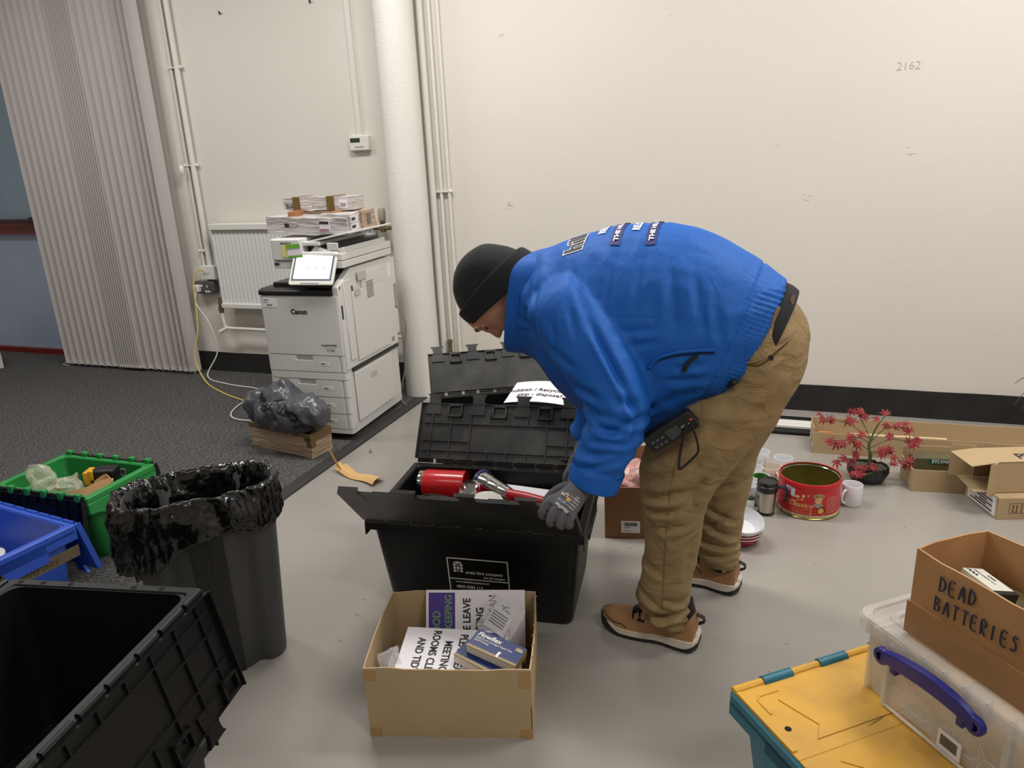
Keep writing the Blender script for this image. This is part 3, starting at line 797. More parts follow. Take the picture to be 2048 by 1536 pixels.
# ================================================================ attached-lid crates
def rr_shell(m, prof, n=4, cap0=True, cap1=True):
    return m.loft([rrect(hw, hd, r, z, n) for hw, hd, z, r in prof], cap0, cap1)
def crate_body(w, d, h, tp, mt, root, r=0.03, rimdrop=0.045, ledge=0.021, name='body', rim=None, inner=None):
    m = MB(); a, b = w / 2, d / 2
    i = ledge
    rr_shell(m, [(a - i - tp, b - i - tp, 0.0, r), (a - i - tp + 0.004, b - i - tp + 0.004, 0.006, r), (a - i, b - i, h - rimdrop, r), (a - i, b - i, h - 0.006, r),
                 (a - i, b - i, h - 0.004, r), (a - i - 0.006, b - i - 0.006, h - 0.004, r), (a - i - 0.006, b - i - 0.006, h - rimdrop, r), (a - i - tp - 0.002, b - i - tp - 0.002, 0.008, r)])
    body = m.build(name, mt, root)
    # rim with skirt, stepped at the short ends for the handles
    m = MB()
    rr_shell(m, [(a - i - 0.004, b - i - 0.004, h - 0.012, 0.01), (a - 0.003, b - 0.003, h - 0.012, 0.012), (a - 0.003, b - 0.003, h - 0.03, 0.012), (a, b, h - 0.03, 0.012), (a, b, h - 0.004, 0.012), (a - 0.004, b - 0.004, h, 0.01),
                 (a - i - 0.002, b - i - 0.002, h, 0.01), (a - i - 0.006, b - i - 0.006, h - 0.006, 0.01), (a - i - 0.004, b - i - 0.004, h - 0.012, 0.01)], cap0=False, cap1=False)
    for s in (-1, 1):
        m.box(s * a - 0.003 if s > 0 else -a, s * a if s > 0 else -a + 0.003, -b * 0.97, b * 0.97, h - 0.055, h - 0.02)
        m.box(s * a - 0.004 if s > 0 else -a, s * a if s > 0 else -a + 0.004, -b * 0.42, b * 0.42, h - 0.09, h - 0.02)
        for y in (-0.75, -0.42, 0.42, 0.75): m.box(min(s * (a - i), s * (a - 0.001)), max(s * (a - i), s * (a - 0.001)), b * y - 0.002, b * y + 0.002, h - 0.085 if abs(y) < 0.5 else h - 0.055, h - 0.02)
    rimo = m.build('rim', rim or mt, root)
    return body
def crate_lid(w, L, mt, root, side, ang, d, h, teeth=0, ribs=True, name='lid', twist=0, dark=None):
    # panel in local frame: x across, y from hinge (0) to free edge (L), inner face at -z side
    m = MB(); a = w / 2 - 0.006
    y0 = 0.012
    t = 0.0035
    m.box(-a, a, y0, L, 0, t)
    lip = 0.016
    m.box(-a, -a + 0.004, y0, L, -lip, 0); m.box(a - 0.004, a, y0, L, -lip, 0)
    m.box(-a, a, y0, y0 + 0.004, -0.010, 0); m.box(-a, a, L - 0.003, L, -0.008, 0)
    # free edge: dovetail tabs and clip loops
    nt = 4; step = 2 * a / nt
    for k in range(nt):
        xc = -a + step * (k + 0.5 + (0.22 if teeth else -0.22))
        m.prism([(xc - 0.032, L - 0.045), (xc + 0.032, L - 0.045), (xc + 0.030, L - 0.015), (xc + 0.021, L + 0.008), (xc + 0.024, L + 0.028), (xc + 0.032, L + 0.038), (xc - 0.032, L + 0.038), (xc - 0.024, L + 0.028), (xc - 0.021, L + 0.008), (xc - 0.030, L - 0.015)], -0.006, t + 0.001)
        xc2 = xc + step * (0.5 if not teeth else -0.5)
        if -a + 0.03 < xc2 < a - 0.03:
            for (p0, p1) in (((-0.03, L - 0.055), (0.03, L - 0.047)), ((-0.03, L - 0.012), (0.03, L - 0.004)), ((-0.03, L - 0.055), (-0.022, L - 0.004)), ((0.022, L - 0.055), (0.03, L - 0.004))):
                m.box(xc2 + p0[0], xc2 + p1[0], p0[1], p1[1], -0.012, 0)
    if ribs:
        rt = 0.0022; rd = 0.007
        ys = [y0 + 0.035, L * 0.36, L * 0.66]
        for j, y in enumerate(ys):
            if j == 1:
                m.box(-a + 0.05, -a * 0.42, y - rt, y + rt, -rd, 0); m.box(a * 0.42, a - 0.02, y - rt, y + rt, -rd, 0)
            else: m.box(-a + 0.045, a - 0.02, y - rt, y + rt, -rd, 0)
        for k, x in enumerate((-0.86, -0.64, -0.42, 0.42, 0.64, 0.86)): m.box(a * x - rt, a * x + rt, y0 + 0.01, L - 0.03, -rd, 0)
        for x in (-0.21, 0, 0.21):
            m.box(a * x - rt, a * x + rt, y0, y0 + 0.035, -rd, 0); m.box(a * x - rt, a * x + rt, L * 0.66, L - 0.03, -rd, 0)
        m.box(-a + 0.03, -a + 0.034, y0 + 0.02, L * 0.6, -0.012, 0); m.box(-a + 0.03, -a * 0.6, y0 + 0.018, y0 + 0.022, -0.012, 0)
    # hinge knuckles
    nk = 9
    for k in range(nk):
        xc = -a + 2 * a * (k + 0.5) / nk
        wd = a / nk * (0.9 if k % 2 else 0.75)
        m.tube([(xc - wd, 0.004, 0.002), (xc + wd, 0.004, 0.002)], 0.007, 8); m.box(xc - wd, xc + wd, 0.002, y0 + 0.006, -0.003, 0.005)
    o = m.build(name, [mt, dark or mt], root)
    # hinge axis on the rim; ang 0 = closed over the box, 90 = upright, 180 = lying outwards
    if side < 0:
        o.matrix_local = Matrix.Translation((0, -d / 2, h + 0.004)) @ Matrix.Rotation(R(ang), 4, 'X')
    else:
        o.matrix_local = Matrix.Translation((0, d / 2, h + 0.004)) @ Matrix.Rotation(PI, 4, 'Z') @ Matrix.Rotation(R(ang), 4, 'X')
    return o
def crate(name, label, loc, rz, w, d, h, mt, lids, tp=0.03, lidm=None, teeth=None, L=None, group=None, plain=False):
    root = empty(name, label, 'crate', loc, rz, group)
    crate_body(w, d, h, tp, mt, root)
    for side, ang in lids:
        crate_lid(w, (L or d * 0.5 + 0.01), lidm or mt, root, side, ang, d, h, teeth=1 if side > 0 else 0, ribs=not plain)
    return root
# main crate in the middle
MC = crate('storage_crate', 'open black attached-lid crate full of red kitchenware, where the man bends over', (-0.905, 2.160, 0), 0.115, 0.735, 0.49, 0.365, M_BLK, [(1, 125), (-1, 132)], tp=0.035, lidm=M_BLK2, L=0.238)
# printed panel on its front
fx = MC
Lm = mat('white_print', (236, 236, 236), 0.5)
tl = R(8)
def fm(x, z): return Matrix.Translation((x, -0.49 / 2 + 0.0203 + 0.035 * (0.32 - z) / 0.32, z)) @ Matrix.Rotation(R(90) + math.atan(0.035 / 0.32), 4, 'X')
PM = fm(0.008, 0.166) @ Matrix.Diagonal((0.84, 0.84, 1, 1))
pl = MB(); pl.M = PM
wq, hq, e = 0.125, 0.085, 0.0025
for x0, x1, z0, z1 in ((-wq, wq, hq - e * 2, hq), (-wq, wq, -hq, -hq + e * 2), (-wq, -wq + e * 2, -hq, hq), (wq - e * 2, wq, -hq, hq), (-wq, wq, -0.018, -0.014)):
    pl.box(x0, x1, z0, z1, 0.001, 0.0018)
# building mark
for i in range(3):
    for j in range(3):
        x, z = -0.1 + i * 0.014, 0.055 - j * 0.014
        if i == 1 and j in (0, 2):
            for q in ((0, 0.009, 0.008, 0.009), (0, 0.009, 0, 0.001), (0, 0.001, 0, 0.009), (0.008, 0.009, 0, 0.009)): pl.box(x + q[0], x + q[1], z - 0.009 + q[2], z - 0.009 + q[3], 0.001, 0.0018)
        else: pl.box(x, x + 0.010, z - 0.01, z, 0.001, 0.0018)
pl.prism([(-0.1, 0.059), (-0.062, 0.059), (-0.07, 0.065), (-0.081, 0.068), (-0.092, 0.065)], 0.001, 0.0018)
pn = pl.build('printed_panel', Lm, MC, smooth=0)
for s_, sz, x, z in (('crate hire company', 0.0195, -0.052, 0.012), ('the hill company', 0.013, 0.022, -0.006), ('www.thehillcompany.co.uk', 0.0125, -0.095, -0.034), ('0800 0283 114', 0.018, -0.095, -0.06)):
    o = text(s_, sz, Lm, pn, M=PM @ Matrix.Translation((x, z, 0.0014)), bold=0.015)
# second crate behind
RC = crate('storage_crate', 'black crate behind the open crate, its far lid raised and near lid shut', (-1.165, 3.08, 0), 0.47, 0.73, 0.46, 0.365, M_BLK, [(1, 128), (-1, 0)], tp=0.03, lidm=M_BLK2, L=0.225, plain=True)
lf = MB()
sh = empty('paper_sign', 'white paper sheet reading Rubbish / Recycle, lying on the shut lid of the rear crate', 'paper', (-1.035, 3.175, 0.40), 0.12, rot=(R(8), R(-2), 0.0))
vs = []; nx, ny = 14, 8
for j in range(ny + 1):
    for i in range(nx + 1):
        x, y = (i / nx - 0.5) * 0.297, (j / ny - 0.5) * 0.21
        vs.append((x, y, 0.016 * math.cos(x * 9) + 0.004 * math.sin(y * 14)))
MB().add(vs, [(j * (nx + 1) + i, j * (nx + 1) + i + 1, (j + 1) * (nx + 1) + i + 1, (j + 1) * (nx + 1) + i) for j in range(ny) for i in range(nx)]).build('sheet', M_PAPER, sh, solid=0.0004)
def shw(co): return Vector((co.x, co.y, 0.016 * math.cos(co.x * 9) + 0.004 * math.sin(co.y * 14) + 0.0012 + co.z))
text('Rubbish / Recycle /', 0.038, M_INK, sh, warp=lambda c: shw(Vector((c.x - 0.160, c.y + 0.0, c.z))), bold=0.015, depth=0)
text('skip - dispose?', 0.038, M_INK, sh, warp=lambda c: shw(Vector((c.x - 0.10, c.y - 0.045, c.z))), bold=0.015, depth=0)
# big dark crate in the near corner, stacked on another one
LC = crate('storage_crate', 'near black crate at the lower left, open and empty, upper one of its stack', (-1.343, 0.70, 0.237), 0.19 + PI / 2, 0.74, 0.49, 0.365, M_BLK, [(1, 215), (-1, 259)], tp=0.035, lidm=M_BLK, L=0.262)
o = crate('storage_crate', 'black crate under the near open black crate at the lower left', (-1.343, 0.70, 0), 0.19 + PI / 2, 0.70, 0.45, 0.234, M_BLK, [], tp=0.01)
for x in (-0.26, -0.13, 0.13, 0.26): pass
mat('hole_black', (6, 6, 6), 0.9)
for s in (-1, 1):
    for y in (-0.15, -0.08, 0.08, 0.15, 0.21): MB().lathe([(0.0065, 0), (0.0065, 0.0006)], 12, (s * (0.37 - 0.014), y, 0.3652)).build('drain_hole', mat('hole_black'), LC)
m = MB()
for x in (-0.05, 0.0, 0.05): m.box(0.353 - 0.02, 0.353 + 0.0, x - 0.03, x + 0.03, 0.33, 0.3655)
# scrap of clear film at the bottom of the open crate
fl_ = MB(); fl_.ball((0, 0, 0.02), 0.10, 12, (1.3, 1, 0.3))
o = merge_remesh(fl_, 'plastic_film', mat('black_film', (26, 26, 26), 0.2, bump=0.6, bscale=20, bdist=0.01), None, 0.008, 2, lambda c_, n_: c_ + crumple(c_, 12, 0.02)); place(o, (-1.36, 0.62, 0.262)); tag(o, 'crumpled dark plastic film lying inside the near black crate', 'film')
# green crate
M_GRN = mat('green_crate_plastic', (38, 140, 66), 0.42, bump=0.15, bscale=300, vary=0.3, vscale=5, col2=(30, 122, 56))
GC = crate('storage_crate', 'green crate with black lids hanging down, holding belts and bubble wrap, on the carpet', (-2.655, 1.975, 0.008), 0.02, 0.50, 0.345, 0.325, M_GRN, [(1, 262), (-1, 262)], tp=0.085, lidm=M_BLK, L=0.17)
for y in (-1, 1):
    for k in range(6):
        x = -0.215 + k * 0.086; MB().box(x - 0.013, x + 0.013, y * 0.1725 - 0.012, y * 0.1725 + 0.008, 0.31, 0.343).build('hinge_tab', M_GRN, GC, bevel=0.003)
m = MB().box(0.03, 0.115, 0.1395, 0.1402, 0.268, 0.3)
st = m.build('barcode_sticker', M_PAPER, GC); st['label'] = 'white barcode sticker inside the far wall'
text('04034221', 0.015, M_INK, st, (0.036, 0.1393, 0.282), bold=0.02)
m = MB()
for i in range(9): m.box(0.092 + i * 0.0024, 0.0932 + i * 0.0024 + (i % 3) * 0.0003, 0.1390, 0.1394, 0.273, 0.296)
m.build('barcode', M_INK, st)
m = MB(); m.M = Matrix(((0, 0, 1, 0), (1, 0, 0, 0), (0, 1, 0, 0), (0, 0, 0, 1)))
m.prism([(-0.17, 0.30), (-0.07, 0.30), (-0.07, 0.25), (-0.10, 0.235), (-0.13, 0.25), (-0.17, 0.255)], 0.225, 0.252); m.M = None
m.build('handle_skirt', M_GRN, GC, bevel=0.003)
# contents of the green crate
M_CLEAR = mat('clear_film', (232, 226, 208), 0.12, alpha=0.34, bump=0.8, bscale=18, bdist=0.02, spec=0.9)
fil = MB().box(-0.13, 0.13, -0.09, 0.09, 0, 0.10)
def blob(name, label, cat, c, r, sc, m_, amp=0.02, s=11, vox=0.007, seed=0, sm=3):
    b = MB().ball((0, 0, 0), r, 12, sc)
    o = merge_remesh(b, name, m_, None, vox, sm, lambda c_, n_: c_ + crumple(c_ + Vector((seed, 0, 0)), s, amp))
    place(o, c); return tag(o, label, cat)
blob('bubble_wrap', 'crumpled clear plastic wrap standing up in the left end of the green crate', 'packaging', (-2.79, 1.93, 0.30), 0.06, (1.0, 0.7, 1.3), M_CLEAR, 0.03, 14, seed=1)
blob('bubble_wrap', 'clear bubble wrap heap in the middle of the green crate beside the belt', 'packaging', (-2.69, 1.95, 0.275), 0.065, (1.1, 0.9, 0.9), M_CLEAR, 0.03, 14, seed=5)
blob('packing_paper', 'brown packing paper filling the bottom of the green crate', 'packaging', (-2.64, 1.975, 0.15), 0.11, (1.15, 0.75, 0.75), mat('dull_paper', (120, 98, 70), 0.8), 0.02, 9, seed=8)
bt = empty('leather_belt', 'tan leather belt folded over the things in the green crate', 'belt', (-2.60, 1.96, 0.262), 0.1)
def strap(m, pts, wd, up=(0, 0, 1), th=0.003):
    rows = catmull([tuple(p) for p in pts], 5); up = Vector(up).normalized()
    m.loft([[Vector(p) + up * wd * s + Vector((0, 0, 0)) for s in (-1, 1)] for p in rows], False, False, closed=False)
m = MB(); strap(m, [(-0.12, -0.02, 0.0), (-0.05, -0.05, 0.0), (0.03, -0.04, 0.02), (0.06, 0.0, 0.03), (0.09, 0.04, 0.03), (0.11, 0.02, 0.03), (0.105, -0.01, 0.02)], 0.024, (0, 0.55, 0.8)); strap(m, [(0.02, 0.03, 0.02), (0.05, 0.06, 0.04), (0.085, 0.05, 0.03), (0.14, 0.02, 0.01)], 0.02, (0, 0.3, 0.9))
m.build('strap', mat('tan_leather', (196, 148, 104), 0.6), bt, solid=0.004)
hl = empty('head_torch', 'black and yellow plastic torch lying in the green crate', 'torch', (-2.595, 2.06, 0.30), 0.4)
MB().box(-0.045, 0.05, -0.03, 0.04, -0.02, 0.03).build('case', mat('black_rubber', (24, 24, 25), 0.4), hl, bevel=0.008)
MB().box(-0.072, -0.045, -0.035, 0.03, -0.03, 0.028).box(-0.05, -0.03, -0.036, -0.02, -0.01, 0.035).build('bezel', mat('yellow_plastic', (226, 164, 28), 0.4), hl, bevel=0.005)
blob('blue_glove', 'crumpled blue plastic glove at the near end of the green crate', 'glove', (-2.50, 1.88, 0.262), 0.045, (1.2, 0.9, 0.8), mat('blue_film', (70, 150, 176), 0.3, bump=0.5, bscale=40), 0.02, 16, seed=3)
# blue crate
M_BLU = mat('blue_crate_plastic', (42, 86, 196), 0.42, bump=0.15, bscale=300, vary=0.25, vscale=5, col2=(32, 70, 176))
BC = crate('storage_crate', 'blue crate with brown tape on its end, on the carpet before the green crate', (-2.605, 1.485, 0.008), -0.115, 0.64, 0.40, 0.325, M_BLU, [(1, 258)], tp=0.035, L=0.215)
def em(y, z): return Matrix.Translation((0.32 - 0.0200 - 0.035 * (0.28 - z) / 0.28, y, z)) @ Matrix.Rotation(R(90), 4, 'Z') @ Matrix.Rotation(R(90) + math.atan(0.035 / 0.28), 4, 'X')
m = MB(); m.M = em(0.04, 0.215); m.box(-0.2, 0.165, -0.023, 0.023, 0.0004, 0.0012)
tp_ = m.build('packing_tape', mat('dull_tape', (122, 108, 86), 0.4), BC); tp_['label'] = 'brown tape with handwriting'
text('monitor old bits', 0.042, mat('marker_grey', (70, 62, 54), 0.5), tp_, M=em(0.0, 0.215) @ Matrix.Translation((-0.15, -0.014, 0.0014)), bold=-0.005, shear=0.3)
text('MAIL SERVICES', 0.034, mat('white_stencil', (214, 214, 220), 0.5), BC, M=em(0.06, 0.160) @ Matrix.Translation((-0.19, -0.01, 0.001)), bold=0.02, sx=0.62, spacing=1.1)
pt = empty('food_tub', 'round translucent plastic tub standing in the blue crate', 'tub', (-2.50, 1.46, 0.20))
MB().lathe([(0.05, 0), (0.062, 0.06), (0.065, 0.062), (0.063, 0.064), (0.055, 0.06), (0.048, 0.004)], 28, cap1=True).build('tub', mat('frosted_tub', (226, 226, 226), 0.3, alpha=0.7), pt)
MB().lathe([(0.068, 0.062), (0.068, 0.070), (0.06, 0.073), (0.0, 0.073)], 28).build('lid', mat('frosted_tub'), pt)
cp_ = tag(MB().box(-0.20, 0.18, -0.11, 0.10, 0.0, 0.18).build('white_carton', M_PAPER, bevel=0.004), 'white carton filling the blue crate under the plastic tub', 'box'); place(cp_, (-2.62, 1.48, 0.014), -0.115)

# ================================================================ grey bin with black bag
BN = empty('waste_bin', 'tall slim dark grey recycling bin standing behind the near black crate', 'bin', (-1.585, 1.552, 0), R(42))
M_BIN = mat('bin_grey', (70, 70, 70), 0.5, bump=0.15, bscale=250)
def binring(hl, hd, z, groove=0.022, n=72):
    out = []
    for i in range(n):
        a = 2 * PI * i / n
        c, s_ = math.cos(a), math.sin(a)
        x = hl * math.copysign(abs(c) ** 0.62, c); y = hd * math.copysign(abs(s_) ** 0.62, s_)
        g = groove * math.exp(-((abs(x) / hl - 0.52) / 0.13) ** 2) * sstep(0.5, 0.9, abs(y) / hd)
        y -= math.copysign(g, y)
        out.append(Vector((x, y, z)))
    return out
m = MB()
m.loft([binring(0.170, 0.090, 0.0), binring(0.175, 0.095, 0.01), binring(0.208, 0.122, 0.57, 0.016), binring(0.212, 0.126, 0.595, 0.0), binring(0.206, 0.120, 0.597, 0.0), binring(0.202, 0.115, 0.57, 0.016), binring(0.166, 0.086, 0.012)])
m.build('bin_body', M_BIN, BN)
m = MB()
for s in (-1, 1):
    for xx in (-0.024, 0.024):
        m.loft([[Vector((xx - 0.021, s * y, z)), Vector((xx + 0.021, s * y, z)), Vector((xx + 0.021, s * (y + 0.008), z)), Vector((xx - 0.021, s * (y + 0.008), z))] for y, z in ((0.089, 0.0), (0.122, 0.55))])
m.build('venting_channel', mat('bin_channel', (34, 33, 33), 0.5), BN)
M_BAG = mat('black_polythene', (12, 12, 12), 0.2, bump=1.0, bscale=8, bdist=0.035, detail=3, spec=0.6)
rings = []
prof = [(-0.08, 0.22, 0.0), (-0.04, 0.36, .6), (-0.024, 0.46, .8), (-0.016, 0.54, 0.9), (-0.002, 0.594, 1), (0.010, 0.60, 1), (0.020, 0.585, 1), (0.026, 0.565, 1), (0.026, 0.53, 1), (0.024, 0.50, 1), (0.014, 0.488, 1)]
N = 240
for k, (off, z, am) in enumerate(catmull(prof, 3)):
    rg = []
    base = [p + Vector((-0.010, 0, 0)) for p in binring(0.216 + off * (0.7 if off > 0 else 1), 0.124 + off * (0.8 if off > 0 else 1), z + 0.012, 0, N)]
    for i, p in enumerate(base):
        a = 2 * PI * i / N
        ca = Vector((math.cos(a) * 4, math.sin(a) * 4, z * 3))
        side = noise.noise(Vector((math.cos(a) * 1.2 + 3, math.sin(a) * 1.2, 0)))
        f1 = (0.5 - abs(noise.noise(Vector((math.cos(a) * 5, math.sin(a) * 5, z * 16))))) * 0.034 + abs(noise.noise(Vector((math.cos(a) * 14 + z * 9, math.sin(a) * 14, z * 26)))) * 0.018 - 0.010
        nrm = Vector((p.x / 0.226, p.y / 0.129, 0)).normalized()
        q = p + nrm * (f1 * am * 0.8 - 0.004 if off > 0 else -abs(f1) * am * 0.9 - 0.004)
        low = sstep(0.60, 0.47, z) if off > 0.014 else 0
        ext = 0.085 * sstep(0.0, -0.2, p.x) + side * 0.04 + 0.02 * sstep(0.0, -0.2, p.y)
        q.z -= low * max(ext, -0.01) + (noise.noise(ca * 2.1) * 0.008 + abs(noise.noise(Vector((math.cos(a) * 16, math.sin(a) * 16, 4)))) * 0.008) * am
        if low: q += nrm * low * 0.012 * (1 if p.x < 0 else 0.2)
        rg.append(q)
    rings.append(rg)
m = MB(); m.loft(rings, cap0=True, cap1=False)
bg = m.build('bin_bag', M_BAG, None, smooth=70)
tag(bg, 'shiny black bin bag turned over the rim of the slim grey bin', 'bag'); place(bg, (-1.585, 1.552, 0), R(42))
# ================================================================ open cardboard box with signs
def carton_walls(m, w, d, h, th=0.004, seed=0, tear=0.004, n=12, walls='FBLR', z0=0.0, hs=None):
    hs = hs or {}
    x, y = w / 2, d / 2
    spec = {'F': ((-x, -y), (x, -y), (0, 1)), 'B': ((x, y), (-x, y), (0, -1)), 'L': ((-x, y), (-x, -y), (1, 0)), 'R': ((x, -y), (x, y), (-1, 0))}
    for k in walls:
        a, b, inn = spec[k]
        hh = hs.get(k, h)
        vs = []
        for i in range(n + 1):
            t = i / n
            px, py = a[0] + (b[0] - a[0]) * t, a[1] + (b[1] - a[1]) * t
            jit = noise.noise(Vector((px * 22, py * 22, seed + 0.5))) * tear
            for q, zz in ((0, z0), (0, z0 + (hh - z0) * 0.5), (0, hh + jit), (th, hh + jit), (th, z0 + (hh - z0) * 0.5), (th, z0)):
                bow = math.sin(PI * t) * 0.006 * (1 if zz > z0 else 0) * (0.6 if zz < hh * 0.8 else 1)
                vs.append((px + inn[0] * (q - bow), py + inn[1] * (q - bow), zz))
        fs = [(i * 6 + j, i * 6 + (j + 1) % 6, (i + 1) * 6 + (j + 1) % 6, (i + 1) * 6 + j) for i in range(n) for j in range(6)]
        fs += [tuple(range(5, -1, -1)), tuple(n * 6 + j for j in range(6))]
        m.add(vs, fs)
    m.box(-x + th, x - th, -y + th, y - th, z0 + 0.001, z0 + 0.005)
    return m
SB = empty('cardboard_box', 'open brown cardboard box full of signs, in front of the crate with the printed panel', 'box', (-0.803, 1.612, 0), 0.272)
m = MB(); carton_walls(m, 0.445, 0.355, 0.222, seed=1, tear=0.005)
m.build('box_walls', M_CARD, SB, smooth=40)
M_CTAPE = mat('clear_tape', (176, 140, 92), 0.25)
m = MB()
for s in (-1, 1):
    MB().box(s * 0.2225 - (0.032 if s > 0 else 0), s * 0.2225 + (0 if s > 0 else 0.032), -0.1795, -0.1775, 0.0, 0.03).build('sealing_tape', M_CTAPE, SB)
MB().box(0.19, 0.2235, -0.1795, -0.1775, 0.165, 0.215).build('sealing_tape', M_CTAPE, SB); MB().box(-0.2235, -0.19, -0.1795, -0.1775, 0.185, 0.215).build('sealing_tape', M_CTAPE, SB)
m = MB()
for i in range(7):
    z = 0.10 + i * 0.018; y = -0.13 + i * 0.045
    m.slab((0.2215, y, 0.222), (0.006, 0.004, 0.004), (0.001, 0.012, -0.004), 0.001)
m.build('torn_fibres', mat('torn_card', (206, 182, 142), 0.9), SB)
M_PURP = mat('purple_print', (78, 58, 142), 0.45)
M_GTXT = mat('green_print', (112, 158, 108), 0.5)
def poster(name, label, o, xd, yd, w, h):
    # local frame: x = reading direction, y = up the page
    root = empty(name, label, 'sign')
    root.matrix_local = axes(o, xd, yd)
    MB().box(0, w, 0, h, -0.0006, 0).build('sheet', M_PAPER, root)
    MB().box(0.008, w - 0.008, h - 0.008 - 0.082, h - 0.008, 0, 0.0003).build('header', M_PURP, root)
    for t, y, mt, sz in (('GOOD', h - 0.044, M_GTXT, 0.034), ('HOUSEKEEPING', h - 0.080, M_GTXT, 0.031), ('PLEASE LEAVE', h - 0.137, M_INK, 0.032), ('MEETING', h - 0.177, M_INK, 0.032), ('ROOMS CLEAN', h - 0.217, M_INK, 0.032), ('AND TIDY', h - 0.257, M_INK, 0.032)):
        text(t, sz, mt, root, (w / 2, y, 0.0006), (0, 0, 0), bold=0.022, align='CENTER', sx=0.84)
    return root
c_, s_ = math.cos(0.272), math.sin(0.272)
def SBW(x, y, z): return (-0.803 + c_ * x - s_ * y, 1.612 + s_ * x + c_ * y, z)
def SBD(x, y, z): return (c_ * x - s_ * y, s_ * x + c_ * y, z)
# rear sheet leans on the back wall, header on its left, reads upwards
poster('housekeeping_sign', 'white and purple housekeeping sign leaning on the back wall of the cardboard box', SBW(0.190, 0.085, 0.035), SBD(0, 0.09, 0.205), SBD(-1, 0, 0), 0.215, 0.305)
# front sheet lies over the contents, header on its right, reads downwards
poster('housekeeping_sign', 'white and purple housekeeping sign lying flat under the blue test kit box', SBW(-0.150, 0.050, 0.186), SBD(-0.06, -1, -0.16), SBD(1, -0.01, 0.0), 0.205, 0.30)
cb = tag(MB().box(-0.19, 0.19, -0.15, 0.03, 0, 0.13).build('packing_carton', mat('grey_card', (150, 146, 140), 0.7)), 'grey carton at the bottom of the open cardboard box, under the signs', 'box'); place(cb, SBW(0, 0, 0.007), 0.272)
# test kit boxes
M_KBLUE = mat('kit_blue', (16, 38, 96), 0.4); M_KGOLD = mat('kit_gold', (146, 126, 84), 0.4); M_KWH = mat('kit_white', (232, 228, 216), 0.45)
def kit(name, label, loc, rot, w=0.150, d=0.068, h=0.026, txt=True):
    k = empty(name, label, 'box', loc, 0, rot=rot)
    MB().box(-w / 2, w / 2, -d / 2, d / 2, 0, h).build('carton', M_KWH, k, bevel=0.001)
    MB().box(-w / 2, w / 2, -d / 2, d / 2, h, h + 0.0006).build('top_print', M_KBLUE, k)
    MB().box(-w / 2 - 0.0004, w / 2 + 0.0004, -d / 2 - 0.0006, -d / 2 + 0.008, h - 0.001, h + 0.001).box(w * 0.33, w * 0.46, d * 0.2, d * 0.38, h + 0.0005, h + 0.001).box(w / 2, w / 2 + 0.0005, -d / 2, d / 2, 0, h).build('gold_band', M_KGOLD, k)
    if txt:
        text('Flowflex', 0.021, M_KWH, k, (-0.067, 0.012, h + 0.0009), (0, 0, 0), bold=0.02, shear=0.2)
        text('SARS-CoV-2 Antigen Rapid Test', 0.0085, M_KWH, k, (-0.067, 0.002, h + 0.0009), (0, 0, 0))
        text('(Self-Testing)', 0.0085, M_KWH, k, (-0.067, -0.007, h + 0.0009), (0, 0, 0))
        text('1 Test', 0.008, M_KWH, k, (0.051, 0.0145, h + 0.0013), (0, 0, 0))
        MB().prism([(0.012, -0.03), (0.02, -0.031), (0.019, -0.022), (0.022, -0.012), (0.014, -0.011), (0.013, -0.022)], h + 0.0005, h + 0.0011).build('swab_mark', M_KWH, k)
    return k
kit('test_kit_box', 'blue, gold and white test kit box lying on top of the signs', SBW(0.125, -0.095, 0.205), (R(6), R(8), 0.272 - 0.42))
kit('test_kit_box', 'second blue and white test kit box half hidden under the printed one', SBW(0.090, -0.108, 0.178), (R(3), R(8), 0.272 - 0.48), txt=False)
# zip bags
M_ZIP = mat('zip_bag_film', (236, 234, 236), 0.12, alpha=0.26, bump=0.7, bscale=30, bdist=0.008, spec=0.8)
def zipbag(label, loc, rot, w, h, cont=True):
    z = empty('zip_bag', label, 'bag', loc, 0, rot=rot)
    vs = []; n_ = 12
    for side in (1, -1):
        for j in range(n_ + 1):
            for i in range(n_ + 1):
                x, y = (i / n_ - 0.5), (j / n_ - 0.5)
                b_ = max(0, (0.25 - x * x)) * max(0, (0.25 - y * y)) * 16
                p = Vector((x * w, y * h, side * b_ * 0.010)); p += noise.noise_vector(p * 30) * 0.005
                if abs(x) == 0.5 or abs(y) == 0.5: p.z = abs(side) * noise.noise(Vector((x * 5, y * 5, 0))) * 0.003
                vs.append(p)
    k = (n_ + 1) ** 2
    MB().add(vs, [tuple(s * k + q for q in ((j * (n_ + 1) + i, j * (n_ + 1) + i + 1, (j + 1) * (n_ + 1) + i + 1, (j + 1) * (n_ + 1) + i))) for s in (0, 1) for j in range(n_) for i in range(n_)]).build('film', M_ZIP, z)
    MB().box(-w / 2, w / 2, h * 0.38, h * 0.40, -0.002, 0.002).box(-w / 2, w / 2, h * 0.43, h * 0.445, -0.002, 0.002).build('seal', M_ZIP, z)
    if cont:
        MB().box(-w * 0.3, w * 0.3, -h * 0.35, h * 0.2, -0.003, 0.003).build('leaflet', M_PAPER, z)
        m = MB()
        for i in range(5): m.box(-w * 0.25, w * 0.2, -h * 0.2 + i * h * 0.07, -h * 0.17 + i * h * 0.07, 0.003, 0.0036)
        m.build('leaflet_stripes', M_DARK, z)
zipbag('clear zip bag with a leaflet leaning against the sign at the back of the box', SBW(0.125, 0.05, 0.215), (R(48), R(6), 0.272 - 0.72), 0.13, 0.115)
zipbag('small clear plastic bag in the front left of the cardboard box beside the sign', SBW(-0.175, -0.085, 0.165), (R(40), R(-15), 0.5), 0.06, 0.075, False)

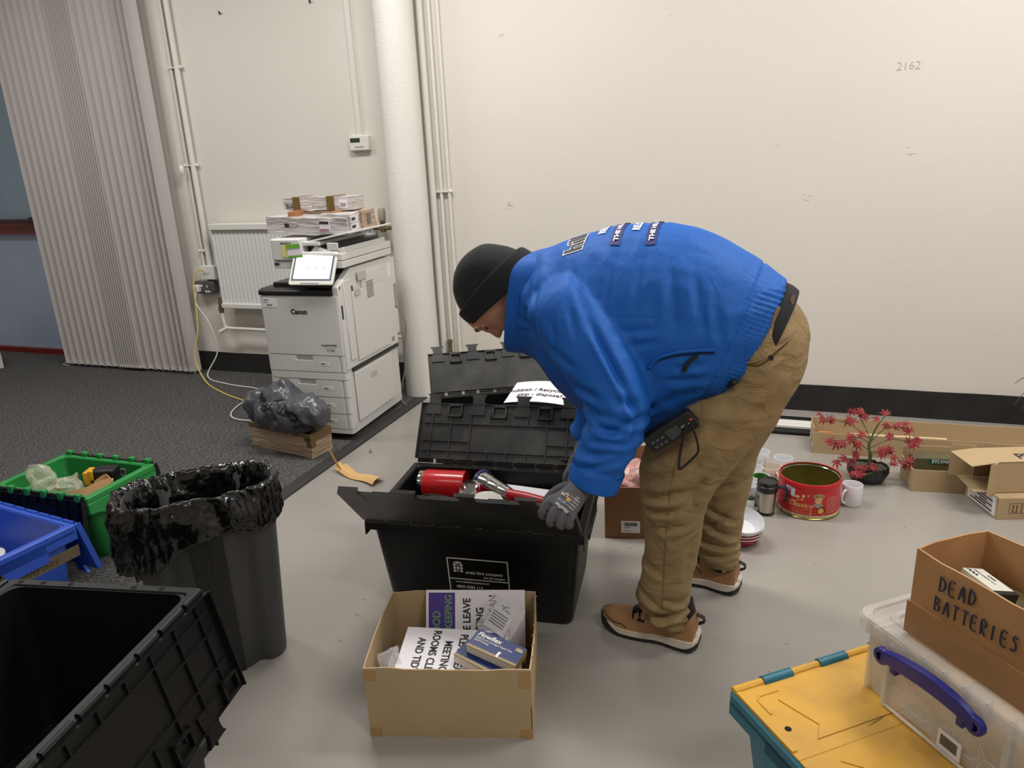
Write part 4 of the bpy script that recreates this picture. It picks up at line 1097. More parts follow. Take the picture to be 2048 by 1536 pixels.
# ================================================================ things in the main crate
M_RED = mat('red_gloss', (190, 26, 34), 0.25, coat=0.3)
can = empty('red_canister', 'big shiny red canister with a steel rim lying in the open crate', 'canister', (0, 0, 0))
can.matrix_local = axes((-1.225, 2.262, 0.322), (0.02, 0, 1), (0, 1, 0)) @ Matrix.Identity(4)
can.matrix_local = Matrix.Translation((-1.228, 2.268, 0.322)) @ Matrix.Rotation(R(8), 4, 'Z') @ Matrix.Rotation(R(90), 4, 'Y')
MB().lathe([(0.055, 0.02), (0.056, 0.025), (0.056, 0.172), (0.054, 0.178), (0.048, 0.178), (0.046, 0.174), (0.001, 0.174)], 40).build('canister_body', M_RED, can)
MB().lathe([(0.001, 0), (0.052, 0), (0.054, 0.003), (0.054, 0.021)], 40).build('steel_rim', M_CHROME, can)
def mug(name, label, loc, rz, r, h, mt, handle=True, rim=None, group=None, cat='mug', ha=0.0):
    e_ = empty(name, label, cat, loc, rz, group)
    MB().lathe([(r * 0.86, 0), (r * 0.94, 0.004), (r, 0.012), (r, h - 0.002), (r - 0.001, h), (r - 0.003, h), (r - 0.004, h - 0.003), (r - 0.004, 0.012), (r * 0.8, 0.007)], 32).build('mug_body', mt, e_)
    if handle:
        k = []
        for i in range(9):
            a = R(90 - 22.5 * i)
            k.append((r - 0.004 + 0.028 * math.cos(a), 0, h * 0.5 + h * 0.32 * math.sin(a)))
        MB().tube(catmull(k, 2), 0.0055, 8, flat=0.9).build('handle', mt, e_)
    return e_
M_CER = mat('white_ceramic', (222, 222, 226), 0.18); M_CREAM = mat('cream_ceramic', (216, 204, 188), 0.25)
ml = empty('red_travel_flask', 'red flask with a dark handle and steel lip lying beside the canister', 'flask'); ml.matrix_local = Matrix.Translation((-1.000, 2.262, 0.285)) @ Matrix.Rotation(R(-30), 4, 'Z') @ Matrix.Rotation(R(28), 4, 'X')
MB().lathe([(0.03, -0.04), (0.037, -0.035), (0.041, 0.055), (0.038, 0.058)], 32).build('flask_body', M_RED, ml)
MB().lathe([(0.0385, 0.058), (0.0385, 0.07), (0.034, 0.072), (0.033, 0.06)], 32).build('steel_lip', M_CHROME, ml)
MB().tube([(0, -0.040, 0.045), (0, -0.062, 0.03), (0, -0.066, -0.01), (0, -0.05, -0.04)], [0.011, 0.013, 0.013, 0.011], 12).build('grip', mat('dark_grip', (58, 54, 56), 0.35), ml)
MB().tube([(0, -0.038, 0.052), (0, -0.060, 0.04), (0, -0.064, -0.01), (0, -0.046, -0.045)], [0.014, 0.0155, 0.0155, 0.013], 12, flat=1.25).build('steel_surround', M_CHROME, ml)
cn = empty('steel_tumbler_stack', 'nested tapered steel cups with a navy base lying across the crate contents', 'cups'); cn.matrix_local = axes((-0.985, 2.30, 0.335), (0.4, 0.7, 0.4), (0.1, -0.5, 1)) 
d_ = (Vector((-0.79, 2.205, 0.332)) - Vector((-0.985, 2.305, 0.340))).normalized()
up_ = Vector((0, 0, 1)); sx_ = up_.cross(d_).normalized(); sy_ = d_.cross(sx_)
cn.matrix_local = Matrix(((sx_.x, sy_.x, d_.x, -0.985), (sx_.y, sy_.y, d_.y, 2.305), (sx_.z, sy_.z, d_.z, 0.338), (0, 0, 0, 1)))
m = MB(); z = 0.0; r0 = 0.042
for k in range(4):
    m.lathe([(r0, z), (r0 + 0.001, z + 0.004), (r0 - 0.006, z + 0.05), (r0 - 0.006, z + 0.052)], 32); z += 0.05; r0 -= 0.0062
m.build('cups', M_CHROME, cn)
MB().lathe([(0.001, -0.006), (0.040, -0.006), (0.047, -0.012), (0.0475, 0.0), (0.043, 0.004)], 32).build('navy_rim', mat('navy_plastic', (40, 52, 92), 0.35), cn)
rt = tag(MB().tube([(-0.85, 2.205, 0.352), (-0.78, 2.20, 0.350), (-0.70, 2.19, 0.345), (-0.64, 2.18, 0.33)], [0.021, 0.020, 0.018, 0.016], 20).build('red_bottle', mat('red_satin', (176, 28, 34), 0.3)), 'slim tapered red bottle lying in front of the steel cups', 'bottle')
pl_ = tag(MB().lathe([(0.02, 0), (0.055, 0.006), (0.07, 0.016), (0.066, 0.016), (0.05, 0.009), (0.001, 0.007)], 36).build('white_plate', mat('speckled_white', (196, 192, 186), 0.4, vary=0.5, vscale=120)), 'round pale plate tilted up at the front of the open crate', 'plate'); place(pl_, (-0.930, 2.175, 0.305), rot=(R(16), 0, 0))
bd = tag(MB().box(-0.13, 0.13, -0.09, 0.09, 0, 0.012).build('white_tray', M_PAPER, bevel=0.004), 'flat white tray lying at the back right of the open crate', 'tray'); place(bd, (-0.80, 2.28, 0.285), rot=(R(8), R(0), -0.05))
cb_ = empty('black_appliance', 'black and red kitchen gadget with a looped cord in front of the red canister', 'gadget', (-1.13, 2.15, 0.290), 0.1)
MB().ball((0, 0, 0.015), 0.05, 12, (1.1, 0.7, 0.55)).build('gadget_body', mat('gadget_black', (40, 38, 38), 0.4), cb_)
MB().tube(catmull([(-0.05, 0, 0.035), (-0.02, -0.02, 0.06), (0.03, -0.02, 0.065), (0.08, 0.0, 0.045)], 5), 0.003, 6).build('cord', M_INK, cb_)
MB().ball((0.06, 0, 0.005), 0.03, 10, (1.3, 0.8, 0.6)).ball((-0.07, 0.0, 0.005), 0.025, 10).build('red_trim', mat('red_trim', (200, 62, 50), 0.35), cb_)
for i, (x, y, z, c2, lb) in enumerate(((-1.03, 2.02, 0.27, 'r', 'red box glimpsed under the front lid, left one'), (-0.90, 2.03, 0.27, 'r', 'red box glimpsed under the front lid, middle one'), (-0.76, 2.05, 0.268, 'r', 'red box glimpsed under the front lid, right one'))):
    b = tag(MB().box(-0.055, 0.055, -0.05, 0.05, 0, 0.07).build('red_box', M_RED, bevel=0.004), lb + ' in the open crate', 'box'); place(b, (x, y, z), 0.1 * (i - 1))
pk = tag(MB().box(-0.29, 0.29, -0.16, 0.16, 0, 0.24).build('filling_carton', mat('dark_fill', (40, 38, 37), 0.8)), 'dark carton filling the bottom of the open crate', 'box'); place(pk, (-0.905, 2.16, 0.012), 0.115)

# ================================================================ brown box with pink wrap
BB = empty('cardboard_box', 'brown cardboard box with pink wrap and printed symbols, between the crate and the legs', 'box', (-0.50, 2.755, 0), 0.20)
m = MB(); carton_walls(m, 0.24, 0.26, 0.228, seed=4, tear=0.002)
m.M = Matrix.Translation((0, 0.128, 0.226)) @ Matrix.Rotation(R(-8), 4, 'X'); m.box(-0.11, 0.10, 0, 0.003, 0, 0.07); m.M = None
m.build('box_walls', M_CARD2, BB, smooth=40)
Mp = mat('brown_print', (86, 58, 40), 0.8)
m = MB(); t = 0.0016
for i in range(3):
    for j in range(2):
        x0, z0 = -0.055 + i * 0.044, 0.155 - j * 0.042
        for q in ((0, 0.037, 0, t), (0, 0.037, 0.035, 0.035 + t), (0, t, 0, 0.035), (0.037 - t, 0.037, 0, 0.035)): m.box(x0 + q[0], x0 + q[1], -0.1325, -0.1318, z0 + q[2], z0 + q[3])
        if j == 0: m.box(x0 + 0.008, x0 + 0.028, -0.1325, -0.1318, z0 + 0.016, z0 + 0.026); m.box(x0 + 0.008, x0 + 0.012, -0.1325, -0.1318, z0 + 0.008, z0 + 0.018)
        else:
            for k in range(12):
                a = 2 * PI * k / 12; m.box(x0 + 0.017 + 0.011 * math.cos(a) - 0.0025, x0 + 0.017 + 0.011 * math.cos(a) + 0.0025, -0.1325, -0.1318, z0 + 0.016 + 0.009 * math.sin(a) - 0.0015, z0 + 0.016 + 0.009 * math.sin(a) + 0.0015)
            m.box(x0 + 0.01, x0 + 0.024, -0.1325, -0.1318, z0 + 0.013, z0 + 0.018)
m.build('printed_symbols', Mp, BB)
sl = MB().box(-0.055, 0.02, -0.1335, -0.132, 0.028, 0.08).build('address_label', M_PAPER, BB)
m = MB()
for i in range(16): m.box(-0.043 + i * 0.0033, -0.0415 + i * 0.0033 + (i % 3) * 0.0005, -0.1342, -0.1335, 0.058, 0.073)
m.build('barcode', M_INK, sl); text('1234567890', 0.005, M_INK, sl, (-0.043, -0.1338, 0.050)); text('Made in PRC', 0.005, M_INK, sl, (-0.043, -0.1338, 0.036))
blob('pink_bubble_wrap', 'pink tinted clear wrap bulging out of the brown box behind the gloved hand', 'packaging', (-0.50, 2.755, 0.215), 0.085, (1.1, 1.1, 0.75), mat('pink_film', (234, 168, 156), 0.15, alpha=0.75, bump=0.9, bscale=22, bdist=0.015, vary=0.7, vscale=22, col2=(226, 214, 208)), 0.03, 12, seed=11)
fb_ = tag(MB().box(-0.1, 0.1, -0.11, 0.11, 0, 0.14).build('inner_carton', M_CARD2), 'inner carton inside the brown box under the pink wrap', 'box'); place(fb_, (-0.50, 2.755, 0.006), 0.20)

# ================================================================ mugs, tin, bowls
G = 'white mugs by the red tin'
mug('mug', 'plain white mug farthest back of the mugs, half hidden by the trouser leg', (-0.020, 3.44, 0), 2.7, 0.042, 0.095, M_CER, group=G)
mug('mug', 'white mug behind the cream mug, left of the open red tin', (0.083, 3.40, 0), 1.6, 0.042, 0.09, M_CER, group=G)
mc = mug('mug', 'wide cream mug with a spoon standing in it', (0.030, 3.285, 0), -1.0, 0.046, 0.092, M_CREAM, group=G)
mug('mug', 'white mug between the cream mug and the trouser leg', (-0.045, 3.245, 0), 3.6, 0.041, 0.095, M_CER, group=G)
ge = mug('mug', 'white mug with a green inside, behind the steel travel mug', (-0.012, 3.165, 0), -1.5, 0.04, 0.09, M_CER, group=G)
MB().lathe([(0.0335, 0.012), (0.0338, 0.085), (0.034, 0.0885), (0.0305, 0.0885), (0.030, 0.02), (0.001, 0.02)], 28).build('green_lining', mat('green_glaze', (64, 128, 52), 0.25), ge)
mug('mug', 'small white mug nearest the trouser leg, before the green lined mug', (-0.055, 3.065, 0), 2.0, 0.037, 0.09, M_CER, group=G)
mug('mug', 'white mug half hidden directly behind the steel travel mug', (0.005, 3.06, 0), 1.0, 0.033, 0.085, M_CER, group=G)
mug('mug', 'white mug right of the red tin, in front of the potted maple', (0.362, 3.160, 0), R(228), 0.041, 0.095, M_CER, group=G)
mug('mug', 'pale mug behind the right edge of the red tin, only its handle showing', (0.262, 3.235, 0), R(10), 0.041, 0.10, mat('pink_ceramic', (216, 196, 188), 0.25), group=G)
sp_ = empty('teaspoon', 'shiny teaspoon standing in the cream mug', 'spoon', (0.0, 3.27, 0.02))
MB().tube([(0.0, 0, 0), (0.0, 0.0, 0.06), (0.004, -0.006, 0.11)], [0.002, 0.002, 0.0035], 8, flat=1.8).build('spoon_stem', M_CHROME, sp_)
MB().ball((0, 0, -0.004), 0.01, 8, (1, 0.4, 1)).build('spoon_bowl', M_CHROME, sp_)
wh = empty('milk_frother', 'white handled milk frother with a green collar standing beside the travel mug', 'frother', (-0.045, 2.985, 0))
MB().lathe([(0.014, 0), (0.016, 0.003), (0.016, 0.055), (0.014, 0.06)], 20).build('frother_handle', M_PVC, wh)
MB().lathe([(0.015, 0.058), (0.015, 0.068), (0.006, 0.073)], 20).build('collar', mat('dark_green', (20, 70, 52), 0.3), wh)
MB().tube([(0, 0, 0.07), (0, 0, 0.105)], 0.002, 6).build('wand', M_CHROME, wh)
tm = empty('travel_mug', 'steel travel mug with black lid, handle and base, in front of the mugs', 'mug', (0.018, 2.985, 0), R(2))
MB().lathe([(0.03, 0.0), (0.033, 0.002), (0.034, 0.012), (0.033, 0.014)], 32).build('base', mat('black_mug_plastic', (26, 25, 26), 0.35), tm)
MB().lathe([(0.0325, 0.013), (0.034, 0.02), (0.0385, 0.09), (0.04, 0.108)], 32).build('steel_body', M_METAL, tm)
MB().lathe([(0.041, 0.106), (0.043, 0.109), (0.0435, 0.132), (0.041, 0.134), (0.042, 0.15), (0.040, 0.153), (0.037, 0.148), (0.001, 0.146)], 32).build('lid', mat('black_mug_plastic'), tm)
MB().tube(catmull([(0.04, 0, 0.126), (0.06, 0, 0.126), (0.074, 0, 0.12), (0.080, 0, 0.10), (0.076, 0, 0.075), (0.070, 0, 0.062)], 3), [0.0075] * 12 + [0.006] * 4, 8, flat=1.3).build('handle', mat('black_mug_plastic'), tm)
# red tin
tn = empty('biscuit_tin', 'large open red round tin with gold lettering and an old fashioned child on it', 'tin', (0.186, 3.085, 0), 0)
M_TIN = mat('red_tin', (196, 34, 40), 0.28)
TR = 0.124; TH = 0.158
MB().lathe([(TR - 0.002, 0.004), (TR, 0.018), (TR, TH - 0.02), (TR + 0.002, TH - 0.018), (TR + 0.002, TH - 0.004), (TR, TH), (TR - 0.004, TH), (TR - 0.004, TH - 0.003)], 64, cap0=False, cap1=False).build('tin_wall', M_TIN, tn)
M_GIN = mat('gold_lacquer', (132, 124, 60), 0.22, metal=0.6)
MB().lathe([(TR - 0.0045, TH - 0.003), (TR - 0.0045, 0.008), (0.001, 0.008)], 64, cap0=False).build('tin_inside', M_GIN, tn)
MB().lathe([(TR - 0.008, 0.0), (TR + 0.002, 0.001), (TR + 0.002, 0.006), (TR - 0.001, 0.008)], 64, cap0=True, cap1=False).build('bottom_seam', M_GIN, tn)
MB().lathe([(TR - 0.0055, TH - 0.014), (TR - 0.0075, TH - 0.012), (TR - 0.0055, TH - 0.010)], 64, cap0=False, cap1=False).build('inner_bead', M_CHROME, tn)
MB().lathe([(TR + 0.0003, 0.010), (TR + 0.0003, 0.021)], 64, cap0=False, cap1=False).build('bottom_band', mat('cream_print', (214, 200, 160), 0.4), tn)
def tinw(a0, off=0.0006):
    # wrap flat art around the tin; x = along the surface, y = up
    def f(co):
        a = R(a0) + co.x / TR
        return Vector(((TR + off + co.z) * math.cos(a), (TR + off + co.z) * math.sin(a), co.y))
    return f
def tinpoly(name, mt, parts, a0, off=0.0006):
    m = MB(); f = tinw(a0, off)
    for pts in parts:
        # fan of short strips so that the art follows the curve
        xs = [p[0] for p in pts]; n_ = max(1, int((max(xs) - min(xs)) / 0.008))
        m.add([f(Vector((p[0], p[1], 0))) for p in pts], [tuple(range(len(pts)))])
    return m.build(name, mt, tn, smooth=0)
M_GOLDP = mat('gold_print', (222, 190, 112), 0.4); M_SKINP = mat('skin_print', (214, 164, 120), 0.5); M_SUIT = mat('beige_print', (176, 148, 108), 0.5)
def shift(c, dx, dy): return Vector((c.x + dx, c.y + dy, c.z))
f = tinw(-90)
text('Classico', 0.030, M_GOLDP, tn, warp=lambda c: f(shift(c, -0.088, 0.056)), bold=0.01, shear=0.35, depth=0)
text('finest selection of biscuits', 0.008, M_GOLDP, tn, warp=lambda c: f(shift(c, -0.07, 0.028)), depth=0)
text('since 1896', 0.012, mat('cream_print'), tn, warp=lambda c: f(shift(c, -0.105, 0.072)), depth=0)
for i in range(8): text('assorted butter cookies'[: 16 + i % 4], 0.0075, mat('cream_print'), tn, warp=lambda c, i=i: f(shift(c, 0.068, 0.098 - i * 0.0095)), depth=0)
text('net weight  1500 g   e   biscuits assortment   oven baked', 0.0075, M_INK, tn, warp=lambda c: f(shift(c, -0.10, 0.013)) , depth=0)
rnd = lambda cx, cy, rx, ry, n_=14: [(cx + rx * math.cos(2 * PI * i / n_), cy + ry * math.sin(2 * PI * i / n_)) for i in range(n_)]
tinpoly('child_print', M_SUIT, [[(0.002, 0.018), (0.058, 0.018), (0.056, 0.05), (0.05, 0.07), (0.032, 0.078), (0.014, 0.074), (0.004, 0.056)], rnd(0.034, 0.108, 0.024, 0.013)], -90, 0.0008)
tinpoly('face_print', M_SKINP, [rnd(0.033, 0.09, 0.0145, 0.016)], -90, 0.0011)
tinpoly('collar_print', mat('blue_grey_print', (150, 156, 160), 0.5), [[(0.012, 0.072), (0.033, 0.058), (0.052, 0.072), (0.046, 0.078), (0.033, 0.07), (0.02, 0.078)]], -90, 0.0012)
tinpoly('drum_print', mat('drum_dark', (96, 40, 32), 0.5), [rnd(0.047, 0.047, 0.018, 0.017)], -90, 0.0013)
tinpoly('drum_face_print', mat('drum_gold', (216, 164, 60), 0.5), [rnd(0.045, 0.045, 0.012, 0.013)], -90, 0.0016)
tinpoly('hat_print', mat('hat_brown', (132, 100, 66), 0.5), [[(0.012, 0.104), (0.054, 0.104), (0.056, 0.108), (0.034, 0.112), (0.010, 0.108)]], -90, 0.0013)
tinpoly('flourish_print', M_GOLDP, [rnd(-0.05, 0.10 , 0.010, 0.006), rnd(-0.026, 0.106, 0.006, 0.008), rnd(-0.008, 0.11, 0.004, 0.004), rnd(-0.03, 0.09, 0.004, 0.005), rnd(-0.045, 0.086, 0.012, 0.0012), rnd(-0.03, 0.046, 0.04, 0.0008), rnd(-0.05, 0.02 + 0.018, 0.03, 0.0006)], -90, 0.0008)
o = tinpoly('price_label', mat('pale_label', (206, 212, 222), 0.5), [[(-0.103, 0.100), (-0.062, 0.094), (-0.060, 0.128), (-0.066, 0.132), (-0.104, 0.138)]], -90, 0.0016)
text('PARTY', 0.009, M_NAVY, tn, warp=lambda c: tinw(-90, 0.002)(shift(c, -0.098, 0.124)), depth=0)
text('MIX', 0.009, M_NAVY, tn, warp=lambda c: tinw(-90, 0.002)(shift(c, -0.096, 0.110)), depth=0)
# bowls
G = 'bowls stacked by the far shoe'
for i, (z, lb) in enumerate(((0.0, 'lowest'), (0.013, 'second lowest'), (0.026, 'third from the floor'))):
    b = empty('bowl', 'white lined red bowl behind the far trouser leg, %s of the stack' % lb, 'bowl', (-0.072 + i * 0.002, 2.72, z), 0, G)
    MB().lathe([(0.035, 0), (0.06, 0.008), (0.084, 0.04), (0.0845, 0.043)], 40, cap1=False).build('red_outside', mat('red_melamine', (150, 22, 40), 0.3), b)
    MB().lathe([(0.0846, 0.042), (0.0835, 0.0455), (0.08, 0.044), (0.056, 0.012), (0.001, 0.010)], 40, cap0=False).build('white_lining', M_CER, b)
b = tag(MB().lathe([(0.03, 0), (0.055, 0.01), (0.075, 0.045), (0.077, 0.06), (0.074, 0.062), (0.07, 0.045), (0.05, 0.014), (0.001, 0.011)], 40).build('bowl', M_CER), 'plain white bowl tilted on top of the red bowls', 'bowl', G); place(b, (-0.070, 2.715, 0.047), rot=(R(14), R(8), 0))
# ================================================================ potted maple
mp_ = empty('potted_maple', 'small artificial red maple in an oval black pot', 'plant', (0.448, 3.43, 0))
m = MB()
m.loft([circ((0, 0, z), r * 1.0, 32, 'Z', r * 0.8) for r, z in ((0.055, 0), (0.07, 0.006), (0.09, 0.05), (0.088, 0.074), (0.085, 0.078), (0.08, 0.074), (0.08, 0.06))], True, False)
m.build('pot', mat('black_glaze', (26, 24, 25), 0.2), mp_)
m = MB()
n_ = 20; vs = [(0, 0, 0.07)]
for j in range(1, 8):
    for i in range(24):
        a = 2 * PI * i / 24; rr = 0.081 * j / 7
        x, y = rr * math.cos(a), rr * 0.8 * math.sin(a)
        vs.append((x, y, 0.062 + abs(noise.noise(Vector((x * 60, y * 60, 0)))) * 0.022))
fs = [(0, 1 + i, 1 + (i + 1) % 24) for i in range(24)] + [(1 + j * 24 + i, 1 + (j + 1) * 24 + i, 1 + (j + 1) * 24 + (i + 1) % 24, 1 + j * 24 + (i + 1) % 24) for j in range(6) for i in range(24)]
m.add(vs, fs); m.build('gravel', mat('dark_gravel', (70, 64, 58), 0.8, bump=0.8, bscale=150, vary=0.8, vscale=60, col2=(110, 102, 92)), mp_)
tr = MB(); lv = MB(); rr_ = random.Random(5)
def mleaf(c, s, n_, spin):
    n_ = Vector(n_).normalized(); u = n_.orthogonal().normalized(); v = n_.cross(u)
    angs = (-125, -80, -40, 0, 40, 80, 125); L = (0.5, 0.75, 0.95, 1.1, 0.95, 0.75, 0.5)
    out = []
    for k, (a, l) in enumerate(zip(angs, L)):
        for da, ll in ((-13, l * 0.55), (0, l), (13, l * 0.55)):
            t_ = R(a + da) + spin
            out.append(c + (u * math.cos(t_) + v * math.sin(t_)) * s * ll + n_ * (-0.25 * s * ll * ll))
        if k < 6:
            t_ = R((a + angs[k + 1]) / 2) + spin; out.append(c + (u * math.cos(t_) + v * math.sin(t_)) * s * 0.28)
    t_ = R(180) + spin; out.append(c + (u * math.cos(t_) + v * math.sin(t_)) * s * 0.1)
    k = len(lv.v)
    lv.add([c] + out, [(0, 1 + i, 1 + (i + 1) % len(out)) for i in range(len(out))])
top = [(0.0, 0, 0.065), (0.004, 0.0, 0.12), (-0.006, 0.0, 0.17), (0.004, 0, 0.22), (0.02, 0, 0.27), (0.05, 0, 0.325)]
tr.tube(catmull(top, 4), [0.008] * 6 + [0.006] * 6 + [0.004] * 5 + [0.0022] * 4, 8)
brs = [((0, 0, 0.10), (-0.06, -0.05, 0.12), (-0.10, -0.05, 0.12)), ((0, 0, 0.15), (-0.09, 0.0, 0.19), (-0.14, 0, 0.17)), ((0, 0, 0.2), (-0.1, 0.02, 0.265), (-0.2, 0, 0.28)), ((0, 0, 0.13), (0.08, -0.02, 0.15), (0.13, -0.04, 0.115)), ((0, 0, 0.16), (0.08, 0.0, 0.21), (0.15, 0, 0.20)), ((0, 0, 0.19), (0.06, 0.03, 0.25), (0.13, 0, 0.27)),
       ((0, 0, 0.18), (-0.05, -0.04, 0.22), (-0.08, -0.05, 0.21)), ((0, 0, 0.2), (-0.05, 0.04, 0.29), (-0.07, 0.03, 0.31)), ((0, 0, 0.09), (0.02, -0.07, 0.08), (-0.03, -0.09, 0.06)), ((0, 0, 0.14), (0.06, -0.05, 0.17), (0.06, -0.06, 0.16))]
for b_ in brs:
    tr.tube(catmull([tuple(p) for p in b_], 4), 0.0022, 6)
    e_ = Vector(b_[2]); mid = Vector(b_[1])
    for k in range(7):
        c0 = e_ + Vector((rr_.uniform(-1, 1), rr_.uniform(-0.7, 0.7), rr_.uniform(-0.6, 0.6))) * (0.0 if k == 0 else 0.042)
        if k in (3, 5): c0 = mid + Vector((rr_.uniform(-1, 1), rr_.uniform(-1, 1), 1)) * 0.012
        mleaf(c0, rr_.uniform(0.027, 0.04), (rr_.uniform(-0.6, 0.6), rr_.uniform(-1.2, -0.1), rr_.uniform(0.3, 1)), rr_.uniform(0, 6.28))
mleaf(Vector((0.052, 0, 0.327)), 0.038, (0, -0.6, 0.8), 1.2); mleaf(Vector((0.02, 0, 0.30)), 0.03, (0.3, -0.6, 0.6), 2.2)
for k in range(4): mleaf(Vector((-0.05 + 0.02 * k, -0.06, 0.085 + 0.01 * (k % 2))), 0.03, (0.2, -0.8, 0.7), k)
tr.build('trunk', mat('maple_stem', (92, 98, 62), 0.7), mp_)
lv.build('foliage', mat('red_leaf', (132, 32, 40), 0.6, vary=0.6, vscale=30, col2=(164, 60, 62)), mp_, smooth=0, solid=0.0004)
# ================================================================ boxes along the right
LB = empty('long_carton', 'long low open carton with a torn side, lying along the floor behind the maple', 'box', (1.21, 3.835, 0), 0.045)
m = MB(); carton_walls(m, 1.98, 0.17, 0.135, seed=6, tear=0.003, n=60, hs={'F': 0.112})
m.build('box_walls', M_CARD, LB, smooth=40)
m = MB()
m.slab((-0.82, -0.082, 0.109), (0.42, 0, 0.002), (0, 0.012, 0.004), 0.003)
m.slab((0.0, 0.08, 0.135), (0.05, 0, 0), (0.01, -0.01, -0.03), 0.002)
m.slab((0.12, 0.08, 0.135), (0.03, 0, 0), (0.03, -0.015, -0.05), 0.002)
m.build('torn_flap', mat('torn_card'), LB)
m = MB(); m.box(-0.9915, -0.9895, -0.07, 0.07, 0.03, 0.12); l = m.build('shipping_label', M_PAPER, LB)
m = MB()
for i in range(5): m.box(-0.9925, -0.9914, -0.055, 0.04 - (i % 2) * 0.03, 0.045 + i * 0.014, 0.051 + i * 0.014)
m.build('label_print', M_INK, l)
MB().box(-0.965, -0.91, -0.078, -0.065, 0.104, 0.1135).build('orange_sticker', mat('orange_label', (214, 120, 60), 0.5), LB)
S2 = empty('cardboard_box', 'low open brown carton right of the maple pot, with a green printed packet in it', 'box', (0.745, 3.455, 0), 0.13)
m = MB(); carton_walls(m, 0.28, 0.17, 0.105, seed=8, tear=0.001, hs={'B': 0.15})
m.build('box_walls', M_CARD2 if False else M_CARD, S2, smooth=40)
MB().box(-0.143, -0.1405, -0.03, 0.0, 0.05, 0.08).build('hand_hole', M_DARK, S2)
pk = empty('lamp_packet', 'dark green lamp packet with white lettering lying in the low open carton', 'packet', (0.745, 3.49, 0.10), 0.13)
MB().box(-0.12, 0.12, -0.03, 0.03, -0.09, 0.022).build('carton', mat('packet_card', (96, 92, 66), 0.6), pk)
MB().box(-0.06, 0.115, -0.0312, -0.03, -0.002, 0.021).build('green_print', mat('sylvania_green', (24, 92, 70), 0.4), pk)
text('SYLVANIA', 0.022, M_PAPER, pk, (-0.045, -0.0318, 0.003), bold=0.03)
LO = empty('cardboard_box', 'shallow closed carton with handling symbols, lowest at the right edge', 'box', (1.055, 3.325, 0), 0.31)
MB().box(-0.20, 0.20, -0.115, 0.115, 0, 0.095).build('carton', M_CARD, LO, bevel=0.002)
m = MB(); t = 0.0012
for i in range(4):
    x0 = -0.155 + i * 0.05
    for q in ((0, 0.048, 0, t), (0, 0.048, 0.045, 0.045 + t), (0, t, 0, 0.045), (0.048 - t, 0.048, 0, 0.045)): m.box(x0 + q[0], x0 + q[1], -0.1158, -0.115, 0.025 + q[2], 0.025 + q[3])
for x in (-0.14, -0.125): m.box(x - 0.0015, x + 0.0015, -0.1158, -0.115, 0.034, 0.058); m.add([(x - 0.005, -0.1158, 0.055), (x + 0.005, -0.1158, 0.055), (x, -0.1158, 0.064)], [(0, 1, 2)])
m.box(-0.147, -0.118, -0.1158, -0.115, 0.031, 0.0335)
m.add([(-0.09, -0.1158, 0.064), (-0.068, -0.1158, 0.064), (-0.072, -0.1158, 0.052), (-0.079, -0.1158, 0.046), (-0.086, -0.1158, 0.052)], [(0, 1, 2, 3, 4)]); m.box(-0.080, -0.078, -0.1158, -0.115, 0.033, 0.047); m.box(-0.085, -0.073, -0.1158, -0.115, 0.031, 0.034)
m.add([(-0.045, -0.1158, 0.046), (-0.038, -0.1158, 0.053), (-0.030, -0.1158, 0.055), (-0.022, -0.1158, 0.053), (-0.015, -0.1158, 0.046)], [(0, 1, 2, 3, 4)])
m.build('printed_symbols', Mp, LO)
l = MB().box(-0.2015, -0.20, -0.10, 0.09, 0.008, 0.088).build('shipping_label', M_PAPER, LO)
m = MB()
for i in range(6): m.box(-0.2022, -0.2014, -0.08 + (i % 2) * 0.04, 0.07 - (i % 3) * 0.03, 0.018 + i * 0.011, 0.023 + i * 0.011)
m.build('label_print', M_INK, l)
PH = empty('lamp_carton', 'brown carton with black lettering and open flaps, on the shallow carton at the right edge', 'box', (1.085, 3.345, 0.096), 0.31)
m = MB()
w_, d_2, h_ = 0.46, 0.16, 0.135
m.box(-w_ / 2, w_ / 2, -d_2 / 2, -d_2 / 2 + 0.003, 0, h_); m.box(-w_ / 2, w_ / 2, d_2 / 2 - 0.003, d_2 / 2, 0, h_); m.box(-w_ / 2, w_ / 2, -d_2 / 2, d_2 / 2, 0, 0.003); m.box(-w_ / 2, w_ / 2, -d_2 / 2, d_2 / 2, h_ - 0.003, h_); m.box(w_ / 2 - 0.003, w_ / 2, -d_2 / 2, d_2 / 2, 0, h_)
m.build('carton', M_CARD, PH)
m = MB()
m.slab((-w_ / 2, -d_2 / 2, h_), (-0.105, 0.0, -0.012), (0, d_2, 0), 0.003)
m.slab((-w_ / 2, -d_2 / 2, 0.004), (-0.085, 0.0, 0.008), (0.02, d_2, 0), 0.003)
m.slab((-w_ / 2, -d_2 / 2, 0.0), (-0.05, -0.035, 0.004), (0.0, 0.0, h_), 0.003)
m.slab((-w_ / 2, d_2 / 2, 0.0), (-0.085, 0.03, 0.0), (0, 0.0, h_ + 0.01), 0.003)
m.build('flap', M_CARD, PH)
text('PHILIPS', 0.07, M_INK, PH, (-0.13, -0.045, h_ + 0.0004), (0, 0, 0), bold=0.02, sx=0.95)
m = MB()
for k in range(3):
    a = R(90 + 120 * k)
    pts = [Vector((-0.085 + 0.018 * math.cos(a + b2) , -d_2 / 2 - 0.001, 0.06 + 0.018 * math.sin(a + b2))) for b2 in (-0.5, -0.2, 0.2, 0.5)]
    m.tube(pts, 0.0018, 6)
    m.tube([(-0.085 + 0.008 * math.cos(a + PI), -d_2 / 2 - 0.001, 0.06 + 0.008 * math.sin(a + PI)), (-0.085 + 0.02 * math.cos(a + PI), -d_2 / 2 - 0.001, 0.06 + 0.02 * math.sin(a + PI))], 0.0014, 6)
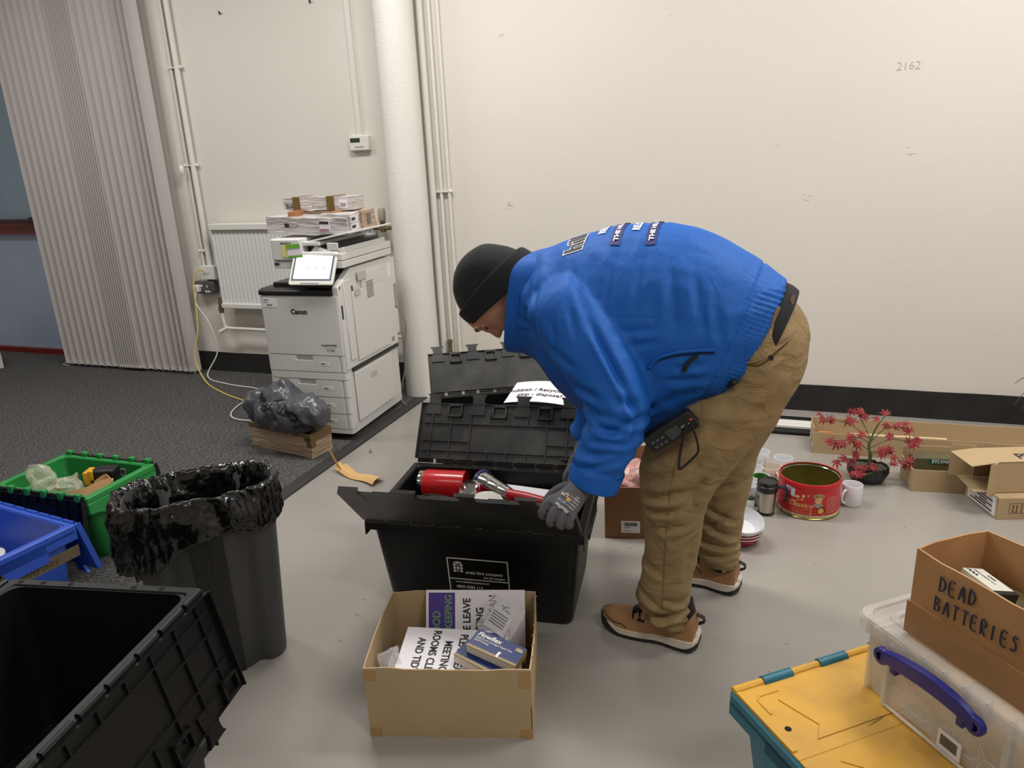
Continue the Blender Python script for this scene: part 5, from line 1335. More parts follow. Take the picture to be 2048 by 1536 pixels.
m.build('recycling_mark', Mp, PH)
# lengths of trunking on the floor by the wall
tag(MB().box(-1.2, 3.0, 4.02, 4.12, 0.0, 0.022).box(-1.2, 3.0, 4.055, 4.065, 0.022, 0.026).build('floor_trunking', M_WHITE, bevel=0.003), 'long white trunking lying on the floor along the black wall band', 'trunking')
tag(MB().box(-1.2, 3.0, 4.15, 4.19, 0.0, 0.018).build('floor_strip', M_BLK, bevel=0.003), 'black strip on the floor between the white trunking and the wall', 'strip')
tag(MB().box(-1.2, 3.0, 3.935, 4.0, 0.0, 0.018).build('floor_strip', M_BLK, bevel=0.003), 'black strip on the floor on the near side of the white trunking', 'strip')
# plant at the right edge, only leaf tips in view
pt = empty('potted_palm', 'thin leaved green plant at the right edge against the wall', 'plant', (1.36, 4.1, 0))
MB().lathe([(0.06, 0), (0.08, 0.12), (0.085, 0.12), (0.078, 0.11), (0.001, 0.105)], 24).build('pot', mat('pot_grey', (96, 94, 92), 0.5), pt)
m = MB()
for (ex, ey, ez, pk_) in ((-0.21, 0, 0.30, 0.34), (-0.20, -0.02, 0.20, 0.30), (-0.16, 0.02, 0.16, 0.24), (-0.12, 0.02, 0.32, 0.36), (0.15, 0, 0.3, 0.38), (0.1, -0.1, 0.28, 0.36), (0.0, 0.1, 0.4, 0.4), (0.2, 0.03, 0.18, 0.26)):
    rows = catmull([(0, 0, 0.11), (ex * 0.5, ey * 0.5, pk_), (ex * 0.82, ey * 0.8, (pk_ + ez) / 2 + 0.015), (ex, ey, ez)], 5)
    m.loft([[Vector(p) + Vector((0, -1, 0.5)) * wv, Vector(p) + Vector((0, 0, 0.004)), Vector(p) - Vector((0, -1, 0.5)) * wv] for p, wv in ((p, 0.011 * math.sin(PI * min(1, (i + 1) / len(rows))) + 0.0006) for i, p in enumerate(rows))], False, False, closed=False)
m.build('leaves', mat('grey_green_leaf', (70, 78, 66), 0.5), pt, solid=0.0006)

# ================================================================ stack in the near right corner
al = R(-51)
ux, uy = Vector((math.cos(al), math.sin(al), 0)), Vector((-math.sin(al), math.cos(al), 0))
def cornerpos(p, w, d): 
    c = Vector((p[0], p[1], 0)) + ux * w / 2 + uy * d / 2
    return (c.x, c.y)
M_TEAL = mat('teal_crate_plastic', (34, 112, 132), 0.45, bump=0.15, bscale=300, vary=0.4, vscale=8, col2=(28, 92, 110))
M_YEL = mat('dusty_yellow_plastic', (216, 164, 58), 0.5, bump=0.2, bscale=200, vary=0.85, vscale=5, col2=(168, 130, 68), vramp=(0.42, 0.68))
x, y = cornerpos((-0.045, 1.405), 0.44, 0.70)
YC = empty('storage_crate', 'teal crate with shut dusty yellow lids, under the clear plastic box', 'crate', (x, y, 0), al + PI / 2)
crate_body(0.70, 0.44, 0.352, 0.035, M_TEAL, YC)
def ylid(side):
    m = MB(); a = 0.344; s = side
    y_in, y_out = 0.0, s * 0.205
    m.box(-a, a, min(y_in, y_out), max(y_in, y_out), 0.352, 0.357)
    n_ = 9
    for k in range(n_):
        if k % 2 == 0:
            x0, x1 = -a + 2 * a * k / n_, -a + 2 * a * (k + 1) / n_
            m.tube([(x0, s * 0.211, 0.355), (x1, s * 0.211, 0.355)], 0.010, 10)
    o = m.build('lid', M_YEL, YC, bevel=0.002)
    m = MB()
    m.tube([(-a + 0.09, s * 0.175, 0.357), (-a + 0.04, s * 0.175, 0.357), (-a + 0.03, s * 0.165, 0.357), (-a + 0.03, s * 0.12, 0.357)], 0.0035, 8)
    m.box(-a, -a + 0.012, min(s * 0.02, s * 0.2), max(s * 0.02, s * 0.2), 0.345, 0.361)
    m.prism([(-a + 0.07, s * 0.03), (-a + 0.10, s * 0.06), (-a + 0.07, s * 0.15), (-a + 0.10, s * 0.17), (a - 0.08, s * 0.17), (a - 0.08, s * 0.04), (a - 0.1, s * 0.03)], 0.3575, 0.3595)
    m.build('lid_ribs', M_YEL, YC, bevel=0.001)
    MB().lathe([(0.007, 0.3572), (0.007, 0.3578)], 12, (-a + 0.035, s * 0.075, 0)).build('lid_hole', mat('hole_black'), o)
ylid(1); ylid(-1)
for s in (-1, 1):
    for k in range(9):
        if k % 2 == 1:
            x0, x1 = -0.344 + 0.688 * k / 9, -0.344 + 0.688 * (k + 1) / 9
            MB().tube([(x0, s * 0.211, 0.356), (x1, s * 0.211, 0.356)], 0.0125, 12).build('hinge_sleeve', M_TEAL, YC)
MB().prism([(-0.02, -0.02), (0.035, -0.045), (0.09, -0.035), (0.10, 0.03), (0.03, 0.055), (-0.025, 0.03)], 0.3572, 0.3600).build('lid_badge', M_YEL, YC, bevel=0.001)
def scuffs(par, pts, mt):
    m = MB()
    for x0, y0, x1, y1, wd in pts:
        d0 = Vector((x1 - x0, y1 - y0, 0)); n0 = Vector((-d0.y, d0.x, 0)).normalized() * wd
        m.add([(x0, y0, 0.3576), (x0 + d0.x * .5 + n0.x, y0 + d0.y * .5 + n0.y, 0.3576), (x1, y1, 0.3576), (x0 + d0.x * .5 - n0.x, y0 + d0.y * .5 - n0.y, 0.3576)], [(0, 1, 2, 3)])
    m.build('lid_scuffs', mt, par, smooth=0)
scuffs(YC, [(-0.20, 0.10, -0.13, 0.07, 0.003), (-0.24, 0.13, -0.2, 0.11, 0.005), (-0.16, 0.02, -0.1, 0.03, 0.002), (-0.02, 0.06, -0.05, 0.02, 0.003), (0.06, 0.08, 0.1, 0.1, 0.002)], mat('grey_scuff', (120, 98, 52), 0.7))
# clear box
M_CB = mat('clear_polypropylene', (226, 222, 214), 0.22, alpha=0.34, bump=0.1, bscale=150, spec=0.6)
M_CBE = mat('clear_polypropylene_edge', (232, 229, 224), 0.25, alpha=0.5)
x, y = cornerpos((0.208, 1.500), 0.42, 0.34)
CB = empty('clear_storage_box', 'clear plastic lidded box with a dark blue handle, on the yellow lidded crate', 'box', (x, y, 0.358), al)
m = MB()
rr_shell(m, [(0.185, 0.145, 0.0, 0.025), (0.190, 0.15, 0.004, 0.025), (0.200, 0.16, 0.15, 0.025), (0.208, 0.168, 0.152, 0.02), (0.208, 0.168, 0.172, 0.02), (0.204, 0.164, 0.172, 0.02), (0.198, 0.158, 0.15, 0.02), (0.187, 0.147, 0.005, 0.02)], cap1=True)
m.build('tub', M_CB, CB)
m = MB()
for x_ in (-0.13, 0.13): m.box(x_ - 0.006, x_ + 0.006, -0.166, -0.150, 0.0, 0.15)
m.box(-0.13, 0.13, -0.166, -0.158, 0.005, 0.010); m.box(-0.085, 0.085, -0.170, -0.162, 0.11, 0.135)
for s in (-1, 1): m.box(s * 0.186 - 0.004, s * 0.186 + 0.004, -0.155, 0.15, 0.0, 0.15)
m.build('ribs', M_CBE, CB, bevel=0.002)
# faint hexagons moulded in the side
m = MB()
for i in range(5):
    for j in range(2):
        cx0, cz0 = -0.10 + i * 0.052, 0.035 + j * 0.046 + (i % 2) * 0.023
        for k in range(6):
            a0_, a1_ = R(60 * k), R(60 * k + 60)
            m.tube([(cx0 + 0.028 * math.cos(a0_), -0.158, cz0 + 0.026 * math.sin(a0_)), (cx0 + 0.028 * math.cos(a1_), -0.158, cz0 + 0.026 * math.sin(a1_))], 0.0009, 4)
m.build('hexagon_relief', M_CBE, CB)
m = MB()
rr_shell(m, [(0.215, 0.175, 0.150, 0.03), (0.218, 0.178, 0.178, 0.03), (0.214, 0.174, 0.186, 0.03), (0.200, 0.160, 0.187, 0.03), (0.196, 0.156, 0.182, 0.025), (0.175, 0.135, 0.181, 0.02), (0.172, 0.132, 0.185, 0.02), (0.162, 0.122, 0.185, 0.02), (0.158, 0.118, 0.180, 0.02)], cap0=False)
m.build('lid', mat('clear_lid', (232, 229, 224), 0.2, alpha=0.38, bump=0.1, bscale=90), CB)
m = MB()
for k in range(9): m.box(-0.18 + k * 0.045, -0.178 + k * 0.045, -0.176, -0.158, 0.15, 0.1865)
m.build('lid_ribs', M_CBE, CB)
HB = mat('navy_handle', (34, 36, 120), 0.35)
hk = catmull([(-0.120, -0.190, 0.140), (-0.095, -0.194, 0.149), (-0.06, -0.198, 0.158), (-0.01, -0.2, 0.165), (0.04, -0.198, 0.162), (0.07, -0.194, 0.153), (0.088, -0.190, 0.142)], 5)
m = MB(); rings = []
for i, p in enumerate(hk):
    t_ = i / (len(hk) - 1)
    hh_ = 0.014 + 0.006 * math.sin(PI * t_); 
    rings.append([Vector((p[0], p[1] + a_, p[2] + b_)) for a_, b_ in ((-0.007, -hh_ * .8), (0.007, -hh_), (0.007, hh_), (-0.007, hh_ * .8))])
m.loft(rings); 
for x_, z_ in ((-0.120, 0.140), (0.088, 0.142)):
    m.M = Matrix.Translation((x_, -0.19, z_)) @ Matrix.Rotation(R(90), 4, 'X'); m.lathe([(0.009, -0.007), (0.018, -0.007), (0.018, 0.007), (0.009, 0.007)], 20, cap0=False, cap1=False)
m.M = None
m.box(-0.095, -0.08, -0.197, -0.178, 0.120, 0.150); m.box(0.055, 0.07, -0.197, -0.178, 0.120, 0.150)
h_o = m.build('handle', HB, CB, bevel=0.003)
l = MB().box(0.0, 0.05, -0.1615, -0.1595, 0.012, 0.052).build('barcode_label', M_PAPER, CB)
m = MB()
for i in range(13): m.box(0.007 + i * 0.0028, 0.0085 + i * 0.0028, -0.1622, -0.1615, 0.022, 0.045)
m.build('barcode', M_INK, l)
# box of dead batteries
x, y = cornerpos((0.292, 1.452), 0.34, 0.185)
M_DB = mat('worn_cardboard', (184, 138, 92), 0.6, bump=0.2, bscale=60, vary=0.6, vscale=6, col2=(152, 106, 64))
DB = empty('cardboard_box', 'brown cardboard box handwritten DEAD BATTERIES, on the clear plastic box', 'box', (x, y, 0.546), al - 0.0)
m = MB(); carton_walls(m, 0.34, 0.185, 0.185, seed=9, tear=0.003)
m.build('box_walls', M_DB, DB, smooth=40)
MB().box(-0.171, 0.171, -0.1000, -0.0925, 0.0, 0.07).build('packing_tape', mat('shiny_brown_tape', (158, 116, 74), 0.25, bump=0.4, bscale=30, bdist=0.004), DB)
M_MARK = mat('blue_black_marker', (34, 42, 66), 0.5)
# handwriting drawn as strokes
STR = {'D': [[(0, 0), (0, 1)], [(-.1, 1), (.45, .9), (.7, .55), (.5, .15), (-.05, 0)]], 'E': [[(.6, 1), (0, .95), (0, .05), (.65, 0)], [(0, .5), (.5, .55)]], 'A': [[(0, 0), (.4, 1), (.75, 0)], [(.15, .4), (.65, .4)]],
       'B': [[(0, 0), (0, 1)], [(0, 1), (.5, .85), (.4, .6), (0, .52)], [(0, .52), (.6, .4), (.6, .1), (0, 0)]], 'T': [[(0, 1), (.75, 1)], [(.38, 1), (.36, 0)]], 'R': [[(0, 0), (0, 1), (.5, .95), (.55, .65), (0, .5), (.6, 0)]], 'I': [[(.2, 1), (.2, 0)]], 'S': [[(.6, .9), (.3, 1), (.1, .8), (.5, .5), (.5, .15), (.2, 0), (-.05, .1)]]}
def write(word, x0, z0, s, adv, slope=0.0):
    m = MB()
    for i, ch in enumerate(word):
        for st in STR[ch]:
            pts = [(x0 + i * adv + px * s * 0.5, -0.1005, z0 + pz * s + (i * adv) * slope) for px, pz in st]
            if len(pts) > 2: pts = catmull(pts, 3)
            m.tube(pts, 0.0017, 6)
    return m
write('DEAD', -0.105, 0.130, 0.030, 0.0200, 0.14).build('handwriting', M_MARK, DB)
write('BATTERIES', -0.110, 0.086, 0.029, 0.0190, 0.10).build('handwriting', M_MARK, DB)
bx_ = empty('battery_box', 'small white and black battery box lying in the dead batteries box', 'box', Vector((x, y, 0.655)) + ux * (-0.092) + uy * 0.008, 0, rot=(R(-14), R(4), al - 0.12))
MB().box(-0.045, 0.030, -0.026, 0.026, 0, 0.022).build('carton', mat('pale_card', (214, 214, 200), 0.5), bx_, bevel=0.001)
MB().box(0.030, 0.042, -0.0262, 0.0262, -0.0002, 0.0222).build('black_end', mat('black_card', (34, 36, 42), 0.4), bx_, bevel=0.001)
text('AAA', 0.012, M_INK, bx_, (-0.042, -0.018, 0.0224), (0, 0, 0), bold=0.03); text('alkaline batteries 1.5 V', 0.0055, M_INK, bx_, (-0.04, -0.002, 0.0224), (0, 0, 0)); text('LR03', 0.009, M_INK, bx_, (-0.02, 0.010, 0.0224), (0, 0, 0))
fl2 = tag(MB().box(-0.16, 0.16, -0.08, 0.08, 0, 0.09).build('loose_batteries', mat('dark_battery_fill', (74, 62, 38), 0.5, vary=0.7, vscale=30, col2=(120, 104, 60))), 'dark carton packed inside the dead batteries box', 'carton'); place(fl2, (x, y, 0.553), al)
b = tag(MB().slab((0, 0, 0), (0.10, 0, 0.01), (0.01, 0.07, 0.012), 0.001).build('paper_scrap', M_PAPER), 'white paper scrap in the right of the dead batteries box', 'paper'); place(b, Vector((x, y, 0.665)) + ux * 0.01 - uy * 0.06, al - 0.1)
# ================================================================ the man bending over the crate
TORSO = [(-0.7909, 2.17, 1.0502, 0.0253, 0.1576, 0.095), (-0.7403, 2.17, 1.0487, 0.0209, 0.1636, 0.105), (-0.6815, 2.18, 1.0415, 0.0208, 0.1832, 0.16), (-0.6014, 2.19, 1.0127, 0.0336, 0.2436, 0.215), (-0.494, 2.19, 0.9857, 0.0337, 0.3036, 0.24),
         (-0.3972, 2.19, 0.9641, 0.0403, 0.3368, 0.245), (-0.2956, 2.19, 0.9606, 0.0534, 0.3289, 0.245), (-0.1925, 2.19, 0.9734, 0.0487, 0.2771, 0.24), (-0.1101, 2.19, 0.9676, 0.0571, 0.2279, 0.23), (-0.0396, 2.19, 0.9494, 0.0727, 0.1833, 0.205)]
ARM = [(-0.650, 2.10, 1.13, 0.070, 0.052, 0.075), (-0.6058, 2.03, 1.1039, 0.0798, 0.0523, 0.085), (-0.5368, 1.99, 1.0257, 0.0833, 0.055, 0.088), (-0.4708, 1.955, 0.9419, 0.0812, 0.0531, 0.085), (-0.4155, 1.93, 0.8644, 0.0815, 0.0441, 0.083), (-0.3977, 1.92, 0.8104, 0.0879, 0.0098, 0.082),
       (-0.4045, 1.9, 0.75, 0.0793, -0.0174, 0.076), (-0.4259, 1.88, 0.6877, 0.0691, -0.0227, 0.07), (-0.4477, 1.86, 0.6249, 0.0656, -0.0209, 0.066)]
FARARM = [(-0.681, 2.34, 1.0274, 0.0908, 0.0349, 0.08), (-0.6426, 2.38, 0.8804, 0.0922, 0.0437, 0.08), (-0.5734, 2.38, 0.74, 0.0855, 0.0421, 0.078), (-0.545, 2.37, 0.654, 0.0887, 0.0116, 0.075), (-0.5629, 2.37, 0.5783, 0.0742, -0.0272, 0.07), (-0.5996, 2.37, 0.518, 0.0634, -0.0389, 0.065)]
PELVIS = [(-0.0895, 2.18, 0.9893, 0.0725, 0.1628, 0.17), (-0.0503, 2.18, 0.9268, 0.0875, 0.1623, 0.185), (-0.0479, 2.18, 0.8384, 0.1387, 0.1588, 0.195), (-0.0521, 2.18, 0.7543, 0.1405, 0.125, 0.19), (-0.0561, 2.18, 0.684, 0.105, 0.0936, 0.17)]
NLEG = [(-0.0448, 2.1, 0.9007, 0.1178, 0.0652, 0.1), (-0.096, 2.08, 0.8081, 0.1417, 0.0174, 0.105), (-0.1676, 2.06, 0.6942, 0.1577, 0.0171, 0.105), (-0.2182, 2.05, 0.6023, 0.1317, 0.0016, 0.1), (-0.2455, 2.04, 0.4931, 0.0971, 0.0036, 0.092),
        (-0.2496, 2.035, 0.3853, 0.0818, 0.0115, 0.085), (-0.2609, 2.03, 0.2649, 0.0794, 0.0128, 0.08), (-0.2716, 2.02, 0.1712, 0.0821, 0.0055, 0.078), (-0.267, 2.02, 0.1085, 0.0736, -0.0137, 0.07), (-0.2567, 2.02, 0.0753, 0.058, -0.0091, 0.06)]
FLEG = [(-0.0368, 2.28, 0.7862, 0.1073, 0.0555, 0.1), (-0.0763, 2.31, 0.6576, 0.1136, 0.0262, 0.1), (-0.1143, 2.33, 0.5424, 0.0985, 0.0095, 0.1), (-0.1329, 2.345, 0.4255, 0.0946, 0.0107, 0.09), (-0.1379, 2.355, 0.2889, 0.0817, 0.0108, 0.08),
        (-0.1412, 2.36, 0.1941, 0.0764, 0.0062, 0.075), (-0.1364, 2.36, 0.1409, 0.0697, -0.0091, 0.068), (-0.1288, 2.36, 0.1023, 0.0573, -0.0108, 0.06)]
# head frame: u towards the crown, f towards the face
HC = Vector((-0.835, 2.165, 1.095)); HU = Vector((-0.83, 0, 0.56)).normalized(); HF = Vector((-0.56, 0, -0.83)).normalized(); HS = Vector((0, 1, 0))
def hp(f, s, u): return HC + HF * f + HS * s + HU * u
FU = Vector((-0.997, 0, 0.08)); FF = Vector((-0.08, 0, -0.997)); FC = Vector((-0.915, 2.165, 1.073))
def fp(f, s, u): return FC + FF * f + HS * s + FU * u
def face_ring(u, ff, fb, hw, n=40):
    return [fp((math.cos(2 * PI * i / n) * (ff if math.cos(2 * PI * i / n) > 0 else -fb)), math.sin(2 * PI * i / n) * hw, u) for i in range(n)]
def head_ring(u, ff, fb, hw, n=40, e=1.0):
    out = []
    for i in range(n):
        a = 2 * PI * i / n
        c, s_ = math.cos(a), math.sin(a)
        out.append(hp((ff if c > 0 else -fb) * c if False else (c * ff if c > 0 else c * -fb), s_ * hw, u))
    return out
M_SKIN = mat('skin', (206, 152, 126), 0.5, bump=0.2, bscale=300, vary=0.3, vscale=25, col2=(186, 130, 106))
bd = MB()
hr = [(0.04, 0.04, -0.05, 0.04), (0.028, 0.075, -0.085, 0.062), (0.008, 0.100, -0.105, 0.074), (-0.012, 0.112, -0.112, 0.079), (-0.028, 0.114, -0.112, 0.080), (-0.048, 0.102, -0.10, 0.078), (-0.075, 0.102, -0.09, 0.075), (-0.105, 0.102, -0.07, 0.067), (-0.118, 0.106, -0.06, 0.062), (-0.128, 0.098, -0.05, 0.058), (-0.145, 0.100, -0.03, 0.048), (-0.165, 0.085, 0.0, 0.034)]
bd.loft([face_ring(u, a, b, w_) for u, a, b, w_ in hr])
# nose, brows, ears
bd.loft([[fp(0.085 + dx, s, u) for dx, s in ((0.0, -w_), (h_, -w_ * 0.35), (h_ * 1.1, 0), (h_, w_ * 0.35), (0.0, w_))] for u, h_, w_ in ((-0.032, 0.030, 0.010), (-0.06, 0.036, 0.012), (-0.082, 0.046, 0.016), (-0.092, 0.046, 0.018), (-0.099, 0.026, 0.015))])
for s in (-1, 1):
    bd.tube([fp(0.105, s * 0.014, -0.026), fp(0.108, s * 0.034, -0.022), fp(0.092, s * 0.055, -0.028)], [0.007, 0.0085, 0.007], 8)
    bd.tube([fp(0.0, s * 0.078, -0.035), fp(-0.012, s * 0.088, -0.04), fp(-0.014, s * 0.088, -0.065), fp(0.0, s * 0.078, -0.09)], [0.010, 0.012, 0.011, 0.008], 8)
    bd.tube([fp(0.088, s * 0.022, -0.050), fp(0.092, s * 0.036, -0.048), fp(0.085, s * 0.048, -0.050)], 0.007, 8)
    bd.tube([fp(0.108, s * 0.006, -0.092), fp(0.104, s * 0.014, -0.094)], 0.007, 8)
bd.tube([fp(0.094, -0.022, -0.117), fp(0.107, 0, -0.116), fp(0.094, 0.022, -0.117)], [0.005, 0.007, 0.005], 8)
bd.tube([fp(0.092, -0.02, -0.128), fp(0.104, 0, -0.129), fp(0.092, 0.02, -0.128)], [0.005, 0.0075, 0.005], 8)
# neck and body inside the clothes
bd.tube([fp(-0.04, 0, -0.05), (-0.74, 2.17, 1.05), (-0.66, 2.18, 1.04), (-0.6, 2.18, 1.03)], [0.07, 0.068, 0.075, 0.085], 20)
bd.loft(body_rings(TORSO[2:], 2, 24, 0.72)); bd.loft(body_rings(PELVIS, 2, 24, 0.78)); bd.loft(body_rings(NLEG[:-2], 2, 20, 0.55)); bd.loft(body_rings(FLEG[:-2], 2, 20, 0.55))
bd.loft(body_rings(ARM, 2, 20, 0.58)); bd.loft(body_rings(FARARM, 2, 20, 0.58))
bd.tube([(-0.16, 2.19, 0.97), (-0.05, 2.18, 0.93)], 0.14, 20)
WR = Vector((-0.474, 1.852, 0.600))
bd.tube([(-0.447, 1.86, 0.625), tuple(WR), (-0.50, 1.83, 0.58)], [0.032, 0.028, 0.022], 14)
bd.tube([(-0.60, 2.37, 0.518), (-0.622, 2.365, 0.47), (-0.635, 2.36, 0.44)], [0.032, 0.028, 0.022], 14)
for (x, y) in ((-0.235, 2.02), (-0.12, 2.36)): bd.tube([(x, y, 0.16), (x + 0.01, y, 0.10), (x + 0.012, y, 0.06)], [0.034, 0.022, 0.020], 14)
person = merge_remesh(bd, 'person', M_SKIN, None, 0.0048, 5, None)
tag(person, 'man in blue jacket, black beanie and khaki trousers bending over the open black crate', 'person')
for s in (-1, 1):
    MB().tube(catmull([tuple(fp(0.109, s * 0.014, -0.029)), tuple(fp(0.1105, s * 0.034, -0.025)), tuple(fp(0.096, s * 0.056, -0.031))], 3), 0.0028, 6).build('eyebrow', mat('dark_hair', (48, 34, 28), 0.7), person)
    MB().tube(catmull([tuple(fp(0.095, s * 0.022, -0.056)), tuple(fp(0.098, s * 0.034, -0.058)), tuple(fp(0.089, s * 0.047, -0.055))], 3), 0.0018, 6).build('eyelashes', mat('dark_hair'), person)

# ---- beanie
m = MB()
hat = [(-0.058, 0.137, -0.150, 0.094), (-0.02, 0.140, -0.152, 0.098), (0.03, 0.134, -0.148, 0.100), (0.075, 0.118, -0.132, 0.092), (0.115, 0.092, -0.105, 0.074), (0.14, 0.058, -0.066, 0.048), (0.15, 0.02, -0.025, 0.018)]
hat = [(max(u + 0.022 * (1 - max(u, 0) / 0.15) + (0.02 if u < 0 else 0), 0.002), a, b_, w_) for u, a, b_, w_ in hat]
rg = catmull([tuple(h) for h in hat], 4)
def brim_ring(u, ff, fb, hw, n):
    # the brim plane sits lower at the back of the head than at the brow
    out = []
    for i in range(n):
        a = 2 * PI * i / n
        f_ = math.cos(a) * (ff if math.cos(a) > 0 else -fb)
        out.append(hp(f_, math.sin(a) * hw, u + 0.30 * (f_ - 0.138) * max(0, 1 - max(u, 0) / 0.15)))
    return out
m.loft([brim_ring(u, a, b, w_, 48) for u, a, b, w_ in rg])
def fhat(c, n):
    q = c * 9
    return c + n * (noise.noise(q) * 0.006 - abs(noise.noise(Vector((c.x * 12, c.y * 4, c.z * 12)))) * 0.004)
bn = merge_remesh(m, 'beanie', mat('black_knit', (20, 21, 25), 0.9, bump=0.7, bscale=260, bdist=0.002, sheen=0.06), person, 0.006, 4, fhat)
m = MB()
cr = catmull([(-0.030, 0.140, -0.152, 0.0975), (-0.032, 0.147, -0.158, 0.103), (-0.012, 0.150, -0.161, 0.1055), (0.018, 0.147, -0.159, 0.1055), (0.026, 0.142, -0.154, 0.102), (0.024, 0.136, -0.149, 0.099)], 3)
m.loft([brim_ring(u + 0.0, a, b, w_, 64) for u, a, b, w_ in [(u + 0.033, a, b, w_) for u, a, b, w_ in cr]], False, False)
o = m.build('beanie_cuff', mat('black_knit'), bn, smooth=70)

# ---- jacket
M_JKT = bpy.data.materials.new('blue_nylon'); MATS['blue_nylon'] = M_JKT
M_JKT.use_nodes = True
nt = M_JKT.node_tree; b = nt.nodes['Principled BSDF']
b.inputs['Base Color'].default_value = srgb((22, 94, 184)); b.inputs['Roughness'].default_value = 0.6; b.inputs['Specular IOR Level'].default_value = 0.3
tc = nt.nodes.new('ShaderNodeTexCoord'); n1 = nt.nodes.new('ShaderNodeTexNoise'); n1.inputs['Scale'].default_value = 11; n1.inputs['Detail'].default_value = 4; n1.inputs['Distortion'].default_value = 0.6
mp1 = nt.nodes.new('ShaderNodeMapping'); mp1.inputs['Rotation'].default_value = (0, R(25), 0); mp1.inputs['Scale'].default_value = (1.6, 1, 0.8)
n2 = nt.nodes.new('ShaderNodeTexNoise'); n2.inputs['Scale'].default_value = 700
b1 = nt.nodes.new('ShaderNodeBump'); b1.inputs['Strength'].default_value = 0.35; b1.inputs['Distance'].default_value = 0.02
b2 = nt.nodes.new('ShaderNodeBump'); b2.inputs['Strength'].default_value = 0.15; b2.inputs['Distance'].default_value = 0.001
nt.links.new(tc.outputs['Object'], mp1.inputs[0]); nt.links.new(mp1.outputs[0], n1.inputs['Vector']); nt.links.new(tc.outputs['Object'], n2.inputs['Vector'])
nt.links.new(n1.outputs[0], b1.inputs['Height']); nt.links.new(n2.outputs[0], b2.inputs['Height']); nt.links.new(b1.outputs[0], b2.inputs['Normal']); nt.links.new(b2.outputs[0], b.inputs['Normal'])
m = MB()
m.loft(body_rings(TORSO[1:], 4, 40, 0.985)); m.loft(body_rings(ARM, 4, 28, 1.06)); m.loft(body_rings(FARARM, 4, 28, 1.04))
m.ball((-0.62, 2.10, 1.08), 0.11, 12, (1, 0.9, 1)); m.ball((-0.63, 2.33, 1.06), 0.10, 12)
#CREASES (x1,z1,x2,z2,width,depth) seen from the near side
CR = [
 (-0.41, 0.775, -0.30, 0.80, .012, .010), (-0.47, 0.79, -0.36, 0.765, .010, .010), (-0.46, 0.745, -0.345, 0.735, .010, .008), (-0.475, 0.70, -0.36, 0.72, .010, .007), (-0.48, 0.66, -0.38, 0.69, .009, .006),
 (-0.50, 0.83, -0.42, 0.80, .010, .010), (-0.49, 0.81, -0.43, 0.79, .008, .008), (-0.52, 0.88, -0.44, 0.86, .012, .008), (-0.60, 0.98, -0.50, 0.93, .012, .006), (-0.40, 0.86, -0.33, 0.84, .012, .008),
 (-0.555, 1.19, -0.47, 1.05, .009, .004), (-0.47, 1.05, -0.36, 0.88, .009, .014), (-0.36, 0.88, -0.325, 0.80, .009, .012), (-0.325, 0.80, -0.35, 0.72, .008, .008),
 (-0.42, 1.24, -0.44, 1.08, .014, .004), (-0.34, 1.25, -0.36, 1.08, .014, .004), (-0.27, 1.22, -0.25, 1.04, .016, .007), (-0.20, 1.16, -0.17, 1.02, .012, .005), (-0.15, 1.10, -0.12, 0.98, .012, .005),
 (-0.40, 1.02, -0.30, 1.03, .010, .005), (-0.36, 0.98, -0.29, 1.00, .010, .004), (-0.25, 0.92, -0.17, 0.94, .010, .006), (-0.28, 0.88, -0.15, 0.90, .012, .005), (-0.30, 0.80, -0.18, 0.86, .014, .005), (-0.22, 0.80, -0.14, 0.84, .010, .006),
 (-0.69, 1.19, -0.70, 0.95, .014, .008), (-0.66, 1.15, -0.64, 1.00, .010, .006), (-0.74, 1.04, -0.66, 0.98, .010, .006), (-0.745, 0.995, -0.68, 0.985, .006, .006), (-0.66, 0.95, -0.60, 0.88, .012, .006), (-0.58, 1.06, -0.56, 0.96, .012, .006), (-0.53, 1.09, -0.50, 1.0, .010, .005),
 (-0.43, 1.06, -0.25, 1.06, .0022, .0022), (-0.25, 1.06, -0.10, 1.01, .0022, .0022), (-0.10, 1.18, -0.02, 1.13, .002, .0018)]
def fj(c, n):
    d = 0.0
    near = sstep(2.26, 2.12, c.y)
    if near > 0:
        for s in CR:
            dd, e, t = seg_dist(c.x, c.z, s)
            w_, dep = s[4], s[5]
            if e < w_ * 5:
                tap = math.exp(-max(0, e * e - dd * dd) / (w_ * w_ * 2)) * min(1, 0.25 + 4 * min(max(t, 0), 1) * (1 - min(max(t, 0), 1)))
                d += tap * (-dep * math.exp(-(dd / w_) ** 2) + 0.55 * dep * math.exp(-((dd - 1.9 * w_) / w_) ** 2) + 0.25 * dep * math.exp(-((dd + 1.9 * w_) / w_) ** 2))
    d *= near
    q = Vector((c.x * 5 + c.z * 2, c.y * 3, c.z * 5))
    d += noise.noise(q) * 0.007 + (abs(noise.noise(q * 2.2 + Vector((7, 1, 3)))) - 0.2) * -0.006
    # sleeve folds run across the lower arm
    if c.z < 0.86 and c.x < -0.31 and c.y < 2.0:
        a = sstep(0.86, 0.8, c.z)
        d += a * math.sin(c.z * 115 + noise.noise(c * 14) * 3.2 + c.x * 18) * 0.0032
    # gathered hem band
    tz = (c.x + 0.04) * 0.93 - (c.z - 0.95) * 0.37
    if c.x > -0.2 and c.y < 2.3 and -0.075 < tz < 0.02 and c.z < 1.12:
        al_ = c.z * 0.93 + c.x * 0.37
        d += math.sin(al_ * 520) * 0.0028 * sstep(-0.075, -0.05, tz)
    if -0.083 < tz < -0.072 and c.x > -0.25: d -= 0.004
    return c + n * d
jk = merge_remesh(m, 'jacket', M_JKT, person, 0.0062, 14, fj)
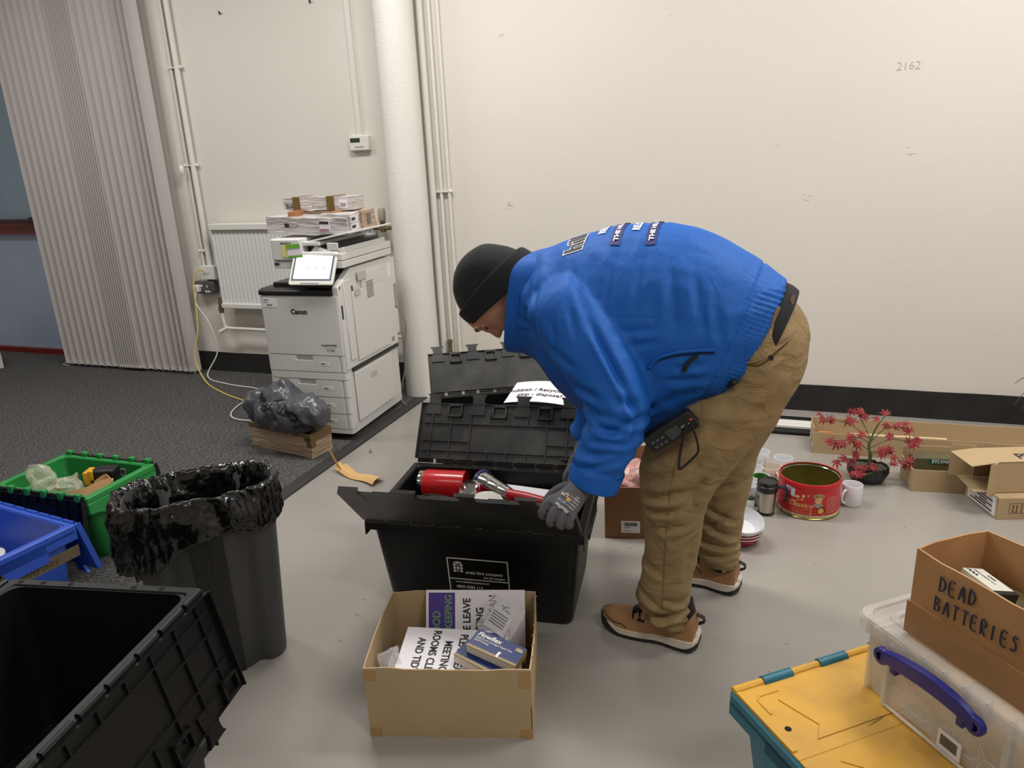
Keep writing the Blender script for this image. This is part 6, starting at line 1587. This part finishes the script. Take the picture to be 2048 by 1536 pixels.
# collar: a stand-up band round the neck opening
m = MB()
def colring(x, k, dz=0.0):
    out = []
    for i in range(40):
        a = 2 * PI * i / 40
        ca, sa = math.cos(a), math.sin(a)
        ca = math.copysign(abs(ca) ** 0.7, ca); sa = math.copysign(abs(sa) ** 0.8, sa)
        out.append(Vector((x + 0.020 * ca * k + 0.003 * math.sin(3 * a), 2.17 + 0.104 * k * sa, 1.050 + dz + 0.154 * k * ca)))
    return out
m.loft([colring(-0.69, 1.03), colring(-0.73, 1.04), colring(-0.772, 1.03), colring(-0.777, 1.015), colring(-0.772, 1.0), colring(-0.72, 0.98)], False, False)
cl = m.build('collar', M_JKT, jk, smooth=70, sub=1)
# cuff band
m = MB()
rows = [(-0.4400, 1.866, 0.648, 0.073, -0.0235, 0.073), (-0.4500, 1.858, 0.618, 0.072, -0.024, 0.072), (-0.4540, 1.855, 0.604, 0.070, -0.024, 0.070), (-0.4500, 1.857, 0.612, 0.062, -0.020, 0.062)]
m.loft(body_rings(rows, 2, 32), False, False); m.build('cuff', M_JKT, jk, smooth=60)
m = MB(); m.slab((-0.50, 1.80, 0.617), (0.055, 0.004, -0.016), (0.006, -0.001, 0.024), 0.004); 
# pocket with zip
from mathutils.bvhtree import BVHTree
def bvh(o): return BVHTree.FromPolygons([v.co for v in o.data.vertices], [p.vertices[:] for p in o.data.polygons])
JB = bvh(jk)
def on_near(B, x, z, off=0.002, y0=1.0):
    h = B.ray_cast(Vector((x, y0, z)), Vector((0, 1, 0)))
    return (h[0] + Vector((0, -off, 0))) if h[0] is not None else Vector((x, 1.95, z))
def seam(B, pts, rad, name, mt, par, off=0.001, flat=1.0):
    rows = catmull([(p[0], 0, p[1]) for p in pts], 6)
    return MB().tube([on_near(B, p[0], p[2], off) for p in rows], rad, 6, flat=flat).build(name, mt, par, smooth=60)
M_JDK = mat('blue_seam', (20, 64, 150), 0.6)
seam(JB, [(-0.315, 0.925), (-0.29, 0.952), (-0.25, 0.968), (-0.21, 0.975), (-0.14, 0.980)], 0.0055, 'pocket_welt', M_JKT, jk, 0.004)
seam(JB, [(-0.318, 0.918), (-0.292, 0.944), (-0.25, 0.959), (-0.21, 0.966), (-0.145, 0.970)], 0.0025, 'pocket_opening', mat('navy_gap', (14, 34, 86), 0.7), jk, 0.002)
zp = [on_near(JB, x, z, 0.006) for x, z in ((-0.185, 0.962), (-0.20, 0.955), (-0.212, 0.94), (-0.222, 0.918))]
MB().tube(zp, [0.005, 0.006, 0.006, 0.0065], 8, flat=0.6).build('zip_pull', M_INK, jk)
# print on the back of the jacket
def on_top(B, x, y, off=0.0012):
    h = B.ray_cast(Vector((x, y, 1.8)), Vector((0, 0, -1)))
    return (h[0] + Vector((0, 0, off))) if h[0] is not None else Vector((x, y, 1.3))
def back_patch(name, x0, x1, y0, y1, mt, off=0.0012, par=None):
    n_ = 8; vs = []
    for j in range(n_ + 1):
        for i in range(5):
            vs.append(on_top(JB, x0 + (x1 - x0) * i / 4, y0 + (y1 - y0) * j / n_, off))
    return MB().add(vs, [(j * 5 + i, j * 5 + i + 1, (j + 1) * 5 + i + 1, (j + 1) * 5 + i) for j in range(n_) for i in range(4)]).build(name, mt, par or jk, smooth=60)
M_NB = mat('navy_badge', (28, 36, 110), 0.6); M_WP = mat('white_badge', (226, 228, 232), 0.6)
for xa in (-0.335, -0.435):
    back_patch('back_badge', xa - 0.015, xa + 0.015, 2.065, 2.36, M_NB, 0.0035)
    text('THE HILL COMPANY', 0.018, M_WP, jk, warp=lambda c, xa=xa: on_top(JB, xa + 0.006 - c.y, 2.075 + c.x * 1.3, 0.0055), bold=0.05, depth=0)
for xa in (-0.385, -0.485):
    text('RELOCATION', 0.030, M_WP, jk, warp=lambda c, xa=xa: on_top(JB, xa + 0.010 - c.y, 2.12 + c.x, 0.003), bold=0.05, depth=0)
text('hill', 0.075, M_WP, jk, warp=lambda c: on_top(JB, -0.535 - c.y, 2.07 + c.x, 0.0025), bold=0.07, depth=0)
text('hill', 0.075, M_INK, jk, warp=lambda c: on_top(JB, -0.535 - c.y, 2.07 + c.x, 0.004), bold=0.02, depth=0)
# hem toggle
tg = MB().tube([on_near(JB, -0.105, 0.868, 0.008), on_near(JB, -0.092, 0.885, 0.010), (-0.082, 1.99, 0.893)], [0.006, 0.008, 0.004], 8).build('hem_toggle', M_INK, jk)
# dark shirt between jacket and trousers
m = MB(); m.loft(body_rings([(-0.12, 2.19, 0.975, 0.06, 0.165, 0.17), (-0.06, 2.19, 0.96, 0.066, 0.168, 0.178), (-0.028, 2.185, 0.945, 0.073, 0.170, 0.180), (-0.012, 2.185, 0.93, 0.076, 0.170, 0.180)], 3, 32))
m.build('shirt', mat('black_shirt', (24, 24, 28), 0.85), person, smooth=60)

# ---- trousers
M_TR = bpy.data.materials.new('khaki_cotton'); MATS['khaki_cotton'] = M_TR
M_TR.use_nodes = True
nt = M_TR.node_tree; b = nt.nodes['Principled BSDF']
b.inputs['Base Color'].default_value = srgb((146, 122, 84)); b.inputs['Roughness'].default_value = 0.8
tc = nt.nodes.new('ShaderNodeTexCoord'); n1 = nt.nodes.new('ShaderNodeTexNoise'); n1.inputs['Scale'].default_value = 13; n1.inputs['Detail'].default_value = 4; n1.inputs['Distortion'].default_value = 0.8
mp1 = nt.nodes.new('ShaderNodeMapping'); mp1.inputs['Rotation'].default_value = (0, R(30), 0); mp1.inputs['Scale'].default_value = (0.8, 1, 1.5)
b1 = nt.nodes.new('ShaderNodeBump'); b1.inputs['Strength'].default_value = 0.7; b1.inputs['Distance'].default_value = 0.02
n2 = nt.nodes.new('ShaderNodeTexNoise'); n2.inputs['Scale'].default_value = 900
b2 = nt.nodes.new('ShaderNodeBump'); b2.inputs['Strength'].default_value = 0.2; b2.inputs['Distance'].default_value = 0.001
nt.links.new(tc.outputs['Object'], mp1.inputs[0]); nt.links.new(mp1.outputs[0], n1.inputs['Vector']); nt.links.new(tc.outputs['Object'], n2.inputs['Vector'])
nt.links.new(n1.outputs[0], b1.inputs['Height']); nt.links.new(n2.outputs[0], b2.inputs['Height']); nt.links.new(b1.outputs[0], b2.inputs['Normal']); nt.links.new(b2.outputs[0], b.inputs['Normal'])
m = MB(); m.loft(body_rings(PELVIS, 4, 36, 1.04)); m.loft(body_rings(NLEG, 4, 32, 1.05, 0.95)); m.loft(body_rings(FLEG, 4, 32, 1.05, 0.95))
CT = [(-0.36, 0.62, -0.20, 0.74, .02, .006), (-0.33, 0.56, -0.16, 0.66, .014, .007), (-0.34, 0.51, -0.20, 0.56, .012, .008), (-0.33, 0.47, -0.22, 0.50, .010, .007), (-0.20, 0.52, -0.15, 0.60, .012, .008), (-0.30, 0.42, -0.20, 0.45, .010, .005),
      (-0.34, 0.115, -0.19, 0.145, .009, .012), (-0.33, 0.145, -0.24, 0.115, .008, .010), (-0.27, 0.19, -0.18, 0.17, .010, .007), (-0.35, 0.20, -0.27, 0.17, .010, .007), (-0.34, 0.30, -0.26, 0.27, .012, .004), (-0.20, 0.26, -0.19, 0.40, .014, .005),
      (-0.10, 0.78, -0.20, 0.62, .02, .006), (0.02, 0.85, -0.10, 0.70, .02, .006), (0.05, 0.95, -0.02, 0.85, .014, .004), (-0.15, 0.83, 0.02, 0.80, .02, .004)]
CF = [(-0.22, 0.50, -0.06, 0.56, .012, .008), (-0.20, 0.42, -0.07, 0.46, .012, .008), (-0.18, 0.36, -0.07, 0.30, .010, .009), (-0.20, 0.30, -0.08, 0.24, .010, .010), (-0.21, 0.22, -0.08, 0.20, .010, .010), (-0.20, 0.17, -0.09, 0.16, .009, .010), (-0.19, 0.26, -0.10, 0.34, .010, .006), (-0.16, 0.60, -0.05, 0.66, .012, .006)]
def ftr(c, n):
    d = 0
    lst = CT if c.y < 2.15 else CF
    if n.y < 0.5:
        for s in lst:
            dd, e, t = seg_dist(c.x, c.z, s); w_, dep = s[4], s[5] * 1.5
            if e < w_ * 5:
                tap = math.exp(-max(0, e * e - dd * dd) / (w_ * w_ * 3)) * min(1, 0.25 + 4 * min(max(t, 0), 1) * (1 - min(max(t, 0), 1)))
                d += tap * (-dep * math.exp(-(dd / w_) ** 2) + 0.6 * dep * math.exp(-((dd - 1.9 * w_) / w_) ** 2))
    q = Vector((c.x * 6, c.y * 4, c.z * 5 + c.x * 3))
    d += noise.noise(q) * 0.006 - abs(noise.noise(q * 2.3)) * 0.006
    if c.z < 0.22: d += math.sin(c.z * 190 + c.x * 30 + noise.noise(c * 12) * 2.5) * 0.0038 * sstep(0.22, 0.16, c.z)
    return c + n * d
tro = merge_remesh(m, 'trousers', M_TR, person, 0.0062, 5, ftr)
TB = bvh(tro)
M_TS = mat('khaki_seam', (118, 94, 58), 0.8)
seam(TB, [(-0.06, 0.935), (-0.03, 0.935), (0.0, 0.955), (0.04, 0.99)], 0.0022, 'pocket_slit', mat('khaki_gap', (84, 66, 40), 0.9), tro, 0.0015)
seam(TB, [(-0.06, 0.940), (-0.03, 0.948), (0.0, 0.966), (0.045, 0.998)], 0.0028, 'pocket_edge', M_TR, tro, 0.003)
MB().box(-0.006, 0.006, -0.002, 0.002, -0.006, 0.006).build('pocket_button', M_INK, tro).location = on_near(TB, 0.0, 0.955, 0.004)
seam(TB, [(-0.22, 0.72), (-0.245, 0.60), (-0.255, 0.48), (-0.262, 0.36), (-0.265, 0.24), (-0.268, 0.13)], 0.0014, 'side_seam', M_TS, tro, 0.0006)
def loopy(x, z): 
    p = on_near(TB, x, z, 0.004); return p
m = MB()
for (x0, z0, x1, z1) in ((-0.005, 1.035, 0.012, 1.085), (0.04, 1.06, 0.048, 1.105)):
    a_, b_ = on_near(TB, x0, z0, 0.004), on_near(TB, x0 + 0.003, z0 + 0.01, 0.006)
    a_ = Vector((x0, a_.y, z0)); MB().tube([a_, Vector((x1, a_.y + 0.006, z1))], 0.0055, 6, flat=0.5).build('belt_loop', M_TR, tro)

# ---- shoes
M_SH = mat('tan_leather_shoe', (164, 124, 84), 0.65, bump=0.15, bscale=200, vary=0.3, vscale=12, col2=(150, 112, 74)); M_SOLE = mat('cream_midsole', (214, 206, 190), 0.6, bump=0.3, bscale=40); M_OUT = mat('black_rubber_sole', (34, 34, 36), 0.7)
def shoe(loc, rz):
    # toe towards -x, length 0.32, heel at x=0.16
    s = bpy.data.objects.new('tmp', None)
    def foot(x, y, k):    # half widths along the foot
        t_ = (x + 0.16) / 0.32
        return (0.026 + 0.026 * math.sin(min(1, t_ / 0.30) * PI / 2) - 0.010 * math.exp(-((t_ - 0.62) / 0.14) ** 2)) * (1 if t_ < 0.93 else math.sqrt(max(0.02, 1 - ((t_ - 0.93) / 0.08) ** 2)))
    N_ = 28
    xs_ = [-0.16 + 0.32 * i / N_ for i in range(N_ + 1)]
    def secs(zb, zt, grow=0.0, x_from=0, tread=0):
        R_ = []
        for i, x in enumerate(xs_):
            w_ = foot(x, 0, 0) + grow
            if i == 0: w_ *= 0.45
            zb_, zt_ = zb(x), zt(x)
            R_.append([Vector((x, -w_, zb_)), Vector((x, -w_ * 0.6, zb_)), Vector((x, w_ * 0.6, zb_)), Vector((x, w_, zb_)), Vector((x, w_ * 0.99, (zb_ + zt_) / 2)), Vector((x, w_, zt_)), Vector((x, 0, zt_ + 0.001)), Vector((x, -w_, zt_)), Vector((x, -w_ * 0.99, (zb_ + zt_) / 2))])
        return R_
    rise = lambda x: 0.022 * sstep(-0.09, -0.165, x) ** 1.3 + 0.010 * sstep(0.12, 0.17, x)
    ot = lambda x: 0.012 + rise(x) + 0.022 * sstep(-0.08, -0.16, x) + 0.008 * sstep(0.11, 0.165, x)
    mt_ = lambda x: 0.030 + 0.010 * sstep(-0.05, 0.16, x) + 0.012 * sstep(-0.08, -0.165, x)
    up = MB(); 
    prof = []
    for i, x in enumerate(xs_):
        if x > 0.155: continue
        w_ = foot(x, 0, 0) - 0.002
        if i == 0: w_ *= 0.4
        t_ = (x + 0.16) / 0.32
        hgt = 0.058 + 0.014 * sstep(0, 0.12, t_) + 0.036 * sstep(0.28, 0.62, t_) - 0.022 * math.exp(-((t_ - 0.80) / 0.07) ** 2) * 1 + 0.014 * sstep(0.86, 0.97, t_)
        z0_ = mt_(x) - 0.006
        n_ = 14; rg_ = []
        for k in range(n_ + 1):
            a = PI * k / n_
            pw = 0.62 if t_ < 0.5 else 0.75
            cy, sz = math.cos(a), math.sin(a)
            yy = -w_ * math.copysign(abs(cy) ** pw, cy) * (1 - 0.22 * sz * sstep(0.3, 0.7, t_))
            rg_.append(Vector((x, yy, z0_ + (hgt - z0_) * sz ** 0.8)))
        prof.append(rg_)
    up.loft(prof, True, True, closed=True)
    o = up.build('shoe', M_SH, person, smooth=60)
    o.location = loc; o.rotation_euler = (0, 0, rz)
    MB().loft(secs(ot, mt_, 0.002)).build('midsole', M_SOLE, o, bevel=0.003)
    R_ = secs(rise, ot, 0.003)
    for i, r_ in enumerate(R_):
        if i % 2: 
            for k in (0, 1, 2, 3): r_[k].z += 0.003
    MB().loft(R_).build('outsole', M_OUT, o, smooth=20)
    # sock liner, tongue, laces, trims
    m = MB(); m.loft([circ((0.090 + dx, 0, z), a_, 24, 'Z', b_) for z, a_, b_, dx in ((0.055, 0.053, 0.032, 0), (0.08, 0.056, 0.036, 0.0), (0.108, 0.052, 0.036, 0.004), (0.128, 0.048, 0.034, 0.006), (0.16, 0.042, 0.032, 0.004))])
    m.build('ankle_liner', M_INK, o, smooth=60)
    m = MB(); m.loft([[Vector((x, -0.018, z - 0.004)), Vector((x, 0, z + 0.004)), Vector((x, 0.018, z - 0.004))] for x, z in ((-0.052, 0.078), (-0.02, 0.092), (0.015, 0.108), (0.045, 0.125))], False, False, closed=False)
    m.build('tongue', M_INK, o, solid=0.005)
    m = MB()
    for k in range(5):
        x = -0.048 + k * 0.021; z = 0.079 + k * 0.0098
        m.tube(catmull([(x + 0.006, -0.037, z - 0.017), (x, -0.026, z - 0.001), (x - 0.003, 0, z + 0.007), (x, 0.026, z - 0.001), (x + 0.006, 0.037, z - 0.017)], 3), 0.003, 6)
        if k < 4: m.tube([(x, -0.015, z + 0.004), (x + 0.021, 0.015, z + 0.014)], 0.003, 6); m.tube([(x, 0.015, z + 0.004), (x + 0.021, -0.015, z + 0.014)], 0.003, 6)
    m.build('laces', M_INK, o)
    m = MB(); m.loft([[Vector((x, -0.008, z)), Vector((x, 0.008, z))] for x, z in ((0.135, 0.108), (0.152, 0.113), (0.172, 0.106), (0.176, 0.092), (0.165, 0.083), (0.157, 0.080))], False, False, closed=False)
    m.build('pull_tab', M_INK, o, solid=0.003)
    B_ = bvh(o)
    def onS(x, z, off=0.0008):
        h = B_.ray_cast(Vector((x, -0.3, z)), Vector((0, 1, 0)))
        return h[0] + Vector((0, -off, 0)) if h[0] is not None else None
    m = MB()
    for pts in ([(-0.150, 0.052), (-0.146, 0.060), (-0.13, 0.054), (-0.11, 0.046), (-0.095, 0.045), (-0.08, 0.047), (-0.07, 0.042), (-0.062, 0.036)], [(0.008, 0.078), (0.018, 0.070), (0.028, 0.062), (0.032, 0.055)]):
        P_ = [p for p in (onS(q[0], q[2]) for q in catmull([(a, 0, b_) for a, b_ in pts], 4)) if p is not None]
        if len(P_) > 2: m.tube(P_, 0.0013, 6)
    m.build('piping', M_INK, o)
    p = onS(-0.018, 0.070, 0.001)
    if p is not None: MB().box(p.x - 0.012, p.x + 0.012, p.y - 0.0015, p.y + 0.001, p.z - 0.004, p.z + 0.004).build('side_tag', M_INK, o)
    return o
shoe((-0.318, 2.035, 0), -0.11)
shoe((-0.212, 2.392, 0), -0.16)
bpy.data.objects.remove(bpy.data.objects['tmp']) if 'tmp' in bpy.data.objects else None

# ---- gloves
M_GL = mat('grey_knit_glove', (94, 94, 99), 0.8, bump=0.4, bscale=500, bdist=0.001)
M_GLP = mat('black_glove_palm', (30, 30, 33), 0.7)
def glove(wr, across, kn, tips, thumb, name='glove', lab=None):
    # wr wrist centre; kn four knuckles (index..little); tips lists of points per finger
    g = MB()
    kc = sum((Vector(k) for k in kn), Vector()) / 4
    nrm = Vector((0, 1, 0))
    ax = (Vector(kn[0]) - Vector(kn[3]))
    def ring(c, ax_, th):
        out = []
        d_ = (kc - Vector(wr)).normalized(); nn = ax_.normalized().cross(d_).normalized()
        for i in range(20):
            a = 2 * PI * i / 20
            out.append(Vector(c) + ax_ * 0.5 * math.copysign(abs(math.cos(a)) ** 0.8, math.cos(a)) + nn * th * math.sin(a))
        return out
    A = Vector(across); W_ = Vector(wr)
    back = W_ - (kc - W_).normalized() * 0.05
    g.loft([ring(back, A * 0.98, 0.032), ring(W_, A * 0.92, 0.029), ring(W_.lerp(kc, 0.4), A * 1.0, 0.026), ring(W_.lerp(kc, 0.75), ax * 1.15, 0.022), ring(kc, ax * 1.16, 0.017)])
    for k, t_, r_ in zip(kn, tips, (0.0115, 0.012, 0.0115, 0.0105)):
        k = Vector(k); root_ = k.lerp(W_, 0.25)
        pts = [tuple(root_), tuple(k)] + [tuple(p) for p in t_]
        rr2 = [r_ * 1.05, r_ * 1.08] + [r_, r_ * 0.92, r_ * 0.8][:len(t_)]
        g.v, g.f, g.m = (lambda c: (g.v + c.v, g.f + [tuple(i + len(g.v) for i in f) for f in c.f], g.m + c.m))(chain_rings(pts, rr2, 12, 3))
        g.ball(pts[-1], rr2[-1], 8)
    tp = [tuple(p) for p in thumb]
    c = chain_rings(tp, [0.016, 0.0145, 0.0135, 0.011][:len(tp)], 12, 3)
    g.f += [tuple(i + len(g.v) for i in f) for f in c.f]; g.m += c.m; g.v += c.v
    g.ball(tp[-1], 0.011, 8)
    return merge_remesh(g, name, M_GL, person, 0.0026, 4, None)
KN = [(-0.568, 1.762, 0.564), (-0.548, 1.752, 0.547), (-0.525, 1.753, 0.535), (-0.500, 1.760, 0.529)]
TP = [[(-0.585, 1.784, 0.532), (-0.588, 1.798, 0.512), (-0.582, 1.815, 0.508)], [(-0.560, 1.775, 0.514), (-0.560, 1.790, 0.497), (-0.556, 1.810, 0.496)], [(-0.533, 1.776, 0.507), (-0.532, 1.790, 0.492), (-0.529, 1.808, 0.492)], [(-0.510, 1.784, 0.506), (-0.510, 1.796, 0.492), (-0.508, 1.810, 0.492)]]
TH = [(-0.50, 1.85, 0.59), (-0.545, 1.86, 0.575), (-0.578, 1.858, 0.553), (-0.598, 1.845, 0.530)]
KN = [(x_ + 0.008, y_, z_ + 0.012) for x_, y_, z_ in KN]
TP = [[(x_ + 0.008, y_ - 0.032, z_ + 0.013) for x_, y_, z_ in f_] for f_ in TP]
TH = [(x_ + 0.006, y_ - 0.012, z_ + 0.008) for x_, y_, z_ in TH]
gl = glove((-0.474, 1.836, 0.608), (-0.068, 0, 0.026), KN, TP, TH)
off = Vector((-0.02, 0.565 - 0.0, 0))
gf = glove((-0.625, 2.368, 0.462), (-0.060, 0, -0.01), [(-0.675, 2.36, 0.385), (-0.655, 2.35, 0.378), (-0.632, 2.35, 0.376), (-0.61, 2.355, 0.38)] if False else [(-0.668, 2.35, 0.40), (-0.650, 2.34, 0.388), (-0.628, 2.34, 0.384), (-0.606, 2.345, 0.388)],
           [[(-0.675, 2.335, 0.375), (-0.67, 2.35, 0.355), (-0.665, 2.365, 0.35)], [(-0.655, 2.325, 0.36), (-0.652, 2.34, 0.342), (-0.65, 2.356, 0.338)], [(-0.63, 2.325, 0.356), (-0.628, 2.34, 0.338), (-0.626, 2.356, 0.334)], [(-0.606, 2.332, 0.362), (-0.604, 2.345, 0.346), (-0.602, 2.36, 0.342)]],
           [(-0.64, 2.39, 0.45), (-0.665, 2.41, 0.42), (-0.675, 2.40, 0.385), (-0.672, 2.385, 0.365)])
GB = bvh(gl)
kc = sum((Vector(k) for k in KN), Vector()) / 4
Wv = Vector((-0.474, 1.836, 0.608)); d1 = (Wv - kc).normalized(); a1 = (Vector(KN[3]) - Vector(KN[0])).normalized(); n1_ = a1.cross(d1).normalized()
if n1_.y > 0: n1_ = -n1_
def onG(p, off=0.0008):
    h = GB.ray_cast(p + n1_ * 0.15, -n1_)
    return h[0] + n1_ * off if h[0] is not None else p
def gtext(s_, sz, o0, xd, yd, mt, bold=0.02):
    # o0 in (across, along) metres from the knuckle centre
    def f(c): return onG(kc + a1 * (o0[0] + xd[0] * c.x + yd[0] * c.y) + d1 * (o0[1] + xd[1] * c.x + yd[1] * c.y))
    text(s_, sz, mt, gl, warp=f, bold=bold, depth=0)
M_GP = mat('glove_print', (206, 206, 206), 0.6)
gtext('MaxiFlex', 0.0125, (0.024, 0.006), (-1, 0.12), (-0.12, -1), M_GP, 0.04)
gtext('ATG', 0.012, (0.0, 0.024), (-1, 0.1), (-0.1, -1), mat('glove_print_blue', (168, 182, 214), 0.6), 0.04)
gtext('CE', 0.013, (0.022, 0.040), (-0.1, 1), (-1, -0.1), M_GP, 0.0)
for k in range(4): gtext('EN388 4131A', 0.0055, (0.030, 0.018 + k * 0.009), (-1, 0.1), (-0.1, -1), M_GP)
gtext('5', 0.028, (-0.006, 0.036), (-0.1, 1), (-1, -0.1), mat('glove_print_tan', (206, 192, 172), 0.6), 0.03)
m = MB()
pts = [onG(kc + a1 * (0.0 + 0.006 * math.cos(a)) + d1 * (0.033 + 0.006 * math.sin(a)), 0.0012) for a in (2 * PI * i / 10 for i in range(10))]
m.add(pts, [tuple(range(10))]); m.build('round_print', mat('glove_print_orange', (230, 164, 96), 0.6), gl, smooth=0)

# ---- handheld radio on the belt
rd = empty('handheld_radio', 'black handheld radio hanging at the hip below the blue jacket, with a looped strap', 'radio')
rd.matrix_local = axes((-0.250, 1.928, 0.752), (0.80, 0.0, 0.60), (-0.60, -0.35, 0.80))
m = MB(); rg_ = [[p for p in rrect(0.078, 0.030, 0.010, z)] for z in (-0.014, 0.014)]
m.loft(rg_); m.build('case', mat('radio_black', (26, 27, 29), 0.45), rd, bevel=0.003)
MB().box(-0.012, 0.028, -0.020, 0.014, 0.0135, 0.0152).build('display', mat('radio_lcd', (66, 72, 74), 0.25), rd)
m = MB()
for i in range(3):
    for j in range(2): m.box(-0.064 + i * 0.016, -0.054 + i * 0.016, -0.018 + j * 0.018, -0.011 + j * 0.018, 0.0135, 0.0155)
m.build('buttons', mat('radio_grey', (92, 94, 98), 0.5), rd)
MB().ball((0.068, 0.005, 0.012), 0.005, 8).build('orange_button', mat('radio_orange', (206, 84, 50), 0.4), rd)
text('RETEVIS', 0.008, M_PRN2, rd, (0.032, -0.004, 0.0145), (0, 0, 0), bold=0.02)
inv = rd.matrix_local.inverted()
lp_ = catmull([(-0.205, 1.915, 0.785), (-0.215, 1.905, 0.73), (-0.222, 1.90, 0.67), (-0.218, 1.895, 0.652), (-0.190, 1.90, 0.680), (-0.172, 1.905, 0.705), (-0.178, 1.91, 0.74), (-0.195, 1.915, 0.785)], 5)
MB().tube([inv @ Vector(p) for p in lp_], 0.0034, 6).build('wrist_strap', M_INK, rd, smooth=60)
MB().ball(inv @ Vector((-0.220, 1.896, 0.655)), 0.006, 8).build('strap_bead', M_INK, rd)
